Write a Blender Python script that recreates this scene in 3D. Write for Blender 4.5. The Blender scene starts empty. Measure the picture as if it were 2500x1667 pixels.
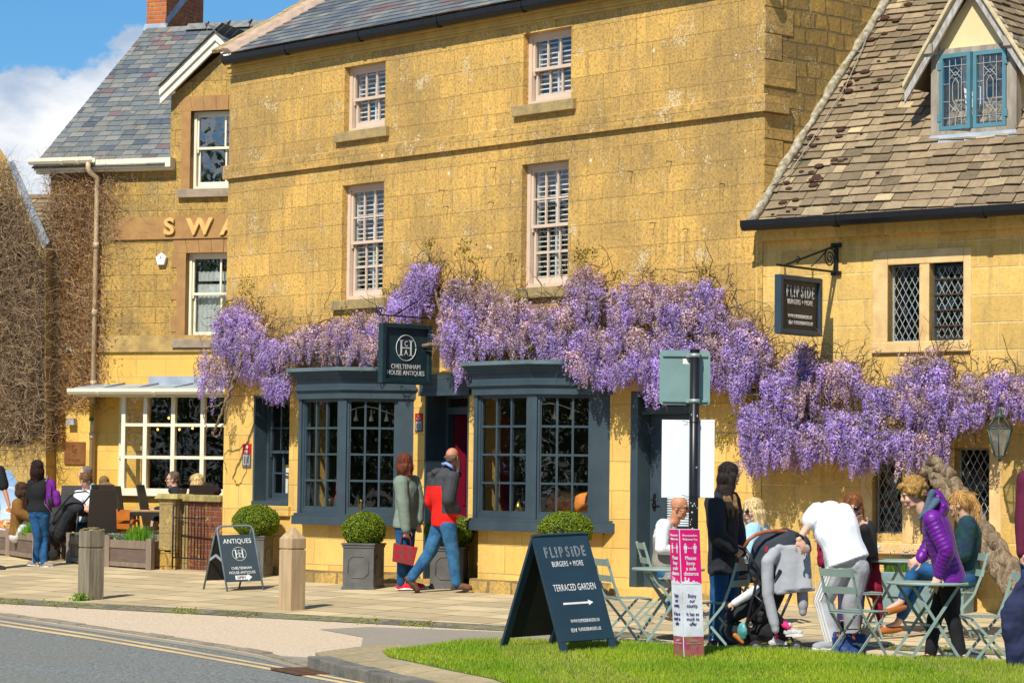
import bpy, bmesh, math, random
import numpy as np
from mathutils import Vector, Matrix
random.seed(7); rng = np.random.default_rng(7)
scn = bpy.context.scene; COL = scn.collection
# ---------------------------------------------------------------- camera, light, exposure
FPX = 6500.0; SL = 0.045                        # focal length in photo pixels, fall of the pavement
_a = math.radians(138); _v = np.array([math.cos(_a), math.sin(_a)]); _r = np.array([_v[1], -_v[0]])
_p = math.atan(332/FPX); _ro = math.radians(0.7)
FW = np.array([_v[0]*math.cos(_p), _v[1]*math.cos(_p), math.sin(_p)])
_R0 = np.array([_r[0], _r[1], 0.0]); _U0 = np.cross(_R0, FW)
RT = _R0*math.cos(_ro)+_U0*math.sin(_ro); UP = _U0*math.cos(_ro)-_R0*math.sin(_ro)
CAM = np.array([22.36, -22.01, 1.36])
cd = bpy.data.cameras.new('camera'); co = bpy.data.objects.new('camera', cd); COL.objects.link(co)
cd.sensor_width = 36; cd.lens = FPX/2500*36; cd.clip_start = 0.5; cd.clip_end = 3000
M4 = Matrix.Identity(4)
for i in range(3):
    M4[i][0] = RT[i]; M4[i][1] = UP[i]; M4[i][2] = -FW[i]; M4[i][3] = CAM[i]
co.matrix_world = M4; scn.camera = co
SUN_AZ = math.radians(-68); SUN_EL = math.radians(48)
sd = Vector((math.cos(SUN_AZ)*math.cos(SUN_EL), math.sin(SUN_AZ)*math.cos(SUN_EL), math.sin(SUN_EL)))
sl = bpy.data.lights.new('sun', 'SUN'); sl.energy = 5.0; sl.angle = math.radians(0.5); sl.color = (1, 0.94, 0.83)
so = bpy.data.objects.new('sun', sl); COL.objects.link(so); so.rotation_euler = sd.to_track_quat('Z', 'Y').to_euler(); so.location = (0, 0, 30)
scn.view_settings.view_transform = 'Standard'; scn.view_settings.look = 'None'
scn.view_settings.gamma = 1; scn.view_settings.exposure = 0.25
scn.cycles.use_denoising = True; scn.cycles.max_bounces = 6; scn.cycles.transparent_max_bounces = 12
scn.cycles.glossy_bounces = 3; scn.cycles.diffuse_bounces = 3
world = bpy.data.worlds.new('World'); scn.world = world; world.use_nodes = True
# ---------------------------------------------------------------- node helper
class NT:
    def __init__(s, tree): s.t = tree; tree.nodes.clear()
    def n(s, kind, props=None, **inp):
        x = s.t.nodes.new(kind)
        for k, v in (props or {}).items(): setattr(x, k, v)
        for k, v in inp.items():
            k2 = int(k[1:]) if k[0] == '_' and k[1:].isdigit() else k.replace('_', ' ')
            s.set(x.inputs[k2], v)
        return x
    def set(s, sock, v):
        if isinstance(v, bpy.types.NodeSocket): s.t.links.new(v, sock)
        else:
            if isinstance(v, (tuple, list)) and len(v) == 3 and sock.type == 'RGBA': v = (*v, 1)
            sock.default_value = v
    def math(s, op, a, b=0.0, c=None, clamp=False):
        x = s.n('ShaderNodeMath', {'operation': op, 'use_clamp': clamp}, _0=a, _1=b)
        if c is not None: s.set(x.inputs[2], c)
        return x.outputs[0]
    def mix(s, f, a, b, blend='MIX'):
        x = s.n('ShaderNodeMix', {'data_type': 'RGBA', 'blend_type': blend})
        s.set(x.inputs[0], f); s.set(x.inputs[6], a); s.set(x.inputs[7], b); return x.outputs[2]
    def noise(s, vec, scale, detail=3, rough=0.55, dist=0.0):
        return s.n('ShaderNodeTexNoise', None, Vector=vec, Scale=scale, Detail=detail, Roughness=rough, Distortion=dist).outputs[0]
    def ramp(s, f, a, b):                       # smooth 0..1 between a and b
        x = s.n('ShaderNodeMapRange', {'interpolation_type': 'SMOOTHSTEP'}, Value=f, _1=a, _2=b); return x.outputs[0]
    def pos(s): return s.n('ShaderNodeTexCoord').outputs['Object']
    def scale(s, v, k): return s.n('ShaderNodeVectorMath', {'operation': 'MULTIPLY'}, _0=v, _1=k).outputs[0]
    def bump(s, h, strength=0.5, dist=0.02, normal=None):
        x = s.n('ShaderNodeBump', None, Height=h, Strength=strength, Distance=dist)
        if normal: s.set(x.inputs['Normal'], normal)
        return x.outputs[0]
    def out(s, color, rough=0.8, normal=None, metal=0.0, spec=0.35, extra=None):
        b = s.n('ShaderNodeBsdfPrincipled')
        s.set(b.inputs['Base Color'], color); s.set(b.inputs['Roughness'], rough); s.set(b.inputs['Metallic'], metal)
        s.set(b.inputs['Specular IOR Level'], spec)
        if normal: s.set(b.inputs['Normal'], normal)
        for k, v in (extra or {}).items(): s.set(b.inputs[k], v)
        o = s.n('ShaderNodeOutputMaterial', None, Surface=b.outputs[0]); return b
def newmat(name):
    m = bpy.data.materials.new(name); m.use_nodes = True; return m, NT(m.node_tree)
MATS = {}
def plain(name, c, rough=0.7, c2=None, scale=6, bump=0.0, bscale=60, metal=0.0, spec=0.35, isl=0.0, stretch=None, bdist=0.01, extra=None):
    """colour with soft natural variation, fine bump, and optional per-piece variation"""
    if name in MATS: return MATS[name]
    m, t = newmat(name); p = t.pos()
    if stretch: p = t.scale(p, stretch)
    c2 = c2 or tuple(x*0.72 for x in c)
    col = t.mix(t.ramp(t.noise(p, scale, 5, 0.6), 0.3, 0.7), c, c2)
    if isl:
        g = t.n('ShaderNodeNewGeometry').outputs['Random Per Island']
        col = t.n('ShaderNodeHueSaturation', None, Hue=0.5, Saturation=1.0, Value=t.math('MULTIPLY_ADD', g, isl*2, 1-isl), Color=col).outputs[0]
    nm = t.bump(t.noise(p, bscale, 4), bump, bdist) if bump else None
    t.out(col, rough, nm, metal, spec, extra); MATS[name] = m; return m
# ---------------------------------------------------------------- sky with clouds
def build_world():
    t = NT(world.node_tree)
    sky = t.n('ShaderNodeTexSky', {'sky_type': 'NISHITA', 'sun_disc': False, 'sun_elevation': SUN_EL,
        'sun_rotation': math.atan2(sd.x, sd.y), 'air_density': 1.0, 'dust_density': 0.6, 'ozone_density': 2.5}).outputs[0]
    d = t.n('ShaderNodeTexCoord').outputs['Generated']
    z = t.n('ShaderNodeSeparateXYZ', None, Vector=d).outputs[2]
    n1 = t.noise(t.scale(d, (1, 1, 1.6)), 14, 8, 0.58)
    n2 = t.noise(t.scale(d, (1, 1, 2.2)), 5, 3, 0.5)
    edge = t.math('SUBTRACT', t.math('MULTIPLY_ADD', n1, 0.16, 0.075), z)
    cum = t.ramp(edge, -0.002, 0.007)
    high = t.math('MULTIPLY', t.ramp(t.noise(t.scale(d, (1, 1, 3)), 3, 7, 0.6), 0.52, 0.75), t.ramp(z, 0.17, 0.35))
    cl = t.math('MAXIMUM', cum, t.math('MULTIPLY', high, 0.7))
    shade = t.ramp(t.noise(t.scale(d, (1, 1, 1.8)), 11, 6, 0.6), 0.35, 0.68)
    ccol = t.mix(shade, (4.2, 5.2, 6.8), (10.5, 10.3, 10.2))
    blue = t.mix(1.0, sky, (0.50, 0.92, 1.22), 'MULTIPLY')
    col = t.mix(t.math('MULTIPLY', cl, 0.92), blue, ccol)
    bg = t.n('ShaderNodeBackground', None, Color=col, Strength=0.088)
    t.n('ShaderNodeOutputWorld', None, Surface=bg.outputs[0])
build_world()
# ---------------------------------------------------------------- measuring: photo pixel -> point on a real surface
def ray(x, y): return FW+RT*(x-1250)/FPX-UP*(y-833.5)/FPX
def on(x, y, P, n):
    d = ray(x, y); n = np.array(n, float); t = np.dot(np.array(P, float)-CAM, n)/np.dot(d, n); return CAM+d*t
def MF(x, y, y0=0.0): return on(x, y, (0, y0, 0), (0, 1, 0))
def gp(x, y, h=0.0): return on(x, y, (0, 0, h), (0, -SL, 1))
def gz(p): return SL*p[1]
def depth(p): return float(np.dot(np.array(p)-CAM, FW))
def cv(r, u, d): return RT*r+UP*u+FW*d         # direction in the viewer's terms: right, up, away
def px(x, y, d): return CAM+ray(x, y)*d
V = lambda p: Vector([float(q) for q in p])
# ---------------------------------------------------------------- objects
def tag(o, label=None, cat=None, group=None, kind=None):
    if label: o['label'] = label
    if cat: o['category'] = cat
    if group: o['group'] = group
    if kind: o['kind'] = kind
    return o
def thing(name, label, cat, loc=(0, 0, 0), rz=0.0, group=None):
    o = bpy.data.objects.new(name, None); COL.objects.link(o); o.location = V(loc); o.rotation_euler = (0, 0, rz)
    o.empty_display_size = 0.2
    return tag(o, label, cat, group)
def link(name, me, mats, parent=None, keep_world=True):
    o = bpy.data.objects.new(name, me); COL.objects.link(o)
    if mats is not None and not me.materials:
        for m in (mats if isinstance(mats, (list, tuple)) else [mats]): me.materials.append(m)
    if parent:
        o.parent = parent
        if keep_world:
            top = parent
            mw = Matrix.Identity(4)
            chain = []
            while top: chain.append(top); top = top.parent
            for q in reversed(chain): mw = mw @ q.matrix_parent_inverse @ Matrix.LocRotScale(q.location, q.rotation_euler, q.scale)
            o.matrix_parent_inverse = mw.inverted()
    return o
def copy_tree(o, parent=None):
    c = o.copy(); COL.objects.link(c)
    if parent: c.parent = parent; c.matrix_parent_inverse = o.matrix_parent_inverse
    for ch in [q for q in list(bpy.data.objects) if q.parent == o]: copy_tree(ch, c)
    return c
class Fr:                                       # a wall's own frame: a along it, b up, c out of it
    def __init__(s, O, ang, out=-1):
        s.O = np.array(O, float); s.u = np.array([math.cos(ang), math.sin(ang), 0]); s.n = np.array([math.sin(ang), -math.cos(ang), 0]); s.z = np.array([0, 0, 1.0]); s.ang = ang
    def p(s, a, b, c=0.0): return s.O+s.u*a+s.z*b+s.n*c
    def m(s, x, y, c=0.0):                      # photo pixel -> (a, b) on the plane c out of the wall
        q = on(x, y, s.O+s.n*c, s.n)-s.O; return float(q@s.u), float(q[2])
    def sub(s, a, b, c=0.0, dang=0.0): return Fr(s.p(a, b, c), s.ang+dang)
WORLD = Fr((0, 0, 0), 0)
class MB:
    def __init__(s): s.v = []; s.f = []; s.mi = []; s.k = 0; s.sm = []
    def add(s, vs, fs, mi=None, smooth=False):
        b = len(s.v); s.v += [tuple(float(q) for q in x) for x in vs]
        for f in fs: s.f.append(tuple(b+i for i in f)); s.mi.append(s.k if mi is None else mi); s.sm.append(smooth)
        return s
    def quad(s, a, b, c, d, mi=None): return s.add([a, b, c, d], [(0, 1, 2, 3)], mi)
    def poly(s, pts, mi=None): return s.add(pts, [tuple(range(len(pts)))], mi)
    def hexa(s, P, mi=None):                    # 8 corners: bottom ring, top ring
        return s.add(P, [(3, 2, 1, 0), (4, 5, 6, 7), (0, 1, 5, 4), (1, 2, 6, 5), (2, 3, 7, 6), (3, 0, 4, 7)], mi)
    def box(s, F, a0, a1, b0, b1, c0, c1, mi=None):
        return s.hexa([F.p(a0, b0, c1), F.p(a1, b0, c1), F.p(a1, b0, c0), F.p(a0, b0, c0), F.p(a0, b1, c1), F.p(a1, b1, c1), F.p(a1, b1, c0), F.p(a0, b1, c0)], mi)
    def prism(s, pts, off, mi=None):            # polygon (3-D points) pushed along a vector
        n = len(pts); P = [np.array(q, float) for q in pts]; Q = [q+np.array(off, float) for q in P]
        s.add(P+Q, [tuple(range(n))[::-1], tuple(range(n, 2*n))]+[(i, (i+1) % n, n+(i+1) % n, n+i) for i in range(n)], mi)
        return s
    def bar(s, p, q, w, t, up=(0, 0, 1), mi=None):   # flat bar between two points: width w across, thickness t along up
        p = np.array(p, float); q = np.array(q, float); d = q-p; d /= np.linalg.norm(d)
        up = np.array(up, float); sd_ = np.cross(d, up); 
        if np.linalg.norm(sd_) < 1e-4: sd_ = np.cross(d, (1, 0, 0))
        sd_ /= np.linalg.norm(sd_); u2 = np.cross(sd_, d); a = sd_*w/2; b = u2*t/2
        return s.hexa([p-a-b, p+a-b, p+a+b, p-a+b, q-a-b, q+a-b, q+a+b, q-a+b], mi)
    def tube(s, pts, r, n=8, mi=None, cap=True, flat=1.0, side=None):
        P = [np.array(q, float) for q in pts]; m = len(P); R = r if isinstance(r, (list, tuple, np.ndarray)) else [r]*m
        vs = []; prev = None
        for i in range(m):
            d = P[min(i+1, m-1)]-P[max(i-1, 0)]; d = d/(np.linalg.norm(d)+1e-9)
            if side is not None: a = np.array(side, float); a = a-d*(a@d)
            elif prev is None: a = np.cross(d, (0, 0, 1)); a = a if np.linalg.norm(a) > 0.05 else np.cross(d, (1, 0, 0))
            else: a = prev-d*(prev@d)
            a = a/(np.linalg.norm(a)+1e-9); prev = a; b = np.cross(d, a)
            for k in range(n):
                th = 2*math.pi*k/n; vs.append(P[i]+a*R[i]*math.cos(th)+b*R[i]*flat*math.sin(th))
        fs = [(i*n+k, i*n+(k+1) % n, (i+1)*n+(k+1) % n, (i+1)*n+k) for i in range(m-1) for k in range(n)]
        if cap: fs += [tuple(range(n))[::-1], tuple((m-1)*n+k for k in range(n))]
        return s.add(vs, fs, mi, n > 4)
    def lathe(s, c, prof, n=20, mi=None, axis=None, smooth=True):   # prof: (radius, height)
        c = np.array(c, float); A = np.array(axis if axis is not None else (0, 0, 1), float); A /= np.linalg.norm(A)
        e = np.cross(A, (0, 1, 0)); e = e if np.linalg.norm(e) > 0.1 else np.cross(A, (1, 0, 0)); e /= np.linalg.norm(e); g = np.cross(A, e)
        vs = [c+A*h+e*r*math.cos(2*math.pi*k/n)+g*r*math.sin(2*math.pi*k/n) for r, h in prof for k in range(n)]
        m = len(prof)
        fs = [(i*n+k, i*n+(k+1) % n, (i+1)*n+(k+1) % n, (i+1)*n+k) for i in range(m-1) for k in range(n)]
        fs += [tuple(range(n))[::-1], tuple((m-1)*n+k for k in range(n))]
        return s.add(vs, fs, mi, smooth)
    def ell(s, c, R, ax=None, n=12, mi=None):   # ellipsoid with axes ax (3x3 rows)
        ax = np.eye(3) if ax is None else np.array(ax, float); vs = []; m = n//2+1
        for i in range(m+1):
            ph = math.pi*i/m
            for k in range(n):
                th = 2*math.pi*k/n
                vs.append(np.array(c)+ax[0]*R[0]*math.sin(ph)*math.cos(th)+ax[1]*R[1]*math.sin(ph)*math.sin(th)+ax[2]*R[2]*math.cos(ph))
        fs = [(i*n+k, (i+1)*n+k, (i+1)*n+(k+1) % n, i*n+(k+1) % n) for i in range(m) for k in range(n)]
        return s.add(vs, fs, mi, True)
    def capsule(s, p, q, r0, r1, n=12, mi=None, flat=1.0, side=None):
        p = np.array(p, float); q = np.array(q, float); d = q-p; L = np.linalg.norm(d); d = d/(L+1e-9)
        pts = []; rs = []
        for a in (90, 60, 30): pts.append(p-d*r0*math.sin(math.radians(a))*min(1, flat+0.2)); rs.append(r0*math.cos(math.radians(a))+1e-4)
        pts += [p, q]; rs += [r0, r1]
        for a in (30, 60, 90): pts.append(q+d*r1*math.sin(math.radians(a))*min(1, flat+0.2)); rs.append(r1*math.cos(math.radians(a))+1e-4)
        return s.tube(pts, rs, n, mi, True, flat, side)
    def mesh(s, name, recalc=False):
        me = bpy.data.meshes.new(name); me.from_pydata(s.v, [], s.f); 
        me.polygons.foreach_set('material_index', s.mi); me.polygons.foreach_set('use_smooth', s.sm); me.update()
        if recalc:
            bm = bmesh.new(); bm.from_mesh(me); bmesh.ops.recalc_face_normals(bm, faces=bm.faces); bm.to_mesh(me); bm.free()
        return me
    def build(s, name, mats, parent=None, bevel=0.0, keep=True, recalc=False):
        me = s.mesh(name, recalc)
        if bevel:
            bm = bmesh.new(); bm.from_mesh(me); bmesh.ops.remove_doubles(bm, verts=bm.verts, dist=1e-5)
            ed = [e for e in bm.edges if len(e.link_faces) == 2 and e.calc_face_angle(0) > 0.6]
            bmesh.ops.bevel(bm, geom=ed, offset=bevel, segments=2, profile=0.6, affect='EDGES'); bm.to_mesh(me); bm.free()
        return link(name, me, mats, parent, keep)
def soup(name, verts, nper, mats, parent=None, col=None, smooth=False, kind=None):
    """many little separate polygons at once: verts (N*nper, 3)"""
    verts = np.asarray(verts, dtype=np.float32).reshape(-1, 3); n = len(verts)//nper
    me = bpy.data.meshes.new(name); me.vertices.add(n*nper); me.loops.add(n*nper); me.polygons.add(n)
    me.vertices.foreach_set('co', verts.ravel()); me.loops.foreach_set('vertex_index', np.arange(n*nper, dtype=np.int32))
    me.polygons.foreach_set('loop_start', np.arange(0, n*nper, nper, dtype=np.int32))
    me.polygons.foreach_set('loop_total', np.full(n, nper, dtype=np.int32)); me.update(calc_edges=True)
    if col is not None:
        at = me.color_attributes.new('tint', 'FLOAT_COLOR', 'POINT')
        c4 = np.ones((n*nper, 4), dtype=np.float32); c4[:, :3] = np.repeat(np.asarray(col, dtype=np.float32), nper, axis=0); at.data.foreach_set('color', c4.ravel())
    o = link(name, me, mats, parent)
    if kind: o['kind'] = kind
    return o
def text(body, F, a, b, size, mat, parent, name='lettering', c=0.004, sx=1.0, outline=0.0, align='CENTER', ext=0.001, bold=0.0, shear=0.0, spacing=1.0, width=None):
    """real letters standing on the face of frame F at (a, b)"""
    cu = bpy.data.curves.new('t', 'FONT'); cu.body = body; cu.size = size; cu.align_x = align; cu.shear = shear; cu.space_character = spacing
    if outline: cu.fill_mode = 'NONE'; cu.bevel_depth = outline; cu.bevel_resolution = 0
    else: cu.extrude = ext; cu.offset = bold
    cu.resolution_u = 3
    ob = bpy.data.objects.new('t', cu); COL.objects.link(ob); bpy.context.view_layer.update()
    me = bpy.data.meshes.new_from_object(ob.evaluated_get(bpy.context.evaluated_depsgraph_get()))
    bpy.data.objects.remove(ob); bpy.data.curves.remove(cu); me.name = name; me.materials.clear()
    n = len(me.vertices); co_ = np.empty(n*3, dtype=np.float32); me.vertices.foreach_get('co', co_); co_ = co_.reshape(-1, 3)
    if width: sx = width/max(1e-6, float(co_[:, 0].max()-co_[:, 0].min()))
    W = F.p(a, b, c)[None]+co_[:, :1]*sx*F.u[None]+co_[:, 1:2]*F.z[None]+co_[:, 2:3]*F.n[None]
    me.vertices.foreach_set('co', W.astype(np.float32).ravel()); me.update()
    return link(name, me, mat, parent)
def melt(mb, name, mats, parent, voxel=0.009, smooth=3, paint=None, disp=None):
    """grow overlapping shapes into ONE continuous skin"""
    me = mb.mesh(name); ob = bpy.data.objects.new('m', me); COL.objects.link(ob)
    r = ob.modifiers.new('r', 'REMESH'); r.mode = 'VOXEL'; r.voxel_size = voxel
    if smooth: q = ob.modifiers.new('s', 'SMOOTH'); q.iterations = smooth; q.factor = 0.5
    if disp:                                    # folds of cloth
        tx = bpy.data.textures.new('f', 'CLOUDS'); tx.noise_scale = disp[0]; tx.noise_depth = 1
        q = ob.modifiers.new('d', 'DISPLACE'); q.texture = tx; q.strength = disp[1]; q.mid_level = 0.5; q.texture_coords = 'LOCAL'
    bpy.context.view_layer.update()
    m2 = bpy.data.meshes.new_from_object(ob.evaluated_get(bpy.context.evaluated_depsgraph_get()))
    bpy.data.objects.remove(ob); bpy.data.meshes.remove(me); m2.name = name
    m2.materials.clear(); n = len(m2.polygons); m2.polygons.foreach_set('use_smooth', [True]*n)
    o = link(name, m2, mats, parent)
    if paint:
        cen = np.empty(n*3, dtype=np.float32); m2.polygons.foreach_get('center', cen)
        m2.polygons.foreach_set('material_index', np.asarray(paint(cen.reshape(-1, 3)), dtype=np.int32))
    return o
# ================================================================ MATERIALS OF THE PLACE
def masonry(name, ang, bw, bh, c1, c2, mortar, ms=0.008, lichen=0.5, dirt=0.5, warp=0.01, squash=1.0, off=0.5, seed=0.0, grey=(0.20, 0.15, 0.07), bump=0.6):
    m, t = newmat(name); p = t.pos()
    u = t.n('ShaderNodeVectorMath', {'operation': 'DOT_PRODUCT'}, _0=p, _1=(math.cos(ang), math.sin(ang), 0)).outputs['Value']
    xyz = t.n('ShaderNodeSeparateXYZ', None, Vector=p).outputs
    w = t.math('SUBTRACT', t.noise(p, 1.7, 2), 0.5)
    uu = t.math('ADD', t.math('ADD', u, 50.0+seed), t.math('MULTIPLY', w, warp*3)); zz = t.math('ADD', t.math('ADD', xyz[2], 10.0), t.math('MULTIPLY', w, warp))
    vec = t.n('ShaderNodeCombineXYZ', None, X=uu, Y=zz, Z=0.0).outputs[0]
    b = t.n('ShaderNodeTexBrick', {'offset': off, 'squash': squash, 'squash_frequency': 3}, Vector=vec, Color1=c1, Color2=c2, Mortar=mortar, Scale=1.0, Mortar_Size=ms, Mortar_Smooth=0.4, Bias=0.0, Brick_Width=bw, Row_Height=bh)
    col = b.outputs[0]
    big = t.ramp(t.noise(p, 1.1, 5, 0.6), 0.35, 0.65)
    col = t.mix(t.math('MULTIPLY', big, 0.25+0.25*dirt), col, t.mix(0.62, c1, grey))
    col = t.mix(t.math('MULTIPLY', t.ramp(t.noise(p, 0.42, 6, 0.65), 0.42, 0.62), dirt*dirt*0.62), col, grey)
    streak = t.ramp(t.noise(t.scale(p, (7, 7, 0.9)), 1.5, 5, 0.65), 0.45, 0.75)
    col = t.mix(t.math('MULTIPLY', streak, dirt*0.6), col, grey)
    fine = t.noise(p, 30, 7, 0.75)
    col = t.mix(t.math('MULTIPLY', t.ramp(fine, 0.46, 0.63), dirt*dirt*0.66), col, tuple(x*0.55 for x in grey))
    mott = t.noise(p, 9, 6, 0.7)
    col = t.mix(t.math('MULTIPLY', t.ramp(mott, 0.55, 0.66), 0.4), col, (0.80, 0.50, 0.11)); col = t.mix(t.math('MULTIPLY', t.ramp(t.noise(p, 13, 6, .8), 0.55, 0.68), dirt*0.6), col, tuple(x*.6 for x in grey))
    if lichen:
        vo = t.n('ShaderNodeTexVoronoi', {'feature': 'F1'}, Vector=t.mix(0.06, p, t.n('ShaderNodeTexNoise', None, Vector=p, Scale=20.0).outputs[1]), Scale=40.0, Randomness=1.0)
        size = t.math('MULTIPLY', t.ramp(t.noise(p, 2.2, 5, 0.7), 0.46, 0.70), 0.38*lichen)
        spot = t.ramp(t.math('SUBTRACT', size, vo.outputs[0]), 0.0, 0.08)
        col = t.mix(t.math('MULTIPLY', spot, 0.7), col, (0.66, 0.56, 0.36))
        vo2 = t.n('ShaderNodeTexVoronoi', {'feature': 'F1'}, Vector=p, Scale=5.2, Randomness=1.0)
        spot2 = t.ramp(t.math('SUBTRACT', t.math('MULTIPLY', t.ramp(t.noise(p, 1.4, 3), .5, .7), 0.11*lichen), vo2.outputs[0]), 0.0, 0.03)
        col = t.mix(t.math('MULTIPLY', spot2, 0.8), col, (0.72, 0.66, 0.48))
    h = t.math('ADD', t.math('MULTIPLY', b.outputs[1], -1.2), t.math('ADD', t.math('MULTIPLY', fine, 0.7), t.math('MULTIPLY', mott, 0.9)))
    t.out(col, 0.9, t.bump(h, bump, 0.012), 0, 0.2); MATS[name] = m; return m
S_MAIN = masonry('golden ashlar', 0, 0.55, 0.30, (0.82, 0.49, 0.125), (0.61, 0.37, 0.10), (0.28, 0.18, 0.05), 0.004, 1.7, 1.0, 0.012, grey=(0.27, 0.185, 0.08))
S_LOW = masonry('pale golden ashlar', 0, 0.62, 0.34, (0.88, 0.56, 0.155), (0.74, 0.45, 0.11), (0.58, 0.38, 0.13), 0.007, 0.0, 0.34, 0.02, seed=3.3)
S_SIDE = masonry('rubble gable stone', math.radians(90), 0.32, 0.19, (0.66, 0.38, 0.07), (0.36, 0.22, 0.06), (0.22, 0.15, 0.06), 0.015, 1.2, 0.9, 0.07, squash=0.7, bump=1.0)
S_RIGHT = masonry('cream gold block stone', math.radians(8.7), 0.50, 0.29, (0.88, 0.57, 0.17), (0.64, 0.41, 0.12), (0.80, 0.58, 0.25), 0.009, 0.12, 0.55, 0.012, squash=1.3, seed=1.2)
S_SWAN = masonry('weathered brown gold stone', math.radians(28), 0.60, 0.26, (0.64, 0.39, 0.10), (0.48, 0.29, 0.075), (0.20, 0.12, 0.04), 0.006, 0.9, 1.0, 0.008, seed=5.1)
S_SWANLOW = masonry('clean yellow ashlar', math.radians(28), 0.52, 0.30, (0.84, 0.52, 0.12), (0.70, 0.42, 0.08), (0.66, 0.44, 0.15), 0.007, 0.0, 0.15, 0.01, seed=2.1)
S_RUB = masonry('rough plinth stone', 0, 0.42, 0.22, (0.66, 0.42, 0.12), (0.40, 0.26, 0.09), (0.26, 0.18, 0.08), 0.02, 0.2, 0.9, 0.08, seed=8, bump=1.0)
S_PIER = masonry('lichened pier stone', math.radians(20), 0.6, 0.42, (0.50, 0.36, 0.14), (0.42, 0.30, 0.12), (0.40, 0.28, 0.12), 0.006, 0.5, 0.9, 0.02, bump=1.0)
BRICK = masonry('old red brick', math.radians(28), 0.22, 0.075, (0.36, 0.095, 0.035), (0.24, 0.06, 0.03), (0.34, 0.24, 0.14), 0.010, 0.0, 0.7, 0.012, grey=(0.10, 0.05, 0.035), bump=1.0)
BRICKC = masonry('orange chimney brick', math.radians(28), 0.23, 0.075, (0.62, 0.16, 0.035), (0.46, 0.10, 0.03), (0.34, 0.26, 0.17), 0.012, 0.0, 0.3, 0.004, grey=(0.12, 0.06, 0.05))
BRICKC2 = masonry('orange chimney brick side', math.radians(118), 0.23, 0.075, (0.60, 0.15, 0.035), (0.44, 0.10, 0.03), (0.34, 0.26, 0.17), 0.012, 0.0, 0.5, 0.004, grey=(0.10, 0.05, 0.04))
SILLST = plain('grey gold sill stone', (0.42, 0.30, 0.12), 0.9, (0.26, 0.20, 0.10), 9, 0.6, 70)
DRESS = plain('brown dressed stone', (0.42, 0.235, 0.085), 0.9, (0.33, 0.18, 0.07), 5, 0.35, 80)
DRESSG = plain('gold dressed stone', (0.62, 0.40, 0.11), 0.9, (0.48, 0.31, 0.09), 4, 0.5, 60)
JAMB = plain('pale mullion stone', (0.76, 0.54, 0.25), 0.9, (0.58, 0.38, 0.16), 4, 0.4, 60)
BLACKP = plain('black gutter', (0.008, 0.008, 0.009), 0.35, (0.012, 0.012, 0.014), 8)
BLUEP = plain('blue grey joinery paint', (0.045, 0.070, 0.086), 0.40, (0.034, 0.054, 0.068), 3, 0.2, 40, spec=0.5)
BLUEL = plain('blue grey lead top', (0.13, 0.18, 0.19), 0.5, (0.09, 0.13, 0.14), 6, 0.3, 30)
TAUPE = plain('taupe sash paint', (0.66, 0.51, 0.39), 0.45, (0.60, 0.46, 0.35), 4)
CREAM = plain('cream paint', (0.80, 0.74, 0.56), 0.45, (0.74, 0.68, 0.50), 4)
WHITEP = plain('white paint', (0.80, 0.79, 0.74), 0.5, (0.72, 0.71, 0.66), 5)
PIPE = plain('buff downpipe', (0.62, 0.46, 0.28), 0.5, (0.46, 0.32, 0.18), 5)
LEAD = plain('lead flashing', (0.36, 0.41, 0.46), 0.5, (0.22, 0.26, 0.31), 4, 0.3, 20)
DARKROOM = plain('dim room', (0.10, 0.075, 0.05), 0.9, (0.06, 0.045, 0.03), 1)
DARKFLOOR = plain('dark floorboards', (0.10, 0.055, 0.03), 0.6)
BURG = plain('burgundy door paint', (0.16, 0.004, 0.02), 0.4, (0.13, 0.003, 0.016), 2)
PLASTER = plain('cream plaster', (0.78, 0.62, 0.34), 0.9, (0.72, 0.56, 0.30), 3, 0.1, 40)
OAK = plain('silvered oak', (0.42, 0.37, 0.30), 0.8, (0.25, 0.21, 0.16), 3, 0.4, 30, stretch=(3, 3, 0.6))
TEAL = plain('teal casement paint', (0.10, 0.24, 0.29), 0.45, (0.085, 0.20, 0.25), 5)
LEADW = plain('pale lead came', (0.40, 0.43, 0.42), 0.45, (0.30, 0.33, 0.33), 5)
SLATW = plain('white shutter slat', (0.72, 0.72, 0.68), 0.5)
MORTAR = plain('lichened mortar fillet', (0.46, 0.42, 0.34), 0.95, (0.22, 0.17, 0.08), 16, 1.0, 40)
COPING = plain('mossy coping', (0.48, 0.34, 0.16), 0.95, (0.22, 0.15, 0.07), 10, 1.0, 30)
def glass(name, refl=1.0, tintc=(0.75, 0.8, 0.78), wav=0.15, base=0.08):
    m, t = newmat(name); p = t.pos()
    nm = t.bump(t.noise(p, 2.2, 2), wav, 0.05)
    tr = t.n('ShaderNodeBsdfTransparent', None, Color=tintc); gl = t.n('ShaderNodeBsdfGlossy', None, Color=(0.95, 0.97, 1.0), Roughness=0.01, Normal=nm)
    ge = t.n('ShaderNodeNewGeometry').outputs; ca = t.math('ABSOLUTE', t.n('ShaderNodeVectorMath', {'operation': 'DOT_PRODUCT'}, _0=ge['Incoming'], _1=ge['Normal']).outputs['Value'])
    fr = t.math('MULTIPLY_ADD', t.math('POWER', t.math('SUBTRACT', 1.0, ca, clamp=True), 5.0), 0.96, 0.05)   # the same from either side of the pane
    f = t.math('MULTIPLY_ADD', fr, refl, base*refl, clamp=True)
    mx = t.n('ShaderNodeMixShader', None, _0=f, _1=tr.outputs[0], _2=gl.outputs[0]); t.n('ShaderNodeOutputMaterial', None, Surface=mx.outputs[0]); return m
GLASS = glass('shop glass', 1.1, (.93, .95, .94), base=0.015, wav=.12); GLASSB = glass('upper glass', 1.2, (0.97, 0.98, 0.98), 0.2, 0.05); GLASSL = glass('leaded glass', 1.2, (0.4, 0.45, 0.42), 0.9, 0.04)
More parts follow.
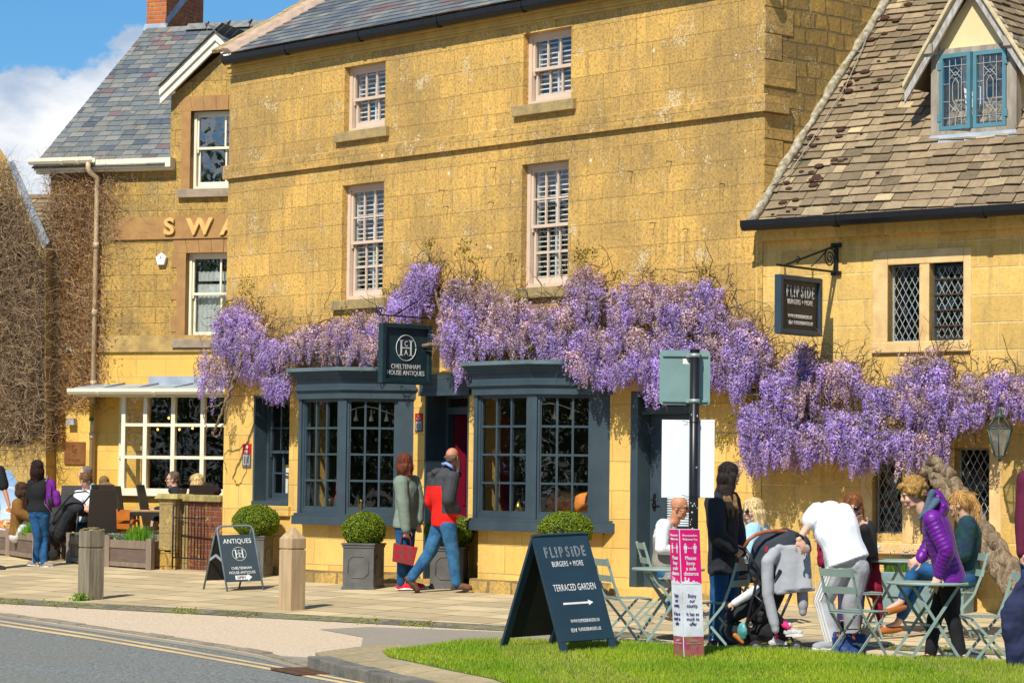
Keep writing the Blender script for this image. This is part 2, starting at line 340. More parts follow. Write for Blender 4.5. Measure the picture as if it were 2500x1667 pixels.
def tinted(name, rough=0.85, scale=12, amt=0.35, bump=0.4, bscale=50, spots=None, trans=0.0, spec=0.3):
    m, t = newmat(name); p = t.pos(); c = t.n('ShaderNodeAttribute', {'attribute_name': 'tint'}).outputs['Color']
    col = t.n('ShaderNodeHueSaturation', None, Hue=0.5, Saturation=1.0, Value=t.math('MULTIPLY_ADD', t.noise(p, scale, 5, 0.65), amt*2, 1-amt), Color=c).outputs[0]
    for sc_, th, cc, am in (spots or []):
        col = t.mix(t.math('MULTIPLY', t.ramp(t.noise(p, sc_, 5, 0.7), th, th+0.05), am), col, cc)
    nm = t.bump(t.noise(p, bscale, 4), bump, 0.01) if bump else None
    if trans:
        a = t.n('ShaderNodeBsdfPrincipled'); t.set(a.inputs['Base Color'], col); t.set(a.inputs['Roughness'], rough); t.set(a.inputs['Specular IOR Level'], spec)
        b = t.n('ShaderNodeBsdfTranslucent', None, Color=col); mx = t.n('ShaderNodeMixShader', None, _0=trans, _1=a.outputs[0], _2=b.outputs[0])
        t.n('ShaderNodeOutputMaterial', None, Surface=mx.outputs[0])
    else: t.out(col, rough, nm, 0, spec)
    return m
SLATE = tinted('roof slate', 0.55, 9, 0.35, 0.3, 40, [(3.5, 0.60, (0.30, 0.27, 0.20), 0.55), (26, 0.68, (0.55, 0.52, 0.42), 0.6), (6.5, 0.735, (0.60, 0.26, 0.02), 0.9)], spec=0.5)
STILE = tinted('stone roof tile', 0.95, 10, 0.5, 0.9, 45, [(5, 0.60, (0.16, 0.13, 0.09), 0.6), (30, 0.66, (0.10, 0.07, 0.05), 0.7), (14, 0.72, (0.55, 0.50, 0.38), 0.5)])
LEAFM = tinted('leaves', 0.5, 30, 0.15, 0, trans=0.3); PETAL = tinted('petals', 0.6, 30, 0.08, 0, trans=0.35); TWIGM = tinted('dry twigs', 0.9, 20, 0.3, 0)
# ================================================================ building helpers
def wall_grid(mb, F, a0, a1, b0, b1, holes, rd=0.18, c=0.0, mi=0, rmi=None):
    A = sorted({a0, a1}|{min(max(x, a0), a1) for h in holes for x in h[:2]}); B = sorted({b0, b1}|{min(max(x, b0), b1) for h in holes for x in h[2:4]})
    for i in range(len(A)-1):
        for j in range(len(B)-1):
            ca = (A[i]+A[i+1])/2; cb = (B[j]+B[j+1])/2
            if any(h[0] < ca < h[1] and h[2] < cb < h[3] for h in holes): continue
            mb.quad(F.p(A[i], B[j], c), F.p(A[i+1], B[j], c), F.p(A[i+1], B[j+1], c), F.p(A[i], B[j+1], c), mi)
    r = mi if rmi is None else rmi
    for h in holes:
        x0, x1, y0, y1 = h[:4]; d = h[4] if len(h) > 4 else rd
        for (p, q) in (((x0, y0), (x1, y0)), ((x1, y0), (x1, y1)), ((x1, y1), (x0, y1)), ((x0, y1), (x0, y0))):
            mb.quad(F.p(*p, c), F.p(*p, c-d), F.p(*q, c-d), F.p(*q, c), r)
def frame_rect(mb, F, a0, a1, b0, b1, w, c0, c1, wb=None, wt=None):
    wb = wb or w; wt = wt or w
    mb.box(F, a0, a0+w, b0, b1, c0, c1); mb.box(F, a1-w, a1, b0, b1, c0, c1)
    mb.box(F, a0+w, a1-w, b0, b0+wb, c0, c1); mb.box(F, a0+w, a1-w, b1-wt, b1, c0, c1)
def bars(mb, F, a0, a1, b0, b1, nx, ny, w, c0, c1):
    for i in range(1, nx): x = a0+(a1-a0)*i/nx; mb.box(F, x-w/2, x+w/2, b0, b1, c0, c1)
    for j in range(1, ny): y = b0+(b1-b0)*j/ny; mb.box(F, a0, a1, y-w/2, y+w/2, c0+0.002, c1-0.002)
def sash_window(parent, F, a0, a1, b0, b1, c, mat, gmat, top=(2, 2), bot=(2, 2), fw=0.055, mid=0.5, slats=0, sill=None, sillmat=None, curtain=None, bw=0.022, ratio=None):
    m = MB(); frame_rect(m, F, a0, a1, b0, b1, fw, c-0.10, c, fw*0.9)
    ym = b0+(b1-b0)*mid; A0, A1 = a0+fw, a1-fw; B0, B1 = b0+fw*0.9, b1-fw
    frame_rect(m, F, A0, A1, ym-0.02, B1, 0.035, c-0.055, c-0.02, 0.04)       # upper sash in front
    bars(m, F, A0+0.035, A1-0.035, ym, B1-0.035, *top, bw, c-0.05, c-0.025)
    frame_rect(m, F, A0+0.012, A1-0.012, B0, ym+0.015, 0.035, c-0.095, c-0.06, 0.075)
    bars(m, F, A0+0.045, A1-0.045, B0+0.075, ym-0.02, *bot, bw, c-0.09, c-0.065)
    for s in (A0+0.006, A1-0.03): m.box(F, s, s+0.024, ym-0.07, ym-0.02, c-0.05, c-0.022)
    w = m.build('window', mat, parent)
    g = MB(); g.quad(F.p(A0, ym, c-0.04), F.p(A1, ym, c-0.04), F.p(A1, B1, c-0.04), F.p(A0, B1, c-0.04))
    g.quad(F.p(A0, B0, c-0.08), F.p(A1, B0, c-0.08), F.p(A1, ym, c-0.08), F.p(A0, ym, c-0.08)); g.build('pane', gmat, w)
    if slats:
        s = MB(); n = int((B1-B0)/slats)
        for i in range(n):
            y = B0+(i+0.5)*slats
            for (x0, x1) in ((A0+0.03, (A0+A1)/2-0.02), ((A0+A1)/2+0.02, A1-0.03)):
                s.prism([F.p(x0, y-0.008, c-0.105), F.p(x0, y-0.004, c-0.15), F.p(x0, y+0.006, c-0.15), F.p(x0, y+0.007, c-0.105)], F.u*(x1-x0))
        for x in (A0+0.012, (A0+A1)/2, A1-0.012): s.box(F, x-0.014, x+0.014, B0, B1, c-0.16, c-0.105)
        s.build('shutter', SLATW, w)
    if curtain:
        s = MB()
        for (x0, x1, y0, y1) in curtain:
            n = max(2, int((x1-x0)*40))
            for i in range(n):
                xa = x0+(x1-x0)*i/n; xb = x0+(x1-x0)*(i+1)/n; da = 0.012*math.sin(i*2.1); db = 0.012*math.sin((i+1)*2.1)
                s.quad(F.p(xa, y0, c-0.15+da), F.p(xb, y0, c-0.15+db), F.p(xb, y1, c-0.15+db), F.p(xa, y1, c-0.15+da))
        s.build('blind', WHITEP, w)
    if sill:
        x0, x1, y0, y1, pr = sill; s = MB(); s.box(F, x0, x1, y0, y1, -0.05, pr); s.build('sill', sillmat or SILLST, w, 0.008)
    return w
def tile_roof(name, O, u, s, poly, tw, th0, th1, thick, pal, mat, parent, jit=0.25, kind=None):
    """poly in (along, up-slope) metres; rows of real overlapping tiles"""
    O = np.array(O, float); u = np.array(u, float); s = np.array(s, float); n = np.cross(u, s); n /= np.linalg.norm(n)
    if n[2] < 0: n = -n
    bmax = max(p[1] for p in poly); b = min(p[1] for p in poly); b_min = b; vs = []; cs = []; row = 0
    def span(y):
        xs = []
        for i in range(len(poly)):
            (x0, y0), (x1, y1) = poly[i], poly[(i+1) % len(poly)]
            if (y0-y)*(y1-y) < 0: xs.append(x0+(x1-x0)*(y-y0)/(y1-y0))
        return (min(xs), max(xs)) if len(xs) > 1 else None
    while b < bmax:
        f = (b-b_min)/(bmax-b_min+1e-9); th = th0+(th1-th0)*f; sp = span(min(b+th*0.5, bmax-1e-3))
        if sp:
            x = sp[0]-random.random()*tw*0.8
            while x < sp[1]:
                w = tw*(1+random.uniform(-jit, jit)); xa, xb = max(x, sp[0]-0.01), min(x+w, sp[1]+0.01)
                if xb-xa > 0.03:
                    g = 0.004; j1, j2, j3 = (random.uniform(-1, 1)*thick*0.4*jit*4 for _ in range(3)); lf = thick*(1.9+random.uniform(-0.3, 0.6)*jit*3)
                    def P(a, bb, h): return O+u*a+s*bb+n*h
                    lo = b-th*0.12*jit*4*random.random()*0.5
                    jj = th*jit*.28; A = P(xa+g, lo+j1*0.5+random.uniform(-.4, 1)*jj, lf+j1*0.3); B = P(xb-g, lo+j2*0.5+random.uniform(-.4, .5)*jj, lf+j3*0.4); C2 = P(xb-g, b+th*1.3, thick*0.3); D = P(xa+g, b+th*1.3, thick*0.3)
                    A2 = A-n*thick; B2 = B-n*thick; c = pal()
                    vs += [A, B, C2, D]; cs.append(c); vs += [A2, B2, B, A]; cs.append([q*0.9 for q in c]); vs += [B2, C2-n*thick*0.3, C2, B]; cs.append(c)
                    vs += [A, D, D-n*thick*0.3, A2]; cs.append(c)
                x += w
        b += th; row += 1
    o = soup(name, np.array(vs), 4, mat, parent, cs)
    base = MB(); base.poly([O+u*a+s*bb for a, bb in poly]); bo = base.build('roof_deck', plain('roof bedding', (0.22, 0.17, 0.11), 0.95), o)
    return o
def pal_slate():
    r = random.random(); k = random.uniform(0.85, 1.18)
    c = (0.135, 0.15, 0.15) if r < 0.5 else (0.19, 0.185, 0.165) if r < 0.8 else (0.085, 0.10, 0.12) if r < 0.93 else (0.15, 0.105, 0.105)
    return [x*k for x in c]
def pal_stone():
    r = random.random(); k = random.uniform(0.72, 1.2)
    c = (0.27, 0.20, 0.12) if r < 0.6 else (0.20, 0.15, 0.09) if r < 0.86 else (0.33, 0.255, 0.15) if r < 0.97 else (0.50, 0.39, 0.22)
    return [x*k for x in c]
def gutter(name, F, a0, a1, b, c, r, mat, parent, joints=()):
    m = MB(); pr = [(-r, 0.01), (-r*0.9, -r*0.9), (-r*0.3, -r*1.35), (r*0.5, -r*1.3), (r, -r*0.6), (r, 0.02), (r*0.88, 0.02), (r*0.85, -r*0.5), (r*0.4, -r*1.1), (-r*0.3, -r*1.15), (-r*0.8, -r*0.8), (-r*0.88, 0.01)]
    m.prism([F.p(a0, b+y, c+x) for x, y in pr], F.u*(a1-a0))
    for a in joints:
        m.prism([F.p(a, b+y*1.12-0.003, c+x*1.1) for x, y in pr[:6]], F.u*0.06)
    return m.build(name, mat, parent)
def spiral(mb, F, a, b, r0, turns, r, c=0.0, start=0.0, sgn=1, n=28):
    pts = [F.p(a+r0*(1-i/n*0.85)*math.cos(start+sgn*turns*2*math.pi*i/n), b+r0*(1-i/n*0.85)*math.sin(start+sgn*turns*2*math.pi*i/n), c) for i in range(n+1)]
    mb.tube(pts, r, 5)
def lattice(mb, F, a0, a1, b0, b1, dx, dy, w, c):
    """diamond leading clipped to a rectangle"""
    W, H = a1-a0, b1-b0; k = dy/dx
    for sgn in (1, -1):
        i = -int(H/dy)-2
        while True:
            x0 = a0+i*dx if sgn > 0 else a1-i*dx
            if (sgn > 0 and x0 > a1) or (sgn < 0 and x0 < a0): break
            ts = []                              # the line b = b0 + k*|a-x0|
            xa, ya = x0, b0; xe = x0+sgn*H/k
            lo, hi = 0.0, 1.0
            d = xe-xa
            for lim, s_ in ((a0, 1), (a1, -1)):
                v0 = (xa-lim)*s_; v1 = (xe-lim)*s_
                if v0 < 0 and v1 < 0: lo = 2
                elif v0 < 0: lo = max(lo, v0/(v0-v1))
                elif v1 < 0: hi = min(hi, v0/(v0-v1))
            if hi-lo > 0.01:
                mb.bar(F.p(xa+d*lo, b0+H*lo, c+0.001*sgn), F.p(xa+d*hi, b0+H*hi, c+0.001*sgn), 0.006, w, np.cross(F.n, [0, 0, 1]))
            i += 1
# ================================================================ MAIN BUILDING
FM = Fr((0, 0, 0), 0)
J = MF(1850, 560); ANG_R = math.radians(8.7); FR_ = Fr((J[0], 0, 0), ANG_R)
ANG_S = math.radians(28); SP = CAM+ray(540, 1366)*42.4; FS = Fr((SP[0], SP[1], 0), ANG_S)
XL, XR = -8.10, 2.10; ZE = 7.20
main = thing('stone_house', 'three storey golden ashlar house with blue grey antique shop bays and slate roof', 'house', (XL, 0, 0))
def rect(F, tl, tr, br, bl=None, c=0.0):
    P = [F.m(*q, c) for q in (tl, tr, br)]+([F.m(*bl, c)] if bl else [])
    a0 = P[0][0] if not bl else (P[0][0]+P[3][0])/2; a1 = (P[1][0]+P[2][0])/2; b1 = (P[0][1]+P[1][1])/2; b0 = P[2][1] if not bl else (P[2][1]+P[3][1])/2
    return [a0, a1, b0, b1]
W0 = rect(FM, (843, 167), (942, 147), (939, 312), (838, 323)); W1 = rect(FM, (1278, 85), (1396, 64), (1393, 243), (1277, 259))
W2 = rect(FM, (838, 454), (939, 442), (932, 727), (831, 734)); W3 = rect(FM, (1274, 404), (1389, 389), (1385, 696), (1272, 706))
G0 = rect(FM, (620, 965), (706, 965), (706, 1228), (618, 1228)); G0.append(0.35)
D = 0.65
def bayz(y, x=1290): return FM.m(x, y, D)[1]
BZ = dict(sill0=bayz(1298), sill1=bayz(1268), glass0=bayz(1250), head=bayz(962), top=bayz(880))
BAYS = [(-5.54, -4.61), (-2.04, -0.98)]
D1 = [FM.m(1038, 960)[0], FM.m(1146, 960)[0], -0.3, FM.m(1090, 960)[1], 0.45]
D2 = [FM.m(1541, 955)[0], FM.m(1541, 955)[0]+1.08, -0.3, FM.m(1541, 955)[1], 0.30]
bayholes = [[fl-D+0.08, fr+D-0.08, BZ['sill0']-0.02, BZ['head']+0.1, 0.3] for fl, fr in BAYS]
ZLOW = 2.75
m = MB(); wall_grid(m, FM, XL, XR, ZLOW, ZE, [W0, W1, W2, W3], 0.13)
m.k = 1; wall_grid(m, FM, XL, XR, -0.3, ZLOW, [G0, D1, D2]+bayholes, 0.3, 0, 1)
m.quad(FM.p(XL, -0.3), FM.p(XL, ZE), FM.p(XL, ZE, -6), FM.p(XL, -0.3, -6), 0)
wall_ob = m.build('wall', [S_MAIN, S_LOW], main)
m = MB(); m.k = 0                                # gable side seen above the lower roof
m.poly([FM.p(XR, -0.3), FM.p(XR, -0.3, -8), FM.p(XR, 9.6, -8), FM.p(XR, 10.7, -5.6), FM.p(XR, ZE+0.1, 0)])
m.build('gable_wall', S_SIDE, main)
for i in range(12):
    z0 = 4.3+i*0.30
    if z0 < 5.35 or z0 > 5.65: qn = MB(); qn.box(FM, XR-0.05, XR+0.012, z0+0.006, z0+0.294, -0.25-0.22*(i % 2)-0.1*random.random(), -0.003); qn.build('quoin', S_MAIN, main, 0.006)
z0s, z1s = FM.m(1200, 357)[1], FM.m(1200, 322)[1]
m = MB(); m.box(FM, XL-0.07, XR+0.07, z0s, z1s, -0.02, 0.052); m.box(FM, XR+0.001, XR+0.07, z0s, z1s, -0.35, -0.021)
m.prism([FM.p(XL-0.07, z1s, 0.05), FM.p(XL-0.07, z1s+0.02, 0.002), FM.p(XL-0.07, z1s, 0.002)], FM.u*(XR-XL+0.14)); m.build('string_course', S_MAIN, main)
m = MB()
m.box(FM, XL, XR, ZE+.011, ZE+.13, -.05, .002)
for z0, z1, pr in ((ZE-0.24, ZE-0.20, 0.018), (ZE-0.20, ZE-0.12, 0.035), (ZE-0.12, ZE-0.04, 0.06), (ZE-0.04, ZE+0.01, 0.08)): m.box(FM, XL-pr*0.6, XR+pr*0.6, z0, z1-0.001, 0.0, pr)
m.build('cornice', DRESSG, main, 0.012)
gl_ = MF(531, 147, -0.30)
gutter('gutter', FM, gl_[0], XR+0.2, gl_[2]+0.035, 0.165, 0.070, BLACKP, main, [-6.6, -5.0, -3.4, -1.8])
SLM = math.radians(30); um = np.array([1, 0, 0.]); sm_ = np.array([0, math.cos(SLM), math.sin(SLM)])
OM = np.array([0, -0.16, ZE+0.05])
tile_roof('roof', OM, um, sm_, [(XL-0.02, 0), (XR+0.1, 0), (XR+0.1, 6.5), (XL-0.02, 6.5)], 0.26, 0.17, 0.17, 0.008, pal_slate, SLATE, main, 0.12)
m = MB(); lastp = None                            # verge coping
for i in range(14):
    a = 0.0+i*0.47; h = random.uniform(-0.01, 0.01)
    p0 = OM+sm_*a+np.array([XL-0.02, 0, 0.03+h]); p1 = OM+sm_*(a+0.46)+np.array([XL-0.02, 0, 0.03+h]); nn = np.cross(um, sm_)
    q = np.array([-0.19, 0, 0]); r_ = np.array([0.10, 0, 0])
    m.hexa([p0+q, p0+r_, p1+r_, p1+q, p0+q+nn*0.06, p0+r_+nn*0.05, p1+r_+nn*0.05, p1+q+nn*0.06])
m.build('coping', COPING, main, 0.01)
m = MB(); p0 = OM+np.array([XL+0.16, 0, 0.0]); p1 = p0+sm_*6.5; nn = np.cross(um, sm_); m.prism([p0+um*-0.09, p0+um*0.11, p0+um*0.04+nn*0.075, p0-um*0.09+nn*0.1], p1-p0); m.build('verge_fillet', plain('pink cement fillet', (0.50, 0.36, 0.26), 0.95, None, 8, 0.6, 40), main)
# voussoirs and sills come with the windows
def lintel(F, a0, a1, b, h, mat, parent, n=5, pr=0.004):
    m = MB(); k = n
    for i in range(k):
        f0, f1 = i/k, (i+1)/k; s0 = (f0-0.5)*0.16; s1 = (f1-0.5)*0.16; w = a1-a0
        m.prism([F.p(a0+w*f0+0.004, b, 0), F.p(a0+w*f1-0.004, b, 0), F.p(a0+w*f1-0.004+s1, b+h, 0), F.p(a0+w*f0+0.004+s0, b+h, 0)], F.n*(pr+0.002*(i == k//2)))
    return m.build('lintel', mat, parent)
for (w, st, top, bot, hh) in ((W0, ((820, 330), (950, 345)), (3, 1), (3, 1), 0), (W1, ((1257, 268), (1407, 250)), (3, 1), (3, 1), 0), (W2, ((813, 735), (940, 740)), (3, 2), (3, 2), 0), (W3, ((1253, 708), (1390, 700)), (3, 2), (3, 2), 0)):
    a0 = w[0]-0.14; a1 = w[1]+0.10
    sash_window(main, FM, w[0], w[1], w[2]+0.005, w[3], -0.09, TAUPE, GLASSB, top, bot, 0.06, 0.5, 0.062, (a0, a1, w[2]-0.13, w[2]+0.0, 0.065))
    lintel(FM, w[0]-0.02, w[1]+0.02, w[3]+0.002, 0.24, S_MAIN, main, 3, 0.004)
# rooms behind the glass
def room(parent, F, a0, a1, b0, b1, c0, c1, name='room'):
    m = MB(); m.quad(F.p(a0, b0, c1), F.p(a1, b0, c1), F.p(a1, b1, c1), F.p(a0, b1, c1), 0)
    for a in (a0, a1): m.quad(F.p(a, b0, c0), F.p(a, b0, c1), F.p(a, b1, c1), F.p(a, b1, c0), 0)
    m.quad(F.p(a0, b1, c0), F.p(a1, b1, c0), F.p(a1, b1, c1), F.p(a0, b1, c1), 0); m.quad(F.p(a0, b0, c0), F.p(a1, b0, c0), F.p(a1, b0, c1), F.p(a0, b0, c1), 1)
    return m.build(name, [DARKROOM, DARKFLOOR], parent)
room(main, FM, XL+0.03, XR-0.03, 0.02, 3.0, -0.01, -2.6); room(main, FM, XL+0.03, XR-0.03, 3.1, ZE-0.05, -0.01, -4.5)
# ---- canted shop bays
def bay_plan(fl, fr, o, d=D):
    return [(fl-d-o*1.414, 0.0), (fl-o*0.414, d+o), (fr+o*0.414, d+o), (fr+d+o*1.414, 0.0)]
def slab(mb, fl, fr, o, z0, z1, mi=None, d=D, back=0.0):
    P = [FM.p(a, z0, c if c else back) for a, c in bay_plan(fl, fr, o, d)]; mb.prism(P, (0, 0, z1-z0), mi)
for bi, (fl, fr) in enumerate(BAYS):
    m = MB(); slab(m, fl, fr, -0.07, -0.3, BZ['sill0'], 0, back=0.004); slab(m, fl, fr, 0.03, -0.3, 0.13, 1, back=0.003)
    m.build('bay_base', [S_LOW, S_RUB], main)
    ms_ = MB(); slab(ms_, fl, fr, 0.07, BZ['sill0']+0.001, BZ['sill1']-0.03, back=0.003); slab(ms_, fl, fr, 0.045, BZ['sill1']-0.029, BZ['sill1'], back=0.003); m = MB()
    hd, tp = BZ['head'], BZ['top']; H = tp-hd
    for f0, f1, o in ((0, .22, .03), (.22, .27, .045), (.27, .32, .065), (.32, .37, .05), (.37, .60, .03), (.60, .66, .05), (.66, .74, .08), (.74, .82, .11), (.82, .88, .14)): slab(m, fl, fr, o, hd+H*f0+0.0006, hd+H*f1, back=0.003)
    b = m.build('bay_window', BLUEP, main); ms_.build('bay_sill', BLUEP, b)
    m = MB(); slab(m, fl, fr, .165, hd+H*.88+0.001, tp, back=0.003); m.build('bay_roof', BLUEL, b)
    P = bay_plan(fl, fr, 0.0); fr_m = MB(); gm = MB(); zb, zt = BZ['sill1'], hd
    for i in range(3):
        (ax, ac), (bx, bc) = P[i], P[i+1]; L = math.hypot(bx-ax, bc-ac); ang = math.atan2(-(bc-ac), bx-ax)
        f = Fr(FM.p(ax, 0, ac), ang); l = 0.02 if i else 0.13; r = 0.02 if i < 2 else 0.20
        lp, rp = (0.13, 0.02) if i == 0 else (0.06, 0.10) if i == 1 else (0.05, 0.20)
        if i == 1: fr_m.box(f, 0.0, lp, zb, zt, -0.09, 0.0); fr_m.box(f, L-rp, L, zb, zt, -0.09, 0.0)
        elif i == 2: fr_m.box(f, 0.0, lp, zb, zt, -0.09, 0.001); fr_m.box(f, L-rp, L+0.02, zb, zt, -0.09, 0.001)
        else: fr_m.box(f, 0.0, lp, zb, zt, -0.09, 0.001); fr_m.box(f, L-rp, L, zb, zt, -0.09, 0.001)
        a0, a1 = lp, L-rp
        frame_rect(fr_m, f, a0, a1, zb, zt, 0.035, -0.075, -0.025, 0.075, 0.02)
        frame_rect(fr_m, f, a0+0.035, a1-0.035, zb+0.075, zt-0.02, 0.02, -0.07, -0.04)
        bars(fr_m, f, a0+0.055, a1-0.055, zb+0.09, zt-0.04, 3, 4, 0.026, -0.075, -0.035)
        gm.quad(f.p(a0, zb, -0.055), f.p(a1, zb, -0.055), f.p(a1, zt, -0.055), f.p(a0, zt, -0.055))
    fr_m.build('window_frame', BLUEP, b); gm.build('pane', GLASS, b)
    m = MB(); slab(m, fl, fr, -0.1, BZ['sill1']-0.05, BZ['sill1']-0.02, back=-0.6); m.build('display_shelf', plain('shelf wood', (0.10, 0.06, 0.03), 0.6), b)
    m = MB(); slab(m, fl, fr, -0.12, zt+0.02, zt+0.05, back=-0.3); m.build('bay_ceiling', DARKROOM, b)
# fascia over the doorway, doorway, door
m = MB(); m.box(FM, D1[0]-0.06, D1[1]+0.06, D1[3]+0.0, BZ['top']-0.10, -0.02, 0.05); m.box(FM, D1[0]-0.06, D1[1]+0.06, D1[3]-0.03, D1[3]+0.03, -0.02, 0.065); m.build('fascia', BLUEP, main)
w = D1[1]-D1[0]; tz = FM.m(1090, 1003, -0.35)[1]
m = MB(); m.box(FM, D1[0]+0.001, D1[0]+0.03, -0.05, D1[3]-0.002, -0.44, -0.0); m.box(FM, D1[1]-0.03, D1[1]-0.001, -0.05, D1[3]-0.002, -0.44, -0.0)
frame_rect(m, FM, D1[0]+0.03, D1[1]-0.03, 0.05, D1[3]-0.002, 0.05, -0.43, -0.33); m.box(FM, D1[0]+0.08, D1[1]-0.08, tz-0.045, tz+0.045, -0.42, -0.31)
dfr = m.build('door_frame', BLUEP, main); m = MB(); m.quad(FM.p(D1[0]+0.08, tz, -0.38), FM.p(D1[1]-0.08, tz, -0.38), FM.p(D1[1]-0.08, D1[3], -0.38), FM.p(D1[0]+0.08, D1[3], -0.38)); m.build('transom_pane', GLASS, dfr)
fdoor = Fr(FM.p(D1[0]+0.09, 0, -0.43), math.radians(62)); m = MB(); m.box(fdoor, 0, 0.80, 0.06, tz-0.05, -0.045, 0)
for b0, b1 in ((0.2, 0.85), (1.0, 1.75)): frame_rect(m, fdoor, 0.12, 0.68, b0, b1, 0.03, 0, 0.012)
dr = m.build('door', BURG, main); m = MB(); m.box(fdoor, 0.03, 0.07, 1.38, 1.58, 0.001, 0.012); m.box(fdoor, 0.045, 0.06, 1.42, 1.46, 0.012, 0.04); m.build('door_lock', plain('worn steel', (0.5, 0.5, 0.48), 0.35, metal=0.9), dr)
m = MB(); m.box(FM, D1[0]-0.02, D1[1]+0.02, -0.05, 0.06, -0.5, 0.08); m.build('doorstep', S_RUB, main, 0.01)
# left sash window with deep painted reveal
m = MB(); frm = 0.02; m.box(FM, G0[0]-0.002, G0[0]+0.035, G0[2], G0[3], -0.34, 0.006); m.box(FM, G0[0]+0.035, G0[1]+0.001, G0[3]-0.03, G0[3], -0.34, 0.0); m.build('painted_reveal', BLUEP, main)
sash_window(main, FM, G0[0]+0.035, G0[1]-0.0, G0[2]+0.02, G0[3]-0.03, -0.20, BLUEP, GLASS, (3, 2), (3, 2), 0.05, 0.48, 0, (G0[0]+0.0, G0[1]+0.0, G0[2]-0.03, G0[2]+0.03, 0.03), BLUEP)
m = MB(); m.box(FM, G0[0]-0.12, G0[1]+0.06, G0[2]-0.17, G0[2]-0.032, -0.02, 0.05); m.build('sill_stone', S_LOW, main, 0.01)
# second door, half glazed with ribbed blind
m = MB(); m.box(FM, D2[0]+0.001, D2[0]+0.12, 0.0, D2[3]-0.002, -0.295, 0.003); m.box(FM, D2[1]-0.07, D2[1]-0.001, 0.0, D2[3]-0.002, -0.295, 0.003)
hd2 = 2.12; m.box(FM, D2[0]+0.12, D2[1]-0.07, hd2, hd2+0.09, -0.26, -0.08); m.box(FM, D2[0]+0.12, D2[1]-0.07, D2[3]-0.06, D2[3]-0.002, -0.26, -0.08)
df2 = m.build('door_frame', BLUEP, main); m = MB(); m.quad(FM.p(D2[0]+0.12, hd2, -0.2), FM.p(D2[1]-0.07, hd2, -0.2), FM.p(D2[1]-0.07, D2[3], -0.2), FM.p(D2[0]+0.12, D2[3], -0.2)); m.build('transom_pane', GLASS, df2)
m = MB(); a0, a1 = D2[0]+0.13, D2[1]-0.08; m.box(FM, a0, a0+0.26, 0.16, hd2-0.005, -0.26, -0.20); m.box(FM, a1-0.12, a1, 0.16, hd2-0.005, -0.26, -0.20); m.box(FM, a0+0.26, a1-0.12, 0.16, 0.80, -0.26, -0.20); m.box(FM, a0+0.26, a1-0.12, 1.78, hd2-0.005, -0.26, -0.20)
frame_rect(m, FM, a0+0.23, a1-0.09, 0.77, 1.81, 0.03, -0.2, -0.18); frame_rect(m, FM, a0+0.1, a1-0.1, 0.28, 0.68, 0.025, -0.2, -0.185); m.box(FM, a0-0.01, a1+0.01, 0.10, 0.24, -0.2, -0.12)
d2 = m.build('door', BLUEP, main); m = MB()
for i in range(34): y = 0.81+i*0.0285; m.prism([FM.p(a0+0.262, y, -0.235), FM.p(a0+0.262, y+0.014, -0.215), FM.p(a0+0.262, y+0.028, -0.235)], FM.u*(a1-a0-0.385))
m.build('ribbed_blind', plain('pale ribbed blind', (0.62, 0.68, 0.70), 0.5), d2)
m = MB(); m.box(FM, a0+0.06, a0+0.10, 1.0, 1.19, -0.2, -0.188); m.tube([FM.p(a0+0.08, 1.12, -0.188), FM.p(a0+0.08, 1.12, -0.14), FM.p(a0+0.19, 1.12, -0.135)], 0.009, 6); m.lathe(FM.p(a0+0.08, 1.06, -0.188), [(0.03, 0), (0.03, 0.012), (0.012, 0.02)], 10, axis=FM.n); m.build('handle', BLACKP, d2)
m = MB(); m.box(FM, D2[0]-0.03, D2[1]+0.05, -0.25, 0.10, -0.3, 0.22); m.build('doorstep', S_LOW, main, 0.01)
# rough plinth footing along the wall
m = MB()
for (x0, x1) in ((XL, -6.3), (-3.92, -3.76), (-2.86, -2.75), (-0.25, D2[0]-0.04), (D2[1]+0.06, XR-0.04)):
    x = x0
    while x < x1-0.02:
        w = min(random.uniform(0.25, 0.5), x1-x); m.box(FM, x, x+w-0.01, -0.3, random.uniform(0.04, 0.13), 0, random.uniform(0.03, 0.09)); x += w
m.build('footing', S_RUB, main, 0.025)
# old vine hooks on the wall
m = MB()
for (x, y) in ((1085, 465), (1095, 505), (1210, 410), (1205, 495), (1545, 420), (1640, 395), (1770, 450), (1250, 620), (1680, 560), (1600, 545)):
    a, b = FM.m(x, y); m.tube([FM.p(a, b), FM.p(a, b, 0.08), FM.p(a+0.01, b-0.02, 0.10)], 0.005, 5)
m.build('wall_hook', BLACKP, main)
# ================================================================ RIGHT-HAND HOUSE (stone tiled roof)
right = thing('stone_tiled_house', 'cream gold block stone house with steep stone tiled roof and teal dormer window', 'house', FR_.p(1.5, 0))
def rr(tl, br, c=0.0):
    p, q = FR_.m(*tl, c), FR_.m(*br, c); return [p[0], q[0], q[1], p[1]]
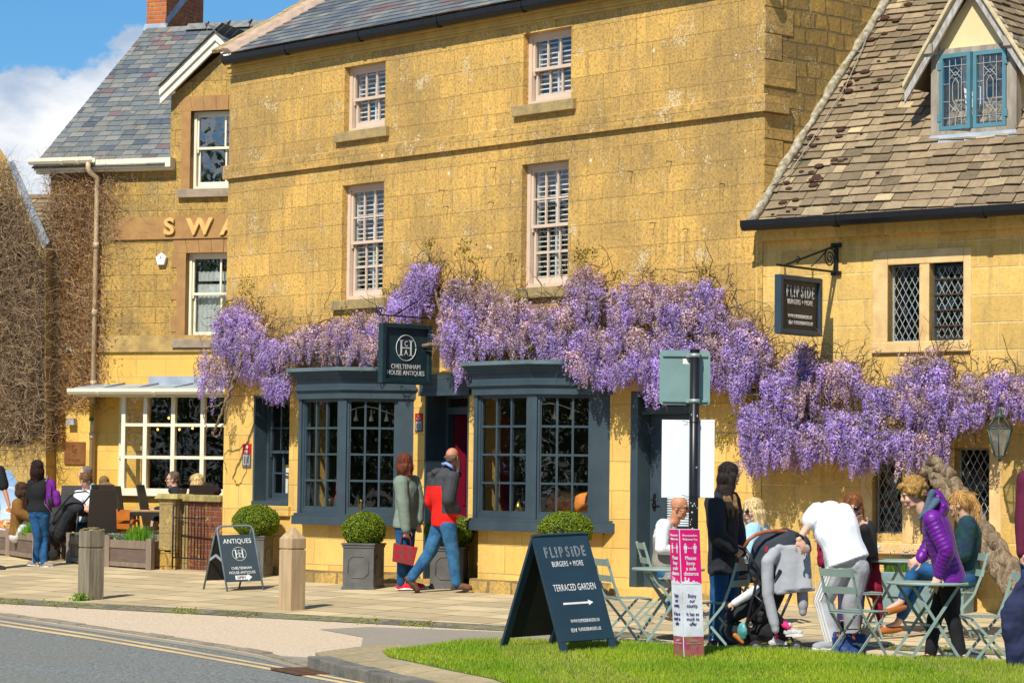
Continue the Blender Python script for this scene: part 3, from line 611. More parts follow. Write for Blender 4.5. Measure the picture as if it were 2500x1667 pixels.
# upper mullioned window: two lights; lower windows in the shade of the wisteria
U1 = rr((2168, 650), (2244, 832)); U2 = rr((2269, 643), (2352, 830)); SUR = rr((2143, 625), (2363, 845))
L0 = rr((2130, 1180), (2203, 1302)); L1 = rr((2248, 1093), (2306, 1300)); L2 = rr((2330, 1093), (2415, 1300))
for w in (L1, L2): w[3] = L2[3]; w[2] = L0[2]
L0[3] = L2[3]
U1[3] = U2[3]; U1[2] = U2[2]
m = MB(); wall_grid(m, FR_, -0.02, 6.0, -0.3, 4.35, [U1, U2, L0, L1, L2], 0.16); m.poly([FR_.p(6, -.3), FR_.p(6, 4.35), FR_.p(6, 8.6, -3.5), FR_.p(6, 4.35, -7), FR_.p(6, -.3, -7)]); m.build('wall', S_RIGHT, right)
m = MB()                                        # moulded surround and mullion
fr_ = 0.004
m.box(FR_, SUR[0]-0.06, U1[0], U1[2]-0.0, U1[3]+0.16, -0.10, 0.012); m.box(FR_, U2[1], SUR[1]+0.04, U1[2]-0.0, U1[3]+0.16, -0.10, 0.012)
m.box(FR_, U1[0], U2[1], U1[3], U1[3]+0.16, -0.14, 0.013); m.box(FR_, U1[1], U2[0], U1[2], U1[3], -0.12, 0.006); m.box(FR_, SUR[0]-0.06, SUR[1]+0.04, U1[2]-0.12, U1[2], -0.14, 0.04)
m.build('window_surround', JAMB, right, 0.012)
m = MB()
for (a, b) in ((L0[0]-0.14, L0[0]), (L0[1], L0[1]+0.14), (L1[0]-0.10, L1[0]), (L1[1], L2[0]), (L2[1], L2[1]+0.14)): m.box(FR_, a, b, L0[2]-0.101, L0[3]+0.12, -0.12, 0.01)
m.box(FR_, L0[0]-0.25, L2[1]+0.2, L0[2]-0.22, L0[2]-0.101, -0.1, 0.07); m.build('window_surround', JAMB, right, 0.012)
for (w, dark, dx) in ((U1, False, 0.078), (U2, True, 0.078), (L0, False, 0.085), (L1, False, 0.085), (L2, False, 0.085)):
    m = MB(); frame_rect(m, FR_, w[0]+0.004, w[1]-0.004, w[2]+0.004, w[3]-0.004, 0.03 if dark else 0.014, -0.14, -0.105)
    wd = m.build('window', plain('dark casement paint', (0.03, 0.055, 0.08), 0.4) if dark else LEADW, right)
    m = MB(); lattice(m, FR_, w[0]+0.014, w[1]-0.014, w[2]+0.014, w[3]-0.014, dx, dx*1.75, 0.006, -0.113)
    m.build('lead_lattice', LEADW, wd)
    if dark:
        m = MB()
        for k in range(1, 5): y = w[2]+(w[3]-w[2])*k/5; m.box(FR_, w[0]+0.01, w[1]-0.01, y-0.006, y+0.006, -0.105, -0.09)
        m.build('saddle_bar', plain('rusty iron', (0.10, 0.045, 0.025), 0.8), wd)
    m = MB(); n = int((w[3]-w[2])/0.14)+1
    m.quad(FR_.p(w[0], w[2], -0.12), FR_.p(w[1], w[2], -0.12), FR_.p(w[1], w[3], -0.12), FR_.p(w[0], w[3], -0.12)); m.build('pane', GLASSL, wd)
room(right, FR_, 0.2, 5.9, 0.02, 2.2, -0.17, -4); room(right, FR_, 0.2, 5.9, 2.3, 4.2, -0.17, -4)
TP = math.atan(1.225); zr0 = 4.47; ce = 0.24
sR = -FR_.n*math.cos(TP)+np.array([0, 0, math.sin(TP)]); OR = FR_.p(0, zr0-1.225*ce, ce)
def roofR(x, y, lift=0.0): q = on(x, y, OR, np.cross(FR_.u, sR)); return float((q-OR)@FR_.u), float((q-OR)@sR)
k = math.tan(ANG_R)*math.cos(TP)                  # the roof dies against the gable wall along x = XR
aL = lambda b: (XR-0.0-OR[0]+b*math.cos(TP)*(-FR_.n)[0]*-1)/FR_.u[0]
tile_roof('roof', OR, FR_.u, sR, [(-0.02, 0), (6.08, 0), (6.08, 5.6), (aL(5.6), 5.6), (aL(0.4), 0.4)], 0.225, 0.132, 0.085, 0.015, pal_stone, STILE, right, 0.48)
m = MB(); pts = []
for i in range(40): b = 0.05+i*0.13; pts.append(OR+FR_.u*(aL(b)+0.03)+sR*b+np.cross(FR_.u, sR)*0.05+np.array([random.uniform(-.02, .02)]*3))
m.tube(pts, [random.uniform(0.035, 0.065) for _ in pts], 8); m.build('mortar_fillet', MORTAR, right)
nR = np.cross(FR_.u, sR); vs = []
mo = MB()
for i in range(75):                             # dark moss cushions along the valley
    b = random.random()**1.3*4.6; a = aL(b)+0.12+abs(random.gauss(0, 0.30 if random.random() < 0.86 else 1.2)); r = random.uniform(0.015, 0.045)
    mo.ell(OR+FR_.u*a+sR*b+nR*0.035, (r*1.6, r*.9, r*0.45), [FR_.u, sR, nR], 7)
mo.build('moss', plain('dark brown moss', (0.055, 0.022, 0.016), 1.0, (0.09, 0.04, 0.02), 30, 1.0, 80), right)['kind'] = 'stuff'
g0 = FR_.m(1815, 548, 0.3); g1 = FR_.m(2500, 512, 0.3)
gutter('gutter', FR_, g0[0], 6.15, (g0[1]+g1[1])/2+0.03, 0.30, 0.07, BLACKP, right, [1.2, 3.0])
m = MB(); m.box(FR_, 0.05, 6.0, zr0-1.225*ce-0.14, zr0-1.225*ce-0.02, 0.0, 0.10); m.build('eaves_course', S_RIGHT, right)
# wire running down the valley
m = MB(); pts = [OR+FR_.u*a+sR*b+nR*h for a, b, h in [roofR(x, y)+(h,) for x, y, h in ((2160, 5, .06), (2110, 130, .06), (2070, 220, .06), (1990, 350, .07), (1930, 440, .07), (1870, 480, .09))]]
m.tube(pts, 0.007, 5); m.build('cable', plain('grey cable', (0.35, 0.32, 0.27), 0.7), right)
# dormer
ab = roofR(2370, 330); Pd = OR+FR_.u*ab[0]+sR*ab[1]; cD = float((Pd-FR_.O)@FR_.n)
def dm(x, y, c=cD): return FR_.m(x, y, c)
A0, A1 = dm(2281, 200)[0], dm(2478, 200)[0]; Bb, Bt = dm(2380, 318)[1], dm(2380, 120)[1]; ap = dm(2337, -38)
apx = (A0+A1)/2; ap = (apx, max(ap[1], Bt+0.7))
m = MB(); m.poly([FR_.p(A0-0.03, Bt, cD-0.01), FR_.p(A1+0.03, Bt, cD-0.01), FR_.p(ap[0], ap[1]-0.05, cD-0.01)]); m.prism([FR_.p(A0-0.03, Bt, cD-0.011), FR_.p(A1+0.03, Bt, cD-0.011), FR_.p(ap[0], ap[1]-0.05, cD-0.011)], -FR_.n*0.05)
dorm = m.build('dormer', PLASTER, right)
m = MB()
for a in (A0, A1):
    m.poly([FR_.p(a, Bb-0.1, cD-0.02), FR_.p(a, Bt+0.02, cD-0.02), FR_.p(a, Bt+0.02, cD-2.2), FR_.p(a, Bb-0.1, cD-2.2)])
m.build('dormer_cheek', PLASTER, dorm)
m = MB(); m.box(FR_, A0-0.03, A0+0.07, Bb-0.02, Bt+0.02, cD-0.09, cD+0.02); m.box(FR_, A1-0.09, A1+0.03, Bb-0.02, Bt+0.02, cD-0.09, cD+0.02)
m.box(FR_, A0+0.07, A1-0.09, Bt-0.03, Bt+0.03, cD-0.08, cD+0.015); m.box(FR_, A0-0.02, A1+0.02, Bb-0.05, Bb+0.015, cD-0.08, cD+0.03)
m.build('oak_frame', OAK, dorm)
rise = (ap[1]-Bt); half = (A1-A0)/2; ovr = 0.30; slope = rise/half
for sgn in (-1, 1):
    m = MB(); e = FR_.p(apx+sgn*(half+ovr), Bt-slope*ovr+0.05, cD+0.13); t_ = FR_.p(apx, ap[1]+0.05, cD+0.13)
    m.prism([e, t_, t_+np.array([0, 0, -0.15]), e+np.array([0, 0, -0.15])] if sgn < 0 else [t_, e, e+np.array([0, 0, -0.15]), t_+np.array([0, 0, -0.15])], -FR_.n*0.03)
    m.build('bargeboard', plain('flaking grey white board', (0.50, 0.49, 0.46), 0.8, (0.30, 0.26, 0.22), 9, 0.3, 40, stretch=(4, 4, 1)), dorm)
    m = MB(); e2 = e+FR_.n*0.05; t2 = t_+FR_.n*0.05; up = np.array([0, 0, 0.07]); m.prism([e2, t2, t2+up, e2+up], -FR_.n*0.12); m.build('verge_mortar', plain('cream verge mortar', (0.66, 0.54, 0.32), 0.95, None, 9, 0.6, 30), dorm, 0.01)
    uu = -FR_.n; ss = (t_-e)/np.linalg.norm(t_-e); L = np.linalg.norm(t_-e)
    if sgn > 0: tile_roof('dormer_roof', e+uu*0.0+FR_.n*0.02+np.array([0, 0, 0.03]), uu, ss, [(0, 0), (2.4, 0), (2.4, L), (0, L)], 0.2, 0.12, 0.10, 0.014, pal_stone, STILE, dorm, 0.4)
    else: tile_roof('dormer_roof', e+uu*0.0+FR_.n*0.02+np.array([0, 0, 0.03]), uu, ss, [(0, 0), (2.4, 0), (2.4, L), (0, L)], 0.2, 0.12, 0.10, 0.014, pal_stone, STILE, dorm, 0.4)
    m = MB(); q = FR_.p(apx+sgn*(half-0.0), Bt+0.0, cD-0.1); m.box(FR_, apx+sgn*half-0.06, apx+sgn*half+0.06, Bt-0.03, Bt+0.08, cD-0.1, cD+0.16); m.build('wall_plate_end', OAK, dorm, 0.008)
m = MB(); m.prism([FR_.p(A0-0.14, Bb-0.19, cD+0.10), FR_.p(A1+0.10, Bb-0.19, cD+0.10), FR_.p(A1+0.03, Bb-0.03, cD+0.03), FR_.p(A0-0.03, Bb-0.03, cD+0.03)], -FR_.n*0.02-np.array([0, 0, 0.03])); m.build('lead_apron', LEAD, dorm)
mid = (A0+0.07+A1-0.09)/2
for (a0, a1, sw, k) in ((A0+0.075, mid-0.004, 0.07, 0), (mid+0.004, A1-0.095, -0.02, 1)):
    F2 = Fr(FR_.p(a0, 0, cD), ANG_R+sw*(-1.4 if k == 0 else 1)); w = a1-a0; m = MB(); frame_rect(m, F2, 0, w, Bb+0.02, Bt-0.03, 0.045, -0.02, 0.022)
    cs = m.build('casement', TEAL, dorm); b0, b1 = Bb+0.065, Bt-0.075; x0, x1 = 0.045, w-0.045; W = x1-x0; H = b1-b0
    m = MB(); t_ = 0.006
    def ln(xa, ya, xb, yb): m.bar(F2.p(x0+W*xa, b0+H*ya, 0.0), F2.p(x0+W*xb, b0+H*yb, 0.0), t_*1.4, t_, np.cross(F2.n, [0, 0, 1.0]) if abs(yb-ya) > 0.01 else (0, 0, 1))
    for x in (0.25, 0.75): ln(x, 0, x, 1)
    for y in (0.12, 0.88): ln(0, y, 1, y)
    for y in (0.36, 0.62): ln(0, y, .25, y); ln(.75, y, 1, y)
    for cy in (0.24, 0.76): 
        for s_ in (-1, 1):
            for q in (-1, 1): ln(.25, cy+s_*0.0+0.10*s_*0, .5, cy+0.10*q); ln(.5, cy+0.10*q, .75, cy)
            ln(.25, cy+0.08*s_, .5, cy-0.03*s_); ln(.5, cy-0.03*s_, .75, cy+0.08*s_)
    for x in (.38, .62): ln(x, .38, x, .62); ln(x, .62, .5, .70); ln(x, .38, .5, .30)
    ln(.5, .88, .5, 1); ln(.5, 0, .5, .12); m.build('lead_pattern', LEADW, cs)
    g = MB(); g.quad(F2.p(x0, b0, -0.005), F2.p(x1, b0, -0.005), F2.p(x1, b1, -0.005), F2.p(x0, b1, -0.005)); g.build('pane', GLASSB, cs)
    m = MB()
    for y in (Bb+0.16, Bt-0.16): m.box(F2, (-0.02 if k == 0 else w-0.02), (0.03 if k == 0 else w+0.02), y-0.04, y+0.04, 0.022, 0.03)
    m.build('hinge', TEAL, cs)
room(dorm, FR_, A0+0.08, A1-0.1, Bb-0.05, Bt, cD-0.09, cD-1.5)
m = MB(); m.quad(FR_.p(A0+0.3, Bb, cD-0.22), FR_.p(A0+0.5, Bb, cD-0.3), FR_.p(A0+0.42, Bt, cD-0.3), FR_.p(A0+0.2, Bt, cD-0.22)); m.build('curtain', WHITEP, dorm)
# ================================================================ SWAN: brown gold stone inn on the left
swan = thing('stone_inn', 'weathered brown gold stone inn with slate roof, wall dormer and cream shop window', 'inn', FS.p(-1, 0))
def sr(tl, br, c=0.0):
    p, q = FS.m(*tl, c), FS.m(*br, c); return [p[0], q[0], q[1], p[1]]
SW1 = sr((467, 272), (467, 462)); SW1[1] = SW1[0]+1.12; SW2 = sr((455, 618), (455, 828)); SW2[1] = SW2[0]+1.12
SA0 = FS.m(112, 1000)[0]; SEV = FS.m(200, 392)[1]; ZS1 = FS.m(300, 852)[1]
BA0, BA1 = FS.m(300, 1080, 0.45)[0], 1.9; BZ0, BZ1 = FS.m(350, 1196, 0.45)[1], FS.m(350, 962, 0.45)[1]
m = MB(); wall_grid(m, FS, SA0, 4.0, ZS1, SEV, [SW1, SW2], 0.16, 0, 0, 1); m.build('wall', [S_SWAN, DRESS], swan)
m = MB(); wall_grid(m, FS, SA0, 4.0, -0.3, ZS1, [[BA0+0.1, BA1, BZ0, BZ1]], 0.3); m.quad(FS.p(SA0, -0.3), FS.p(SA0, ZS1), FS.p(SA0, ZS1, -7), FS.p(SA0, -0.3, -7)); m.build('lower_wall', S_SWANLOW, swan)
m = MB(); aD0, aD1 = FS.m(417, 300)[0], FS.m(417, 300)[0]+1.75; apz = FS.m(520, 118)[1]; adx = (aD0+aD1)/2; shz = FS.m(417, 235)[1]
m.poly([FS.p(aD0, SEV, 0), FS.p(aD1, SEV, 0), FS.p(aD1, shz, 0), FS.p(adx, apz-0.1, 0), FS.p(aD0, shz, 0)])
mm = MB()
A = [SW1[0], SW1[1]]
mm.quad(FS.p(aD0, SEV), FS.p(A[0], SEV), FS.p(A[0], SW1[3]), FS.p(aD0, SW1[3])); mm.quad(FS.p(A[1], SEV), FS.p(aD1, SEV), FS.p(aD1, SW1[3]), FS.p(A[1], SW1[3]))
mm.poly([FS.p(aD0, SW1[3]), FS.p(aD1, SW1[3]), FS.p(aD1, shz), FS.p(adx, apz-0.1), FS.p(aD0, shz)])
for (p, q) in (((A[0], SEV), (A[0], SW1[3])), ((A[1], SEV), (A[1], SW1[3])), ((A[0], SW1[3]), (A[1], SW1[3]))): mm.quad(FS.p(*p), FS.p(*p, -.16), FS.p(*q, -.16), FS.p(*q), 1)
for a in (aD0, aD1): mm.quad(FS.p(a, SEV), FS.p(a, shz), FS.p(a, shz, -2.0), FS.p(a, SEV, -2.0))
mm.build('dormer_wall', [S_SWAN, DRESS], swan)
TS = math.atan(0.77); sS = -FS.n*math.cos(TS)+np.array([0, 0, math.sin(TS)]); OS = FS.p(0, SEV+0.03-0.77*0.22, 0.22); LS = 3.75/math.cos(TS)
aV = FS.m(80, 378, 0.2)[0]
tile_roof('roof', OS, FS.u, sS, [(aV, 0), (aD0, 0), (aD0, 1.5), (6.5, 1.5), (6.5, LS), (aV+0.05, LS)], 0.25, 0.165, 0.165, 0.008, pal_slate, SLATE, swan, 0.15)
m = MB(); nS = np.cross(FS.u, sS)
back = FS.p(0, OS[2], -7.3); rd = OS+sS*LS
m.quad(rd+FS.u*aV, rd+FS.u*6.5, back*np.array([1, 1, 0])+np.array([0, 0, OS[2]])+FS.u*6.5, back*np.array([1, 1, 0])+np.array([0, 0, OS[2]])+FS.u*aV); m.build('rear_slope', plain('slate grey', (0.12, 0.13, 0.13), 0.7), swan)
m = MB()
for i in range(24):
    a = aV+0.9+i*0.42; p = rd+FS.u*a+nS*0.02; m.prism([p-FS.n*-0.13-np.array([0, 0, .06]), p+np.array([0, 0, .07]), p-FS.n*0.13*-1*-1-np.array([0, 0, .06])], FS.u*0.40); m.tube([p+FS.u*0.39+np.array([0, 0, .03])-FS.n*0.1, p+FS.u*0.39+np.array([0, 0, .09]), p+FS.u*0.39+np.array([0, 0, .03])+FS.n*0.1], 0.02, 5)
m.build('ridge_tile', plain('grey ridge tile', (0.24, 0.24, 0.22), 0.9, (0.14, 0.14, 0.13), 9, 0.5, 40), swan)
# verge of the dormer, fascia, gutter, downpipe
m = MB(); f1 = FS.m(415, 385, 0.2)[0]; m.box(FS, aV+0.02, f1, SEV-0.17, SEV-0.02, 0.0, 0.19); m.box(FS, aV+0.02, f1, SEV-0.21, SEV-0.171, 0.0, 0.12); m.build('eaves_fascia', CREAM, swan)
gutter('gutter', FS, aV-0.02, FS.m(228, 380, .26)[0], SEV+0.0, 0.26, 0.06, CREAM, swan, [-2.9, -2.6])
dpa = FS.m(234, 600, 0.1)[0]
m = MB(); m.tube([FS.p(dpa-0.08, SEV-0.05, 0.26), FS.p(dpa-0.08, SEV-0.16, 0.26), FS.p(dpa-0.06, SEV-0.24, 0.22), FS.p(dpa, SEV-0.30, 0.12), FS.p(dpa, SEV-0.45, 0.09), FS.p(dpa, 0.05, 0.09)], 0.042, 10)
for z in (5.0, 3.9, 2.75, 1.9): m.tube([FS.p(dpa, z, 0.09), FS.p(dpa, z+0.10, 0.09)], 0.052, 10)
m.build('downpipe', PIPE, swan)
BG = plain('cream bargeboard', (0.82, 0.79, 0.66), 0.45, (0.76, 0.72, 0.58), 3)
eL = (FS.m(388, 232, 0.22)[0], FS.m(388, 232, 0.22)[1]); apb = apz+0.10
for sgn in (-1, 1):
    ea = adx+sgn*(adx-eL[0]); e = FS.p(ea, eL[1]+0.12, 0.22); t_ = FS.p(adx, apb+0.12, 0.22); m = MB()
    for dz, hh, cc in ((0, 0.13, 0.0), (-0.13, 0.13, -0.035)):
        P = [e+np.array([0, 0, dz])+FS.n*cc, t_+np.array([0, 0, dz])+FS.n*cc, t_+np.array([0, 0, dz-hh])+FS.n*cc, e+np.array([0, 0, dz-hh])+FS.n*cc]
        m.prism(P if sgn < 0 else P[::-1], -FS.n*0.05)
    m.build('bargeboard', BG, swan)
    e3 = e+np.array([0, 0, .012]); ss = (t_-e)/np.linalg.norm(t_-e); L = np.linalg.norm(t_-e)
    tile_roof('dormer_roof', e3+FS.n*0.04, -FS.n, ss, [(0, 0), (2.6, 0), (2.6, L), (0, L)], 0.25, 0.18, 0.18, 0.008, pal_slate, SLATE, swan, 0.15)
lintel(FS, SW1[0]-0.18, SW1[1]+0.18, SW1[3]+0.003, 0.24, DRESS, swan, 7, 0.012); lintel(FS, SW2[0]-0.18, SW2[1]+0.18, SW2[3]+0.003, 0.25, DRESS, swan, 7, 0.012)
m = MB()
for w in (SW1, SW2):
    m.box(FS, w[0]-0.16, w[0]-0.001, w[2]-0.01, w[3], 0.0, 0.012)
    if w is SW2:
        m.build('window_surround', DRESS, swan); m = MB()
        for k in range(3): m.box(FS, w[0]-0.26, w[0]-0.161, w[2]+0.12+k*0.52, w[2]+0.12+k*0.52+0.26, 0.0, 0.011)
m.build('window_surround', DRESS, swan)
for w, cur in ((SW1, None), (SW2, [(SW2[0]+0.08, SW2[1]-0.08, SW2[2]+0.08, SW2[2]+0.90), (SW2[0]+0.1, SW2[1]-0.1, SW2[2]+0.95, SW2[3]-0.28)])):
    sash_window(swan, FS, w[0], w[1], w[2], w[3], -0.10, CREAM, glass('inn glass', 1.6, (0.8, 0.85, 0.85), 0.3, 0.10), (2, 1), (2, 1), 0.055, 0.53, 0, (w[0]-0.2, w[1]+0.2, w[2]-0.14, w[2]-0.005, 0.08), plain('grey stone sill', (0.36, 0.28, 0.20), 0.9, (0.26, 0.2, 0.14), 8, 0.4, 50), cur, 0.03)
bz0, bz1 = FS.m(480, 578)[1], FS.m(480, 527)[1]
m = MB(); m.box(FS, FS.m(270, 550)[0], 4.0, bz0, bz1, 0.0, 0.02); m.box(FS, FS.m(270, 550)[0], 4.0, bz0-0.03, bz0-0.001, 0.0, 0.035); bd = m.build('name_band', DRESS, swan)
GOLDL = plain('gold stone letter', (0.72, 0.46, 0.15), 0.7, (0.62, 0.38, 0.12), 6)
F_L = FS.sub(0, 0, 0.045)
for ch, xx in (('S', 414), ('W', 488), ('A', 560), ('N', 630)):
    a, b = FS.m(xx, 572, 0.03); text(ch, F_L, a, b, 0.37, GOLDL, bd, 'letter', 0, 1.15, ext=0.022, bold=0.010)
m = MB(); m.box(FS, SA0, 4.0, ZS1-0.05, ZS1+0.005, -0.01, 0.045); m.box(FS, SA0, 4.0, ZS1+0.0055, ZS1+0.22, -0.01, 0.02); m.build('string_course', plain('grey gold string course', (0.50, 0.34, 0.12), 0.9, (0.32, 0.21, 0.08), 5, 0.4, 50), swan)
# cream bow of the shop window
m = MB(); c = 0.45; zt, zb = BZ1, BZ0; sw_ = 0.32
F3 = Fr(FS.p(BA0-sw_, 0, 0.0), ANG_S-math.atan2(c, sw_)*1.0); L3 = math.hypot(c, sw_)
m2 = MB(); F3 = Fr(FS.p(BA0-sw_, 0, 0.0), math.atan2((FS.u*sw_+FS.n*c)[1], (FS.u*sw_+FS.n*c)[0]))
xs = [300, 353, 421, 493, 560, 628]; xa = [FS.m(x, 1080, c)[0] for x in xs]; zr = [zb, FS.m(400, 1116, c)[1], FS.m(400, 1037, c)[1], zt]
for i, a in enumerate(xa): m.box(FS, a-0.035, a+0.035, zb, zt, c-0.08, c)
for z in zr[1:-1]: m.box(FS, xa[0], BA1, z-0.025, z+0.025, c-0.07, c-0.005)
m.box(FS, xa[0]-0.02, BA1, zt-0.05, zt+0.10, c-0.09, c+0.01); m.box(FS, xa[0]-0.03, BA1, zb-0.09, zb+0.03, c-0.12, c+0.05)
m.box(F3, 0, 0.05, zb, zt, -0.07, 0); 
for z in zr[1:-1]: m.box(F3, 0.03, L3-0.03, z-0.025, z+0.025, -0.06, -0.005)
m.box(F3, 0, L3-0.02, zt-0.05, zt+0.09, -0.08, 0.008); m.box(F3, 0, L3, zb-0.09, zb+0.03, -0.1, 0.045)
bow = m.build('shop_window', CREAM, swan)
m = MB(); m.quad(FS.p(xa[0], zb, c-0.04), FS.p(BA1, zb, c-0.04), FS.p(BA1, zt, c-0.04), FS.p(xa[0], zt, c-0.04)); m.quad(F3.p(0.03, zb, -.03), F3.p(L3, zb, -.03), F3.p(L3, zt, -.03), F3.p(0.03, zt, -.03)); m.build('pane', GLASS, bow)
m = MB(); m.prism([FS.p(BA0-sw_+0.03, -0.3, 0.002), FS.p(BA0, -0.3, c-0.05), FS.p(BA1, -0.3, c-0.05), FS.p(BA1, -0.3, 0.002)], (0, 0, zb-0.09+0.3)); m.build('bow_base', S_SWANLOW, swan)
ra = FS.m(178, 950, 0.7)[0]; rz = FS.m(350, 948, 0.7)[1]
m = MB(); m.hexa([FS.p(ra, rz-0.06, 0.66), FS.p(2, rz-0.06, 0.66), FS.p(2, rz-0.02, 0.0), FS.p(ra+0.1, rz-0.02, 0.0), FS.p(ra, rz+0.02, 0.66), FS.p(2, rz+0.02, 0.66), FS.p(2, rz+0.09, 0.0), FS.p(ra+0.1, rz+0.09, 0.0)])
for a in np.arange(ra+0.55, 1.6, 0.62): m.tube([FS.p(a, rz+0.03, 0.66), FS.p(a, rz+0.10, 0.01)], 0.022, 6)
m.box(FS, ra+1.0, 2, rz+0.085, rz+0.22, 0.003, 0.03); cano = m.build('lead_canopy', plain('pale sheet lead', (0.38, 0.43, 0.48), 0.45, (0.26, 0.30, 0.35), 3, 0.3, 16), swan)
m = MB(); m.box(FS, ra-0.02, 2, rz-0.12, rz-0.061, 0.0, 0.66); m.build('canopy_soffit', CREAM, swan); gutter('canopy_gutter', FS, ra-0.08, 2, rz-0.02, 0.70, 0.055, CREAM, swan, [-1.9, -0.9])
room(swan, FS, SA0+0.2, 3.9, 0.02, ZS1-0.1, -0.01, -4.5); room(swan, FS, SW1[0]-.1, 3.9, ZS1+0.1, SW1[3]+.05, -0.17, -1.0)
# chimney on the left end of the ridge
ch0 = FS.m(360, 60, -2.9)[0]; m = MB(); F4 = FS; m.k = 0
cc = min(np.arange(-4.2, -2.2, .02), key=lambda q: abs(FS.m(380, 64, q)[1]-(OS[2]-.77*(q-.22)))); cA0, cA1 = FS.m(358, 40, cc)[0], FS.m(406, 40, cc)[0]; zc = FS.m(380, 64, cc)[1]; FC_ = FS; FS = FS.sub(0, 0, cc+3.0)
m.box(FS, cA0, cA1, zc-0.6, zc+1.6, -4.45, -3.0); 
for f in range(6): pass
chm = m.build('chimney', BRICKC, swan); me = chm.data; me.materials.append(BRICKC2)
for p_ in me.polygons:
    if abs(p_.normal.dot(V(FS.u))) > 0.7: p_.material_index = 1
m = MB(); m.hexa([FS.p(cA0-0.03, zc-0.08, -2.93), FS.p(cA1+0.03, zc-0.08, -2.93), FS.p(cA1+0.03, zc+0.02, -3.0), FS.p(cA0-0.03, zc+0.02, -3.0), FS.p(cA0-0.02, zc+0.04, -2.97), FS.p(cA1+0.02, zc+0.04, -2.97), FS.p(cA1+0.02, zc+0.04, -3.0), FS.p(cA0-0.02, zc+0.04, -3.0)])
m.quad(FS.p(cA1+0.005, zc-0.05, -2.95), FS.p(cA1+0.005, zc+0.9, -4.2), FS.p(cA1+0.005, zc+1.1, -4.2), FS.p(cA1+0.005, zc+0.1, -2.95)); m.build('chimney_flashing', LEAD, swan); FS = FC_
# small fittings on the inn wall: things of their own
def on_swan(name, x, y, c=0.0): a, b = FS.m(x, y, c); return a, b
a, b = on_swan('alarm', 397, 634); t_ = thing('alarm_box', 'white pentagonal alarm box on the brown stone wall', 'alarm box', FS.p(a, b))
m = MB(); pen = [(0.10*math.sin(k*2*math.pi/5), 0.11*math.cos(k*2*math.pi/5)) for k in range(5)]; m.prism([FS.p(a+x, b+y, 0.0) for x, y in pen][::-1], FS.n*0.07); m.build('case', WHITEP, t_, 0.01)
m = MB(); m.lathe(FS.p(a, b+0.03, 0.07), [(0.012, 0), (0.01, 0.006)], 8, axis=FS.n); m.build('lamp_lens', BLACKP, t_)
a, b = on_swan('lamp', 179, 1030); t_ = thing('wall_light', 'small grey box light on yellow wall beside the copper plaque', 'light', FS.p(a, b))
m = MB(); m.box(FS, a-0.07, a+0.07, b-0.05, b+0.06, 0, 0.11); m.build('housing', plain('light grey metal', (0.42, 0.42, 0.45), 0.4), t_, 0.006); m = MB(); m.box(FS, a-0.055, a+0.055, b-0.056, b-0.051, 0.015, 0.095); m.build('lens', WHITEP, t_)
a, b = on_swan('cam', 171, 856); t_ = thing('security_camera', 'tiny white sensor among dry creeper stems left of the downpipe', 'sensor', FS.p(a, b)); m = MB(); m.box(FS, a-0.045, a+0.045, b-0.02, b+0.06, 0, 0.05); m.build('bracket', WHITEP, t_, 0.006); m = MB(); m.lathe(FS.p(a, b-0.01, 0.04), [(0.03, -0.03), (0.03, 0.03)], 8, axis=FS.n); m.build('lens', BLACKP, t_)
a0, b1 = FS.m(158, 1078, 0.02); a1, b0 = FS.m(207, 1134, 0.02); t_ = thing('wall_plaque', 'square copper plaque reading THE SWAN on yellow wall', 'plaque', FS.p(a0, b0))
COPP = plain('brushed copper', (0.36, 0.15, 0.05), 0.45, (0.26, 0.10, 0.035), 4, 0, metal=0.5); m = MB(); m.box(FS, a0, a1, b0, b1, 0, 0.025); m.build('plate', COPP, t_, 0.003)
EMB = plain('embossed dark copper', (0.12, 0.05, 0.022), 0.5, metal=0.4); F5 = FS.sub(0, 0, 0.026); ac = (a0+a1)/2
text('SWAN', F5, ac, b0+0.05, 0.065, EMB, t_, 'lettering', 0, 1.0, spacing=1.25); text('THE', F5, ac, b0+0.13, 0.03, EMB, t_, 'lettering', 0, 1.0, spacing=1.3)
m = MB(); cx, cy = ac, b0+0.22
m.tube([F5.p(cx-0.01+0.035*math.cos(q), cy+0.075+0.018*math.sin(q), 0.002) for q in np.linspace(0.2, 3.3, 8)]+[F5.p(cx-0.02, cy+0.045, .002), F5.p(cx-0.035, cy+0.01, .002), F5.p(cx-0.03, cy-0.02, .002), F5.p(cx, cy-0.035, .002), F5.p(cx+0.04, cy-0.03, .002)], 0.004, 5)
m.tube([F5.p(cx, cy-0.02, .002), F5.p(cx+0.015, cy+0.015, .002), F5.p(cx+0.05, cy+0.01, .002)], 0.004, 5); m.tube([F5.p(cx, cy-0.005, .002), F5.p(cx+0.02, cy+0.035, .002), F5.p(cx+0.05, cy+0.035, .002)], 0.004, 5); m.build('emblem', EMB, t_)
a, b = FS.m(225, 1005, 0.14); t_ = thing('hanging_feeder', 'small yellow tube with green base hanging by the downpipe', 'bird feeder', FS.p(a, b))
m = MB(); m.lathe(FS.p(a, b-0.1, 0.16), [(0.035, 0), (0.035, 0.2), (0.02, 0.22)], 10); m.build('tube', plain('yellow brown plastic', (0.45, 0.30, 0.03), 0.4), t_); m = MB(); m.lathe(FS.p(a, b-0.15, 0.16), [(0.04, 0), (0.04, 0.05)], 10); m.build('base', plain('green plastic', (0.01, 0.22, 0.05), 0.4), t_)
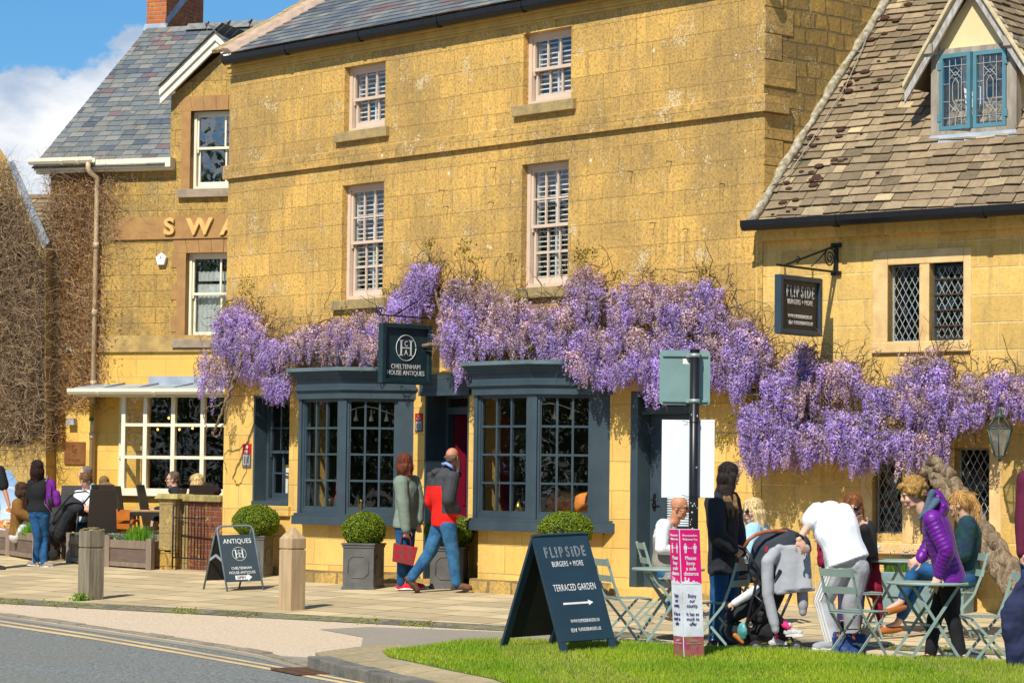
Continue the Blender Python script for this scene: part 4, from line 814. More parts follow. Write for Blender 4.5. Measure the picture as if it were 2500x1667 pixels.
# ================================================================ FAR LEFT HOUSE under dry creeper
far = thing('low_stone_house', 'low old stone house at the left edge under bare creeper stems', 'house', FS.p(SA0-2, 0, 0.35))
FL = FS.sub(SA0, 0, 0.30)
pf = lambda x, y: FL.p(*FL.m(x, y), 0)
m = MB(); m.poly([pf(112, 1420), pf(112, 600), pf(25, 400), pf(-120, 180), pf(-900, 180), pf(-900, 1420)][::-1]); m.quad(pf(112, 1420), pf(112, 600), pf(112, 600)-FL.n*0.3, pf(112, 1420)-FL.n*0.3)
m.build('wall', masonry('old rubble yellow stone', ANG_S, 0.42, 0.26, (0.68, 0.44, 0.13), (0.52, 0.34, 0.11), (0.5, 0.36, 0.16), 0.014, 0.4, 0.6, 0.06, seed=9, bump=0.9), far)
m = MB(); m.prism([pf(18, 395), pf(34, 395), pf(122, 590), pf(104, 610)], FL.n*0.02); m.build('lead_valley', LEAD, far)
uf = FL.u; sf = -FL.n*math.cos(0.75)+np.array([0, 0, math.sin(0.75)]); q = FL.p(0, FL.m(100, 640)[1]-0.0, -0.02); Lf = 2.9
Or = q; na = np.cross(uf, sf)
tile_roof('roof', Or, uf, sf, [(-2.4, 0.1), (0.0, 0.1), (0.0, Lf*0.58), (-2.4, Lf*0.72)], 0.26, 0.15, 0.11, 0.02, pal_stone, STILE, far, 0.5)
# ================================================================ GROUND
def sheet(name, pts, lift, mat, kind='structure', world=False):
    P = [(gp(x, y) if not world else np.array([x, y, SL*y]))+np.array([0, 0, lift]) for x, y in pts]
    m = MB(); m.poly(P); me = m.mesh(name)
    if me.polygons[0].normal.z < 0: me.flip_normals()
    o = link(name, me, mat); o['kind'] = kind; return o
def slabs_mat():
    m, t = newmat('pavement slabs'); p = t.pos(); w = t.math('MULTIPLY', t.math('SUBTRACT', t.noise(p, 1.3, 3), 0.5), 0.06)
    s = t.n('ShaderNodeSeparateXYZ', None, Vector=p).outputs; vec = t.n('ShaderNodeCombineXYZ', None, X=t.math('ADD', s[0], t.math('ADD', w, 60.0)), Y=t.math('ADD', s[1], t.math('ADD', w, 40.0)), Z=0.0).outputs[0]
    b = t.n('ShaderNodeTexBrick', {'offset': 0.45, 'squash': 1.4, 'squash_frequency': 2}, Vector=vec, Color1=(0.62, 0.49, 0.28), Color2=(0.40, 0.31, 0.18), Mortar=(0.10, 0.08, 0.045), Scale=1.0, Mortar_Size=0.016, Mortar_Smooth=0.3, Brick_Width=0.75, Row_Height=0.48)
    col = t.mix(t.math('MULTIPLY', t.ramp(t.noise(p, 1.6, 5, 0.6), 0.35, 0.7), 0.5), b.outputs[0], (0.38, 0.31, 0.20)); col = t.mix(t.math('MULTIPLY', t.ramp(t.noise(p, 45, 5, 0.7), 0.52, 0.7), 0.4), col, (0.24, 0.19, 0.11))
    moss = t.math('MULTIPLY', b.outputs[1], t.ramp(t.noise(p, 0.9, 4), 0.52, 0.6)); col = t.mix(t.math('MULTIPLY', moss, 0.7), col, (0.14, 0.17, 0.02))
    t.out(col, 0.9, t.bump(t.math('SUBTRACT', t.noise(p, 20, 5), t.math('MULTIPLY', b.outputs[1], 2.0)), 0.5, 0.01), 0, 0.2); return m
PAVE = slabs_mat()
def speckle(name, c, c2, sc, rough=0.9, big=(0, 0, 0), bamt=0.3, fine=None, bump=0.5):
    m, t = newmat(name); p = t.pos(); col = t.mix(t.ramp(t.noise(p, sc, 3, 0.8), 0.38, 0.62), c, c2)
    col = t.mix(t.math('MULTIPLY', t.ramp(t.noise(p, 0.7, 5, 0.6), 0.4, 0.7), bamt), col, big)
    if fine: col = t.mix(t.math('MULTIPLY', t.ramp(t.noise(p, sc*0.4, 4, 0.8), 0.66, 0.7), 0.8), col, fine)
    t.out(col, rough, t.bump(t.noise(p, sc, 3, 0.8), bump, 0.006), 0, 0.25); MATS[name] = m; return m
ROAD = speckle('road asphalt', (0.085, 0.10, 0.098), (0.24, 0.25, 0.23), 34, 0.85, (0.17, 0.165, 0.14), 0.6, (0.30, 0.30, 0.27))
OLDASP = speckle('old path asphalt', (0.24, 0.21, 0.165), (0.32, 0.28, 0.22), 70, 0.9, (0.20, 0.175, 0.14), 0.4)
GRAVEL = speckle('pale bound gravel', (0.62, 0.50, 0.37), (0.42, 0.33, 0.23), 34, 0.95, (0.54, 0.42, 0.27), 0.4, (0.28, 0.2, 0.14))
COBB = masonry('cobble strip', 0.05, 0.16, 0.11, (0.13, 0.125, 0.11), (0.20, 0.18, 0.14), (0.16, 0.15, 0.05), 0.012, 0, 0.4, 0.03)
def cobmat():
    m, t = newmat('mossy cobbles'); p = t.pos(); vo = t.n('ShaderNodeTexVoronoi', {'feature': 'DISTANCE_TO_EDGE'}, Vector=p, Scale=8.5)
    e = t.ramp(vo.outputs[0], 0.0, 0.12); vc = t.n('ShaderNodeTexVoronoi', {'feature': 'F1'}, Vector=p, Scale=8.5)
    st = t.mix(t.n('ShaderNodeSeparateColor', None, Color=vc.outputs[1]).outputs[0], (0.09, 0.09, 0.085), (0.26, 0.22, 0.15)); moss = t.mix(t.ramp(t.noise(p, 1.6, 4), 0.45, 0.6), (0.17, 0.14, 0.08), (0.20, 0.24, 0.02))
    col = t.mix(e, moss, st); col = t.mix(t.math('MULTIPLY', t.ramp(t.noise(p, 2.5, 5), 0.55, 0.65), 0.8), col, (0.22, 0.24, 0.03)); t.out(col, 0.85, t.bump(t.math('ADD', e, t.math('MULTIPLY', t.noise(p, 40, 4), 0.4)), 0.8, 0.02)); return m
COBM = cobmat()
m = MB(); gy = [(-600, -30), (-30, -30), (12, 12), (600, 12)]
for (y0, k0), (y1, k1) in zip(gy[:-1], gy[1:]): m.quad((-600, y0, SL*k0-.06), (600, y0, SL*k0-.06), (600, y1, SL*k1-.06), (-600, y1, SL*k1-.06))
m.build('ground', OLDASP)['kind'] = 'structure'
pv = sheet('pavement', [(-60, -9.0), (60, -9.0), (60, 9), (-60, 9)], 0.0, PAVE, world=True)
def strip_y(x): return 1466+x*0.0545 if x < 1500 else 1466+81.75+(x-1500)*0.0475
top = [(x, strip_y(x)-5) for x in range(-300, 3001, 150)]; bot = [(x, strip_y(x)+8) for x in range(3000, -301, -150)]
sheet('gravel_strip', [(x, strip_y(x)+4) for x in range(-300, 3001, 150)]+[(3000, 1900), (900, 1900), (-300, 1700)], 0.004, GRAVEL)
sheet('cobble_strip', top+bot, 0.010, COBM)
sheet('asphalt_path', [(780, 1537), (900, 1531), (1150, 1540), (1400, 1552), (1640, 1566), (1640, 1585), (1400, 1580), (1000, 1590), (900, 1640), (640, 1600), (780, 1607), (880, 1590), (886, 1556)], 0.008, OLDASP)
sheet('shade_path', [(1540, 1545), (2010, 1562), (2020, 1578), (1700, 1572)], 0.0085, OLDASP)  # grey asphalt sheet paints the shade on the ground beside the lawn
sheet('road', [(-500, 1430), (0, 1506), (240, 1540), (520, 1582), (640, 1604), (745, 1632), (900, 1668), (1200, 1745), (2400, 2100), (2400, 3500), (-1500, 3500), (-1500, 1300)], 0.012, ROAD)
YEL = speckle('double yellow paint', (0.78, 0.55, 0.26), (0.70, 0.48, 0.22), 60, 0.8, (0.5, 0.4, 0.25), 0.25, (0.4, 0.35, 0.25))
def yline(dy, w): 
    U = [(-200, 1486), (0, 1517), (220, 1550), (430, 1585), (660, 1626), (850, 1662), (1000, 1692)]
    return [(x, y+dy) for x, y in U]+[(x, y+dy+w) for x, y in U[::-1]]
YEL = speckle('worn yellow paint', (0.70, 0.50, 0.24), (0.50, 0.38, 0.21), 30, 0.8, (0.28, 0.25, 0.18), 0.6, (0.2, 0.19, 0.16)); sheet('road_marking', yline(0, 4), 0.016, YEL); sheet('road_marking', yline(8, 5), 0.016, YEL)
sheet('gutter_drain_surround', [(0, 1506), (240, 1540), (520, 1582), (640, 1604), (745, 1632), (745, 1640), (640, 1612), (520, 1589), (240, 1547), (0, 1512)], 0.015, OLDASP)
# kerbs: flat sets on the left, raised stones on the right
KERB = plain('grey kerb stone', (0.20, 0.185, 0.15), 0.9, (0.11, 0.105, 0.09), 5, 0.8, 40); KERBF = plain('worn flush kerb', (0.30, 0.26, 0.19), 0.9, (0.20, 0.175, 0.13), 4, 0.6, 40)
def kerb_run(name, pts, h, mat, w, L):
    P = [gp(*q) for q in pts]; m = MB()
    for i in range(len(P)-1):
        d = P[i+1]-P[i]; dist = np.linalg.norm(d); n = max(1, round(dist/L)); e = d/dist; s_ = np.cross([0, 0, 1], e); s_ /= np.linalg.norm(s_)
        for k in range(n):
            a = P[i]+d*k/n+e*0.006; b = P[i]+d*(k+1)/n-e*0.006; hh = h+random.uniform(-0.008, 0.008); j = s_*random.uniform(-0.012, 0.012)
            m.hexa([a+j-np.array([0, 0, .15]), b+j-np.array([0, 0, .15]), b+s_*w+j-np.array([0, 0, .15]), a+s_*w+j-np.array([0, 0, .15]), a+j+np.array([0, 0, hh]), b+j+np.array([0, 0, hh]), b+s_*w+j+np.array([0, 0, hh]), a+s_*w+j+np.array([0, 0, hh])])
    o = m.build(name, mat, None, 0.012 if h > 0.05 else 0.004); o['kind'] = 'structure'; return o
kerb_run('kerb', [(-200, 1474), (0, 1503), (240, 1536), (520, 1578), (640, 1600), (745, 1630)], 0.025, KERBF, 0.11, 0.5)
kerb_run('kerb', [(748, 1634), (900, 1672), (1060, 1714), (1300, 1780)], 0.115, KERB, 0.20, 0.42)
VERGE = masonry('verge paving', 0.2, 0.5, 0.3, (0.46, 0.37, 0.22), (0.34, 0.29, 0.19), (0.20, 0.20, 0.06), 0.012, 0, 0.6, 0.08)
def raised(name, pts, h, mat, kind='structure'):
    P = [gp(x, y, h) for x, y in pts]; m = MB(); m.prism([p-np.array([0, 0, h+0.1]) for p in P], (0, 0, h+0.1)); o = m.build(name, mat, recalc=True); o['kind'] = kind; return o
raised('verge_paving', [(770, 1592), (870, 1578), (960, 1570), (1150, 1600), (1500, 1690), (1700, 1760), (1300, 1760), (1060, 1690), (920, 1640), (800, 1612)], 0.085, VERGE)
LAWNP = [(935, 1590), (1010, 1578), (1120, 1566), (1260, 1562), (1420, 1565), (1600, 1571), (1800, 1582), (2100, 1598), (2500, 1617), (2900, 1640), (3300, 1950), (1500, 1900), (1330, 1700), (1200, 1655), (1100, 1635), (1010, 1615), (950, 1603)]
SOIL = plain('lawn soil', (0.10, 0.13, 0.02), 1.0, (0.07, 0.09, 0.02), 6, 0.6, 40)
LH = 0.10
raised('lawn_bank', LAWNP, LH-0.01, SOIL)
# drain grate
c0 = gp(745, 1643); m = MB(); u_ = gp(790, 1652)-c0; u_ /= np.linalg.norm(u_); s_ = np.cross([0, 0, 1], u_); FG = None
def gbox(a0, a1, b0, b1, z0, z1):
    p = lambda a, b, z: c0+u_*a+s_*b+np.array([0, 0, z])
    m.hexa([p(a0, b0, z0), p(a1, b0, z0), p(a1, b1, z0), p(a0, b1, z0), p(a0, b0, z1), p(a1, b0, z1), p(a1, b1, z1), p(a0, b1, z1)])
for i in range(9): gbox(-0.28+i*0.065, -0.25+i*0.065, -0.16, 0.16, 0.013, 0.026)
gbox(-0.32, -0.29, -0.19, 0.19, 0.013, 0.028); gbox(0.27, 0.30, -0.19, 0.19, 0.013, 0.028); gbox(-0.29, 0.27, 0.16, 0.19, 0.013, 0.028); gbox(-0.29, 0.27, -0.19, -0.16, 0.013, 0.028); gbox(-0.29, 0.27, -0.01, 0.01, 0.012, 0.025)
t_ = thing('drain_cover', 'rusty iron gully grate in the road beside the raised kerb', 'drain', c0); m.build('grating', plain('rusty grate', (0.16, 0.08, 0.045), 0.8, (0.09, 0.05, 0.03), 20), t_)
m = MB(); gbox(-0.31, 0.29, -0.18, 0.18, 0.0125, 0.0135); m.build('pit', plain('drain dark', (0.01, 0.008, 0.006), 1), t_)  # flat black sheet: the darkness below the bars is painted
# ================================================================ STREET FURNITURE
class Ax(Fr):
    def __init__(s, O, u, z): s.O = np.array(O, float); s.u = np.array(u, float)/np.linalg.norm(u); z = np.array(z, float); s.z = z/np.linalg.norm(z); s.n = np.cross(s.u, s.z); s.n /= np.linalg.norm(s.n); s.ang = 0
def vdir(th): a = math.radians(48+th); return np.array([math.cos(a), math.sin(a), 0])   # 0 right, 90 away, 180 left, 270 towards the viewer
SAGE = plain('sage green metal paint', (0.27, 0.36, 0.31), 0.4, (0.23, 0.31, 0.27), 5, 0.05, 60, spec=0.5)
INK = plain('dark slate sign paint', (0.035, 0.052, 0.062), 0.5, (0.03, 0.046, 0.055), 3, 0.05, 60)
NAVYB = plain('dark blue board paint', (0.018, 0.042, 0.062), 0.4, (0.016, 0.036, 0.054), 3, 0.05, 60)
CHALK = plain('white lettering', (0.80, 0.78, 0.74), 0.6); GREYF = plain('blue grey tube', (0.17, 0.22, 0.26), 0.4)
BLACK = plain('matt black', (0.012, 0.012, 0.013), 0.7); DKBACK = plain('dark board back', (0.025, 0.024, 0.022), 0.7)
LOOSE = plain('weathered grey oak', (0.30, 0.255, 0.18), 0.85, (0.16, 0.135, 0.09), 3.5, 0.9, 26, stretch=(5, 5, 0.5)); TAN = plain('fresh tan oak', (0.52, 0.37, 0.21), 0.8, (0.36, 0.25, 0.14), 2.5, 0.6, 22, stretch=(6, 6, 0.5))
def bollard(pos, h, w, mat, label, pyr, cap=None):
    t = thing('bollard', label, 'bollard', pos, 0, 'square oak bollards along the pavement edge'); F = Fr(pos, math.radians(3)); m = MB(); a = w/2
    g = h-0.24; m.box(F, -a, a, -0.1, g-0.008, -a, a); m.box(F, -a+0.009, a-0.009, g-0.008, g+0.008, -a+0.009, a-0.009); m.box(F, -a, a, g+0.008, h-pyr, -a, a)
    q = 0.02; m.hexa([F.p(-a, h-pyr, a), F.p(a, h-pyr, a), F.p(a, h-pyr, -a), F.p(-a, h-pyr, -a), F.p(-q, h, q), F.p(q, h, q), F.p(q, h, -q), F.p(-q, h, -q)])
    m.build('post', mat, t, 0.007)
    if cap:
        m = MB()
        for _ in range(40): m.ell(F.p(random.gauss(0, .05), h-pyr*0.55+random.uniform(-.01, .02), random.gauss(0, .05)), (0.03, 0.03, 0.012), None, 6)
        m.build('moss_cap', cap, t)
    return t
b1 = gp(221, 1463); b2 = gp(712, 1488)
bollard(b1, 0.87, 0.225, LOOSE, 'grey cracked oak bollard with mossy flat top, leftmost, dandelion at its foot', 0.035, plain('dry moss', (0.20, 0.17, 0.05), 1, (0.12, 0.10, 0.03), 30))
bollard(b2, 0.925, 0.215, TAN, 'tan oak bollard with pointed top between the antiques board and box planter', 0.12)
def leaf_soup(name, P, s, pal, mat, parent, kind=None, flat=0.0):
    n = len(P); a = rng.normal(size=(n, 3)); a /= np.linalg.norm(a, axis=1)[:, None]; b = rng.normal(size=(n, 3)); b -= a*(a*b).sum(1)[:, None]; b /= np.linalg.norm(b, axis=1)[:, None]
    s = (s*rng.uniform(0.7, 1.3, n))[:, None]; q = np.stack([P-a*s, P+b*s*0.45, P+a*s, P-b*s*0.45], 1)
    return soup(name, q, 4, mat, parent, pal(n), kind=kind)
def pal_mix(cols, w=None, var=0.25):
    cols = np.array(cols); 
    def f(n): return cols[rng.choice(len(cols), n, p=w)]*rng.uniform(1-var, 1+var, (n, 1))
    return f
t = thing('dandelion_plant', 'small green weed at the foot of the grey bollard', 'weed', gp(195, 1466)); c = gp(198, 1466)
P = c+np.stack([rng.normal(0, .05, 160), rng.normal(0, .05, 160), rng.uniform(0, .09, 160)], 1); leaf_soup('leaves', P, 0.022, pal_mix([(0.12, 0.26, 0.02), (0.2, 0.34, 0.03)]), LEAFM, t)
# ---------------------------------------------------------------- A boards
def aboard(name, label, fl, fr, bl, h, style, lift=0.0):
    A, B, C = gp(*fl, lift), gp(*fr, lift), gp(*bl, lift); w = B-A; Dv = C+w; TLp = (A+C)/2; TLp = TLp+np.array([0, 0, h]); t = thing(name, label, 'sandwich board', (A+B+C+Dv)/4)
    Ff = Ax(A, w, TLp-A); Fb = Ax(C, w, TLp-C); W = np.linalg.norm(w); Lg = np.linalg.norm(TLp-A); Lb = np.linalg.norm(TLp-C)
    return t, Ff, Fb, W, Lg, Lb
t, Ff, Fb, W, L, Lb = aboard('sandwich_board', 'dark grey metal antiques sandwich board standing on the pavement by the oak bollard', (555, 1443), (643, 1439), (497, 1438), 0.80, 0)
for F, l, nm, sg in ((Ff, L, 'front_panel', 1), (Fb, Lb, 'back_panel', -1)):
    m = MB(); m.tube([F.p(0, 0), F.p(0, l-0.06), F.p(0.02, l-0.015), F.p(0.06, l), F.p(W-0.06, l), F.p(W-0.02, l-0.015), F.p(W, l-0.06), F.p(W, 0)], 0.0125, 8); m.build('tube_frame', GREYF, t)
    m = MB(); m.box(F, 0.012, W-0.012, 0.12, l-0.12, -0.004, 0.004); pn = m.build(nm, INK if sg > 0 else DKBACK, t)
    if sg > 0: FP = F; PN = pn
m = MB(); c_ = 0.43; 
for a in (0, W): m.bar(Ff.p(a, L*0.47), (Ff.p(a, L*0.55)+Fb.p(a, Lb*0.55))/2, 0.012, 0.03); m.bar(Fb.p(a, Lb*0.47), (Ff.p(a, L*0.55)+Fb.p(a, Lb*0.55))/2, 0.012, 0.03)
m.build('stay', plain('pale steel', (0.45, 0.5, 0.52), 0.4, metal=0.4), t)
cx = W/2
def serif(body, F, a, b, size, parent, sx=0.86, bold=0.0): return text(body, F, a, b, size, CHALK, parent, 'lettering', 0.005, sx, bold=bold)
def monogram(F, a, b, r, parent):
    m = MB(); pts = [F.p(a+r*math.cos(q), b+r*math.sin(q), 0.006) for q in np.linspace(0, 2*math.pi, 37)]; m.tube(pts, r*0.028, 5)
    def R_(x0, x1, y0, y1): m.box(F, a+x0*r, a+x1*r, b+y0*r, b+y1*r, 0.004, 0.007)
    for s in (-1, 1): R_(min(s*.42, s*.56), max(s*.42, s*.56), -.58, .58); R_(min(s*.30, s*.70), max(s*.30, s*.70), .55, .61); R_(min(s*.30, s*.70), max(s*.30, s*.70), -.61, -.55)
    R_(-.42, .42, -.03, .05); o = m.build('monogram', CHALK, parent)
    text('C', F, a, b+r*0.13, r*0.62, CHALK, parent, 'lettering', 0.006, 0.8); text('A', F, a, b-r*0.56, r*0.62, CHALK, parent, 'lettering', 0.006, 0.9)
serif('ANTIQUES', FP, cx, L-0.23, 0.088, t, 0.86); monogram(FP, cx, L-0.37, 0.088, t); serif('CHELTENHAM', FP, cx, 0.28, 0.048, t, 0.85); serif('HOUSE ANTIQUES', FP, cx, 0.222, 0.048, t, 0.85)
m = MB(); yb = 0.165; m.prism([FP.p(cx-0.10, yb-0.02, .005), FP.p(cx+0.06, yb-0.02, .005), FP.p(cx+0.06, yb-0.038, .005), FP.p(cx+0.115, yb+0.008, .005), FP.p(cx+0.06, yb+0.052, .005), FP.p(cx+0.06, yb+0.034, .005), FP.p(cx-0.10, yb+0.034, .005)], FP.n*0.001); m.build('arrow', CHALK, t)
text('OPEN', FP, cx-0.022, yb-0.008, 0.045, INK, t, 'lettering', 0.008, 0.95, bold=0.001)
t, Ff, Fb, W, L, Lb = aboard('sandwich_board', 'large dark blue wooden FLIPSIDE sandwich board standing on the grass', (1374, 1592), (1505, 1582), (1222, 1578), 1.02, 1, LH)
for F, l, nm, sg in ((Ff, L, 'front_panel', 1), (Fb, Lb, 'back_panel', -1)):
    c0_, c1_ = (-0.03, 0.004) if sg > 0 else (-0.004, 0.03)
    m = MB(); m.box(F, -0.01, 0.055, 0, l, c0_, c1_); m.box(F, W-0.055, W+0.01, 0, l, c0_, c1_); m.box(F, 0.055, W-0.055, l-0.07, l+0.005, c0_, c1_)
    m.build('wooden_frame', NAVYB, t, 0.003); m = MB(); m.box(F, 0.0, W, 0.095, l-0.001, c0_+0.012 if sg > 0 else c0_+0.002, c1_+0.003 if sg > 0 else c1_-0.012); pn = m.build(nm, NAVYB if sg > 0 else DKBACK, t)
m = MB(); m.tube([Ff.p(W*0.42, L), Ff.p(W*0.42, L+0.03), Ff.p(W*0.47, L+0.05), Ff.p(W*0.53, L+0.05), Ff.p(W*0.58, L+0.03), Ff.p(W*0.58, L)], 0.007, 6); m.build('carry_handle', BLACK, t)
cx = W/2+0.01; FP = Ff
def flip(F, a, b, k, parent, rows=True):         # the inline lettered name with its inverted i
    xs = 0
    for ch, w, inv in (('F', .56, 0), ('L', .54, 0), ('i', .28, 1), ('P', .62, 0), ('S', .62, 0), ('i', .30, 0), ('D', .66, 0), ('E', .52, 0)): xs += w
    x = a-xs*k*0.5
    for ch, w, inv in (('F', .56, 0), ('L', .54, 0), ('!', .30, 0), ('P', .62, 0), ('S', .62, 0), ('i', .30, 0), ('D', .66, 0), ('E', .52, 0)):
        text('i' if ch == '!' else ch, F, x+w*k*0.5, b+(k*0.93 if ch == '!' else 0), k*1.28*(-1 if 0 else 1), CHALK, parent, 'lettering', 0.006, 0.9 if ch in 'i!' else 0.58, outline=k*0.019) if ch != '!' else text('!', F, x+w*k*0.5, b, k*1.28, CHALK, parent, 'lettering', 0.006, 0.9, outline=k*0.019); x += w*k
def tall(body, F, a, b, h, parent, w=0.3, sp=1.12): return text(body, F, a, b, h/0.73, CHALK, parent, 'lettering', 0.007, 1, spacing=sp, width=w)
flip(FP, cx-0.01, L-0.225, 0.108, t); tall('BURGERS + MORE', FP, cx-0.01, L-0.315, 0.052, t, W*.58); tall('TERRACED GARDEN', FP, cx+0.0, L-0.545, 0.066, t, W*.78)
ya = L-0.665; m = MB(); m.prism([FP.p(cx-0.16, ya-.009, .007), FP.p(cx+0.10, ya-.009, .007), FP.p(cx+0.10, ya-.026, .007), FP.p(cx+0.15, ya, .007), FP.p(cx+0.10, ya+.026, .007), FP.p(cx+0.10, ya+.009, .007), FP.p(cx-0.16, ya+.009, .007)], FP.n*0.001); m.build('arrow', CHALK, t)
tall('WWW.FLIPSIDEBURGERS.UK', FP, cx+0.02, L-0.845, 0.032, t, W*.54); tall('FLIPSIDEBURGERS.UK', FP, cx+0.045, L-0.925, 0.032, t, W*.42)
def social(F, a, b, s, parent):
    m = MB(); r = s*0.5; pts = [F.p(a+r*math.copysign(abs(math.cos(q))**.5, math.cos(q)), b+r+r*math.copysign(abs(math.sin(q))**.5, math.sin(q)), 0.007) for q in np.linspace(0, 2*math.pi, 25)]; m.tube(pts, s*0.06, 4)
    m.tube([F.p(a+r*.5*math.cos(q), b+r+r*.5*math.sin(q), .007) for q in np.linspace(0, 2*math.pi, 13)], s*0.06, 4); m.build('camera_icon', CHALK, parent); text('f', F, a+s*0.95, b, s*1.35, CHALK, parent, 'lettering', 0.007, 1.0, bold=s*0.03)
social(FP, cx-0.13, L-0.93, 0.034, t)
# ---------------------------------------------------------------- hanging signs
def hang_sign(label, wall, ax, px_l, px_r, y0, y1, name, kind):
    """a board hanging square to the wall from an iron bracket"""
    a = wall.m(ax, (y0+y1)/2)[0]; F = Fr(wall.p(a, 0, 0), wall.ang+math.pi/2)
    l, b1_ = F.m(px_l, y0); r, b0_ = F.m(px_r, y1); b1_ = (F.m(px_l, y0)[1]+F.m(px_r, y0)[1])/2; b0_ = (F.m(px_l, y1)[1]+F.m(px_r, y1)[1])/2
    t = thing('hanging_sign', label, 'sign', F.p(0, b1_+0.2)); return t, F, l, r, b0_, b1_
t, F, l, r, b0_, b1_ = hang_sign('dark FLIPSIDE board hanging from a black scrolled bracket on the cream wall', FR_, 2043, 1899, 2000, 676, 817, '', 0)
SGB = plain('deep grey sign face', (0.028, 0.028, 0.027), 0.5); m = MB(); m.box(F, l, r, b0_, b1_, -0.025, 0.012); m.build('board', SGB, t)
m = MB(); frame_rect(m, F, l-0.002, r+0.002, b0_-0.002, b1_+0.002, 0.05, -0.04, 0.04); m.build('frame', plain('dark teal blue edge', (0.035, 0.06, 0.085), 0.4), t, 0.005)
mx = (l+r)/2; hh = b1_-b0_; sc_ = (r-l)
flip(F.sub(0, 0, .012), mx, b1_-hh*0.36, sc_*0.17, t); tall('BURGERS + MORE', F.sub(0, 0, .012), mx, b1_-hh*0.485, sc_*0.07, t, sc_*.60); tall('WWW.FLIPSIDEBURGERS.UK', F.sub(0, 0, .012), mx, b1_-hh*0.72, sc_*0.05, t, sc_*.58); tall('FLIPSIDEBURGERS.UK', F.sub(0, 0, .012), mx+sc_*0.08, b1_-hh*0.83, sc_*0.05, t, sc_*.46); social(F.sub(0, 0, .012), mx-sc_*0.24, b1_-hh*0.835, sc_*0.05, t)
IRON = plain('black wrought iron', (0.012, 0.012, 0.014), 0.45)
m = MB(); zb = F.m(2040, 662)[1]; zt = F.m(2040, 600)[1]; tip = F.m(1897, 648)[0]; zc = F.m(1897, 649)[1]; zb = (zb+zc)/2
m.box(F, -0.03, -0.003, zb-0.03, zt+0.03, -0.02, 0.02); m.box(F, -0.035, -0.002, zt-0.02, zt+0.03, -0.06, 0.06); m.box(F, -0.035, -0.002, zb-0.035, zb+0.01, -0.06, 0.06)
m.box(F, tip, -0.03, zb-0.012, zb+0.012, -0.012, 0.012); m.bar(F.p(-0.03, zt), F.p(tip+0.16, zb+0.01), 0.02, 0.02, F.n)
spiral(m, F, -0.15, zb+0.15, 0.115, 2.2, 0.009, 0, 0.5, 1); spiral(m, F, tip+0.40, zb+0.075, 0.05, 1.5, 0.007, 0, 0, 1, 16); m.tube([F.p(-0.22, zb+0.22), F.p(-0.36, zb+0.12), F.p(-0.52, zb+0.03)], 0.008, 6); m.build('bracket', IRON, t)
for a in (l+(r-l)*0.17, l+(r-l)*0.83):
    m = MB()
    for k in range(4): z = b1_+0.01+(zb-b1_-0.02)*k/3.5; m.tube([F.p(a+0.008*math.cos(q), z+0.018*math.sin(q), 0.006*math.cos(q)*(k % 2)) for q in np.linspace(0, 2*math.pi, 9)], 0.003, 4)
    m.build('chain', IRON, t)
t, F, l, r, b0_, b1_ = hang_sign('dark blue green framed Cheltenham antiques board hanging over the doorway between the bays', FM, 1078, 930, 1048, 792, 936, '', 1)
TEALD = plain('dark blue green sign paint', (0.016, 0.040, 0.050), 0.4); m = MB(); m.box(F, l, r, b0_, b1_, -0.02, 0.012); m.build('board', TEALD, t); m = MB(); frame_rect(m, F, l-0.002, r+0.002, b0_-0.002, b1_+0.002, 0.055, -0.045, 0.045); m.build('frame', TEALD, t, 0.006)
mx = (l+r)/2; hh = b1_-b0_; sc_ = r-l; FQ = F.sub(0, 0, .010); monogram(FQ, mx, b1_-hh*0.40, sc_*0.20, t); serif('CHELTENHAM', FQ, mx, b1_-hh*0.755, sc_*0.105, t, 0.88); serif('HOUSE ANTIQUES', FQ, mx, b1_-hh*0.86, sc_*0.105, t, 0.88)
m = MB(); zb = b1_+0.10; m.box(F, l-0.02, -0.003, zb-0.008, zb+0.008, -0.008, 0.008); m.bar(F.p(-0.01, zb+0.42), F.p(l+0.2, zb), 0.014, 0.014, F.n); spiral(m, F, l-0.02, zb+0.05, 0.055, 1.4, 0.008, 0, -1.5, -1, 16); spiral(m, F, l+0.30, zb+0.055, 0.05, 1.3, 0.007, 0, -1.5, 1, 16)
for a in (l+0.12, r-0.12): m.tube([F.p(a, b1_), F.p(a, zb)], 0.005, 5)
m.build('bracket', IRON, t)
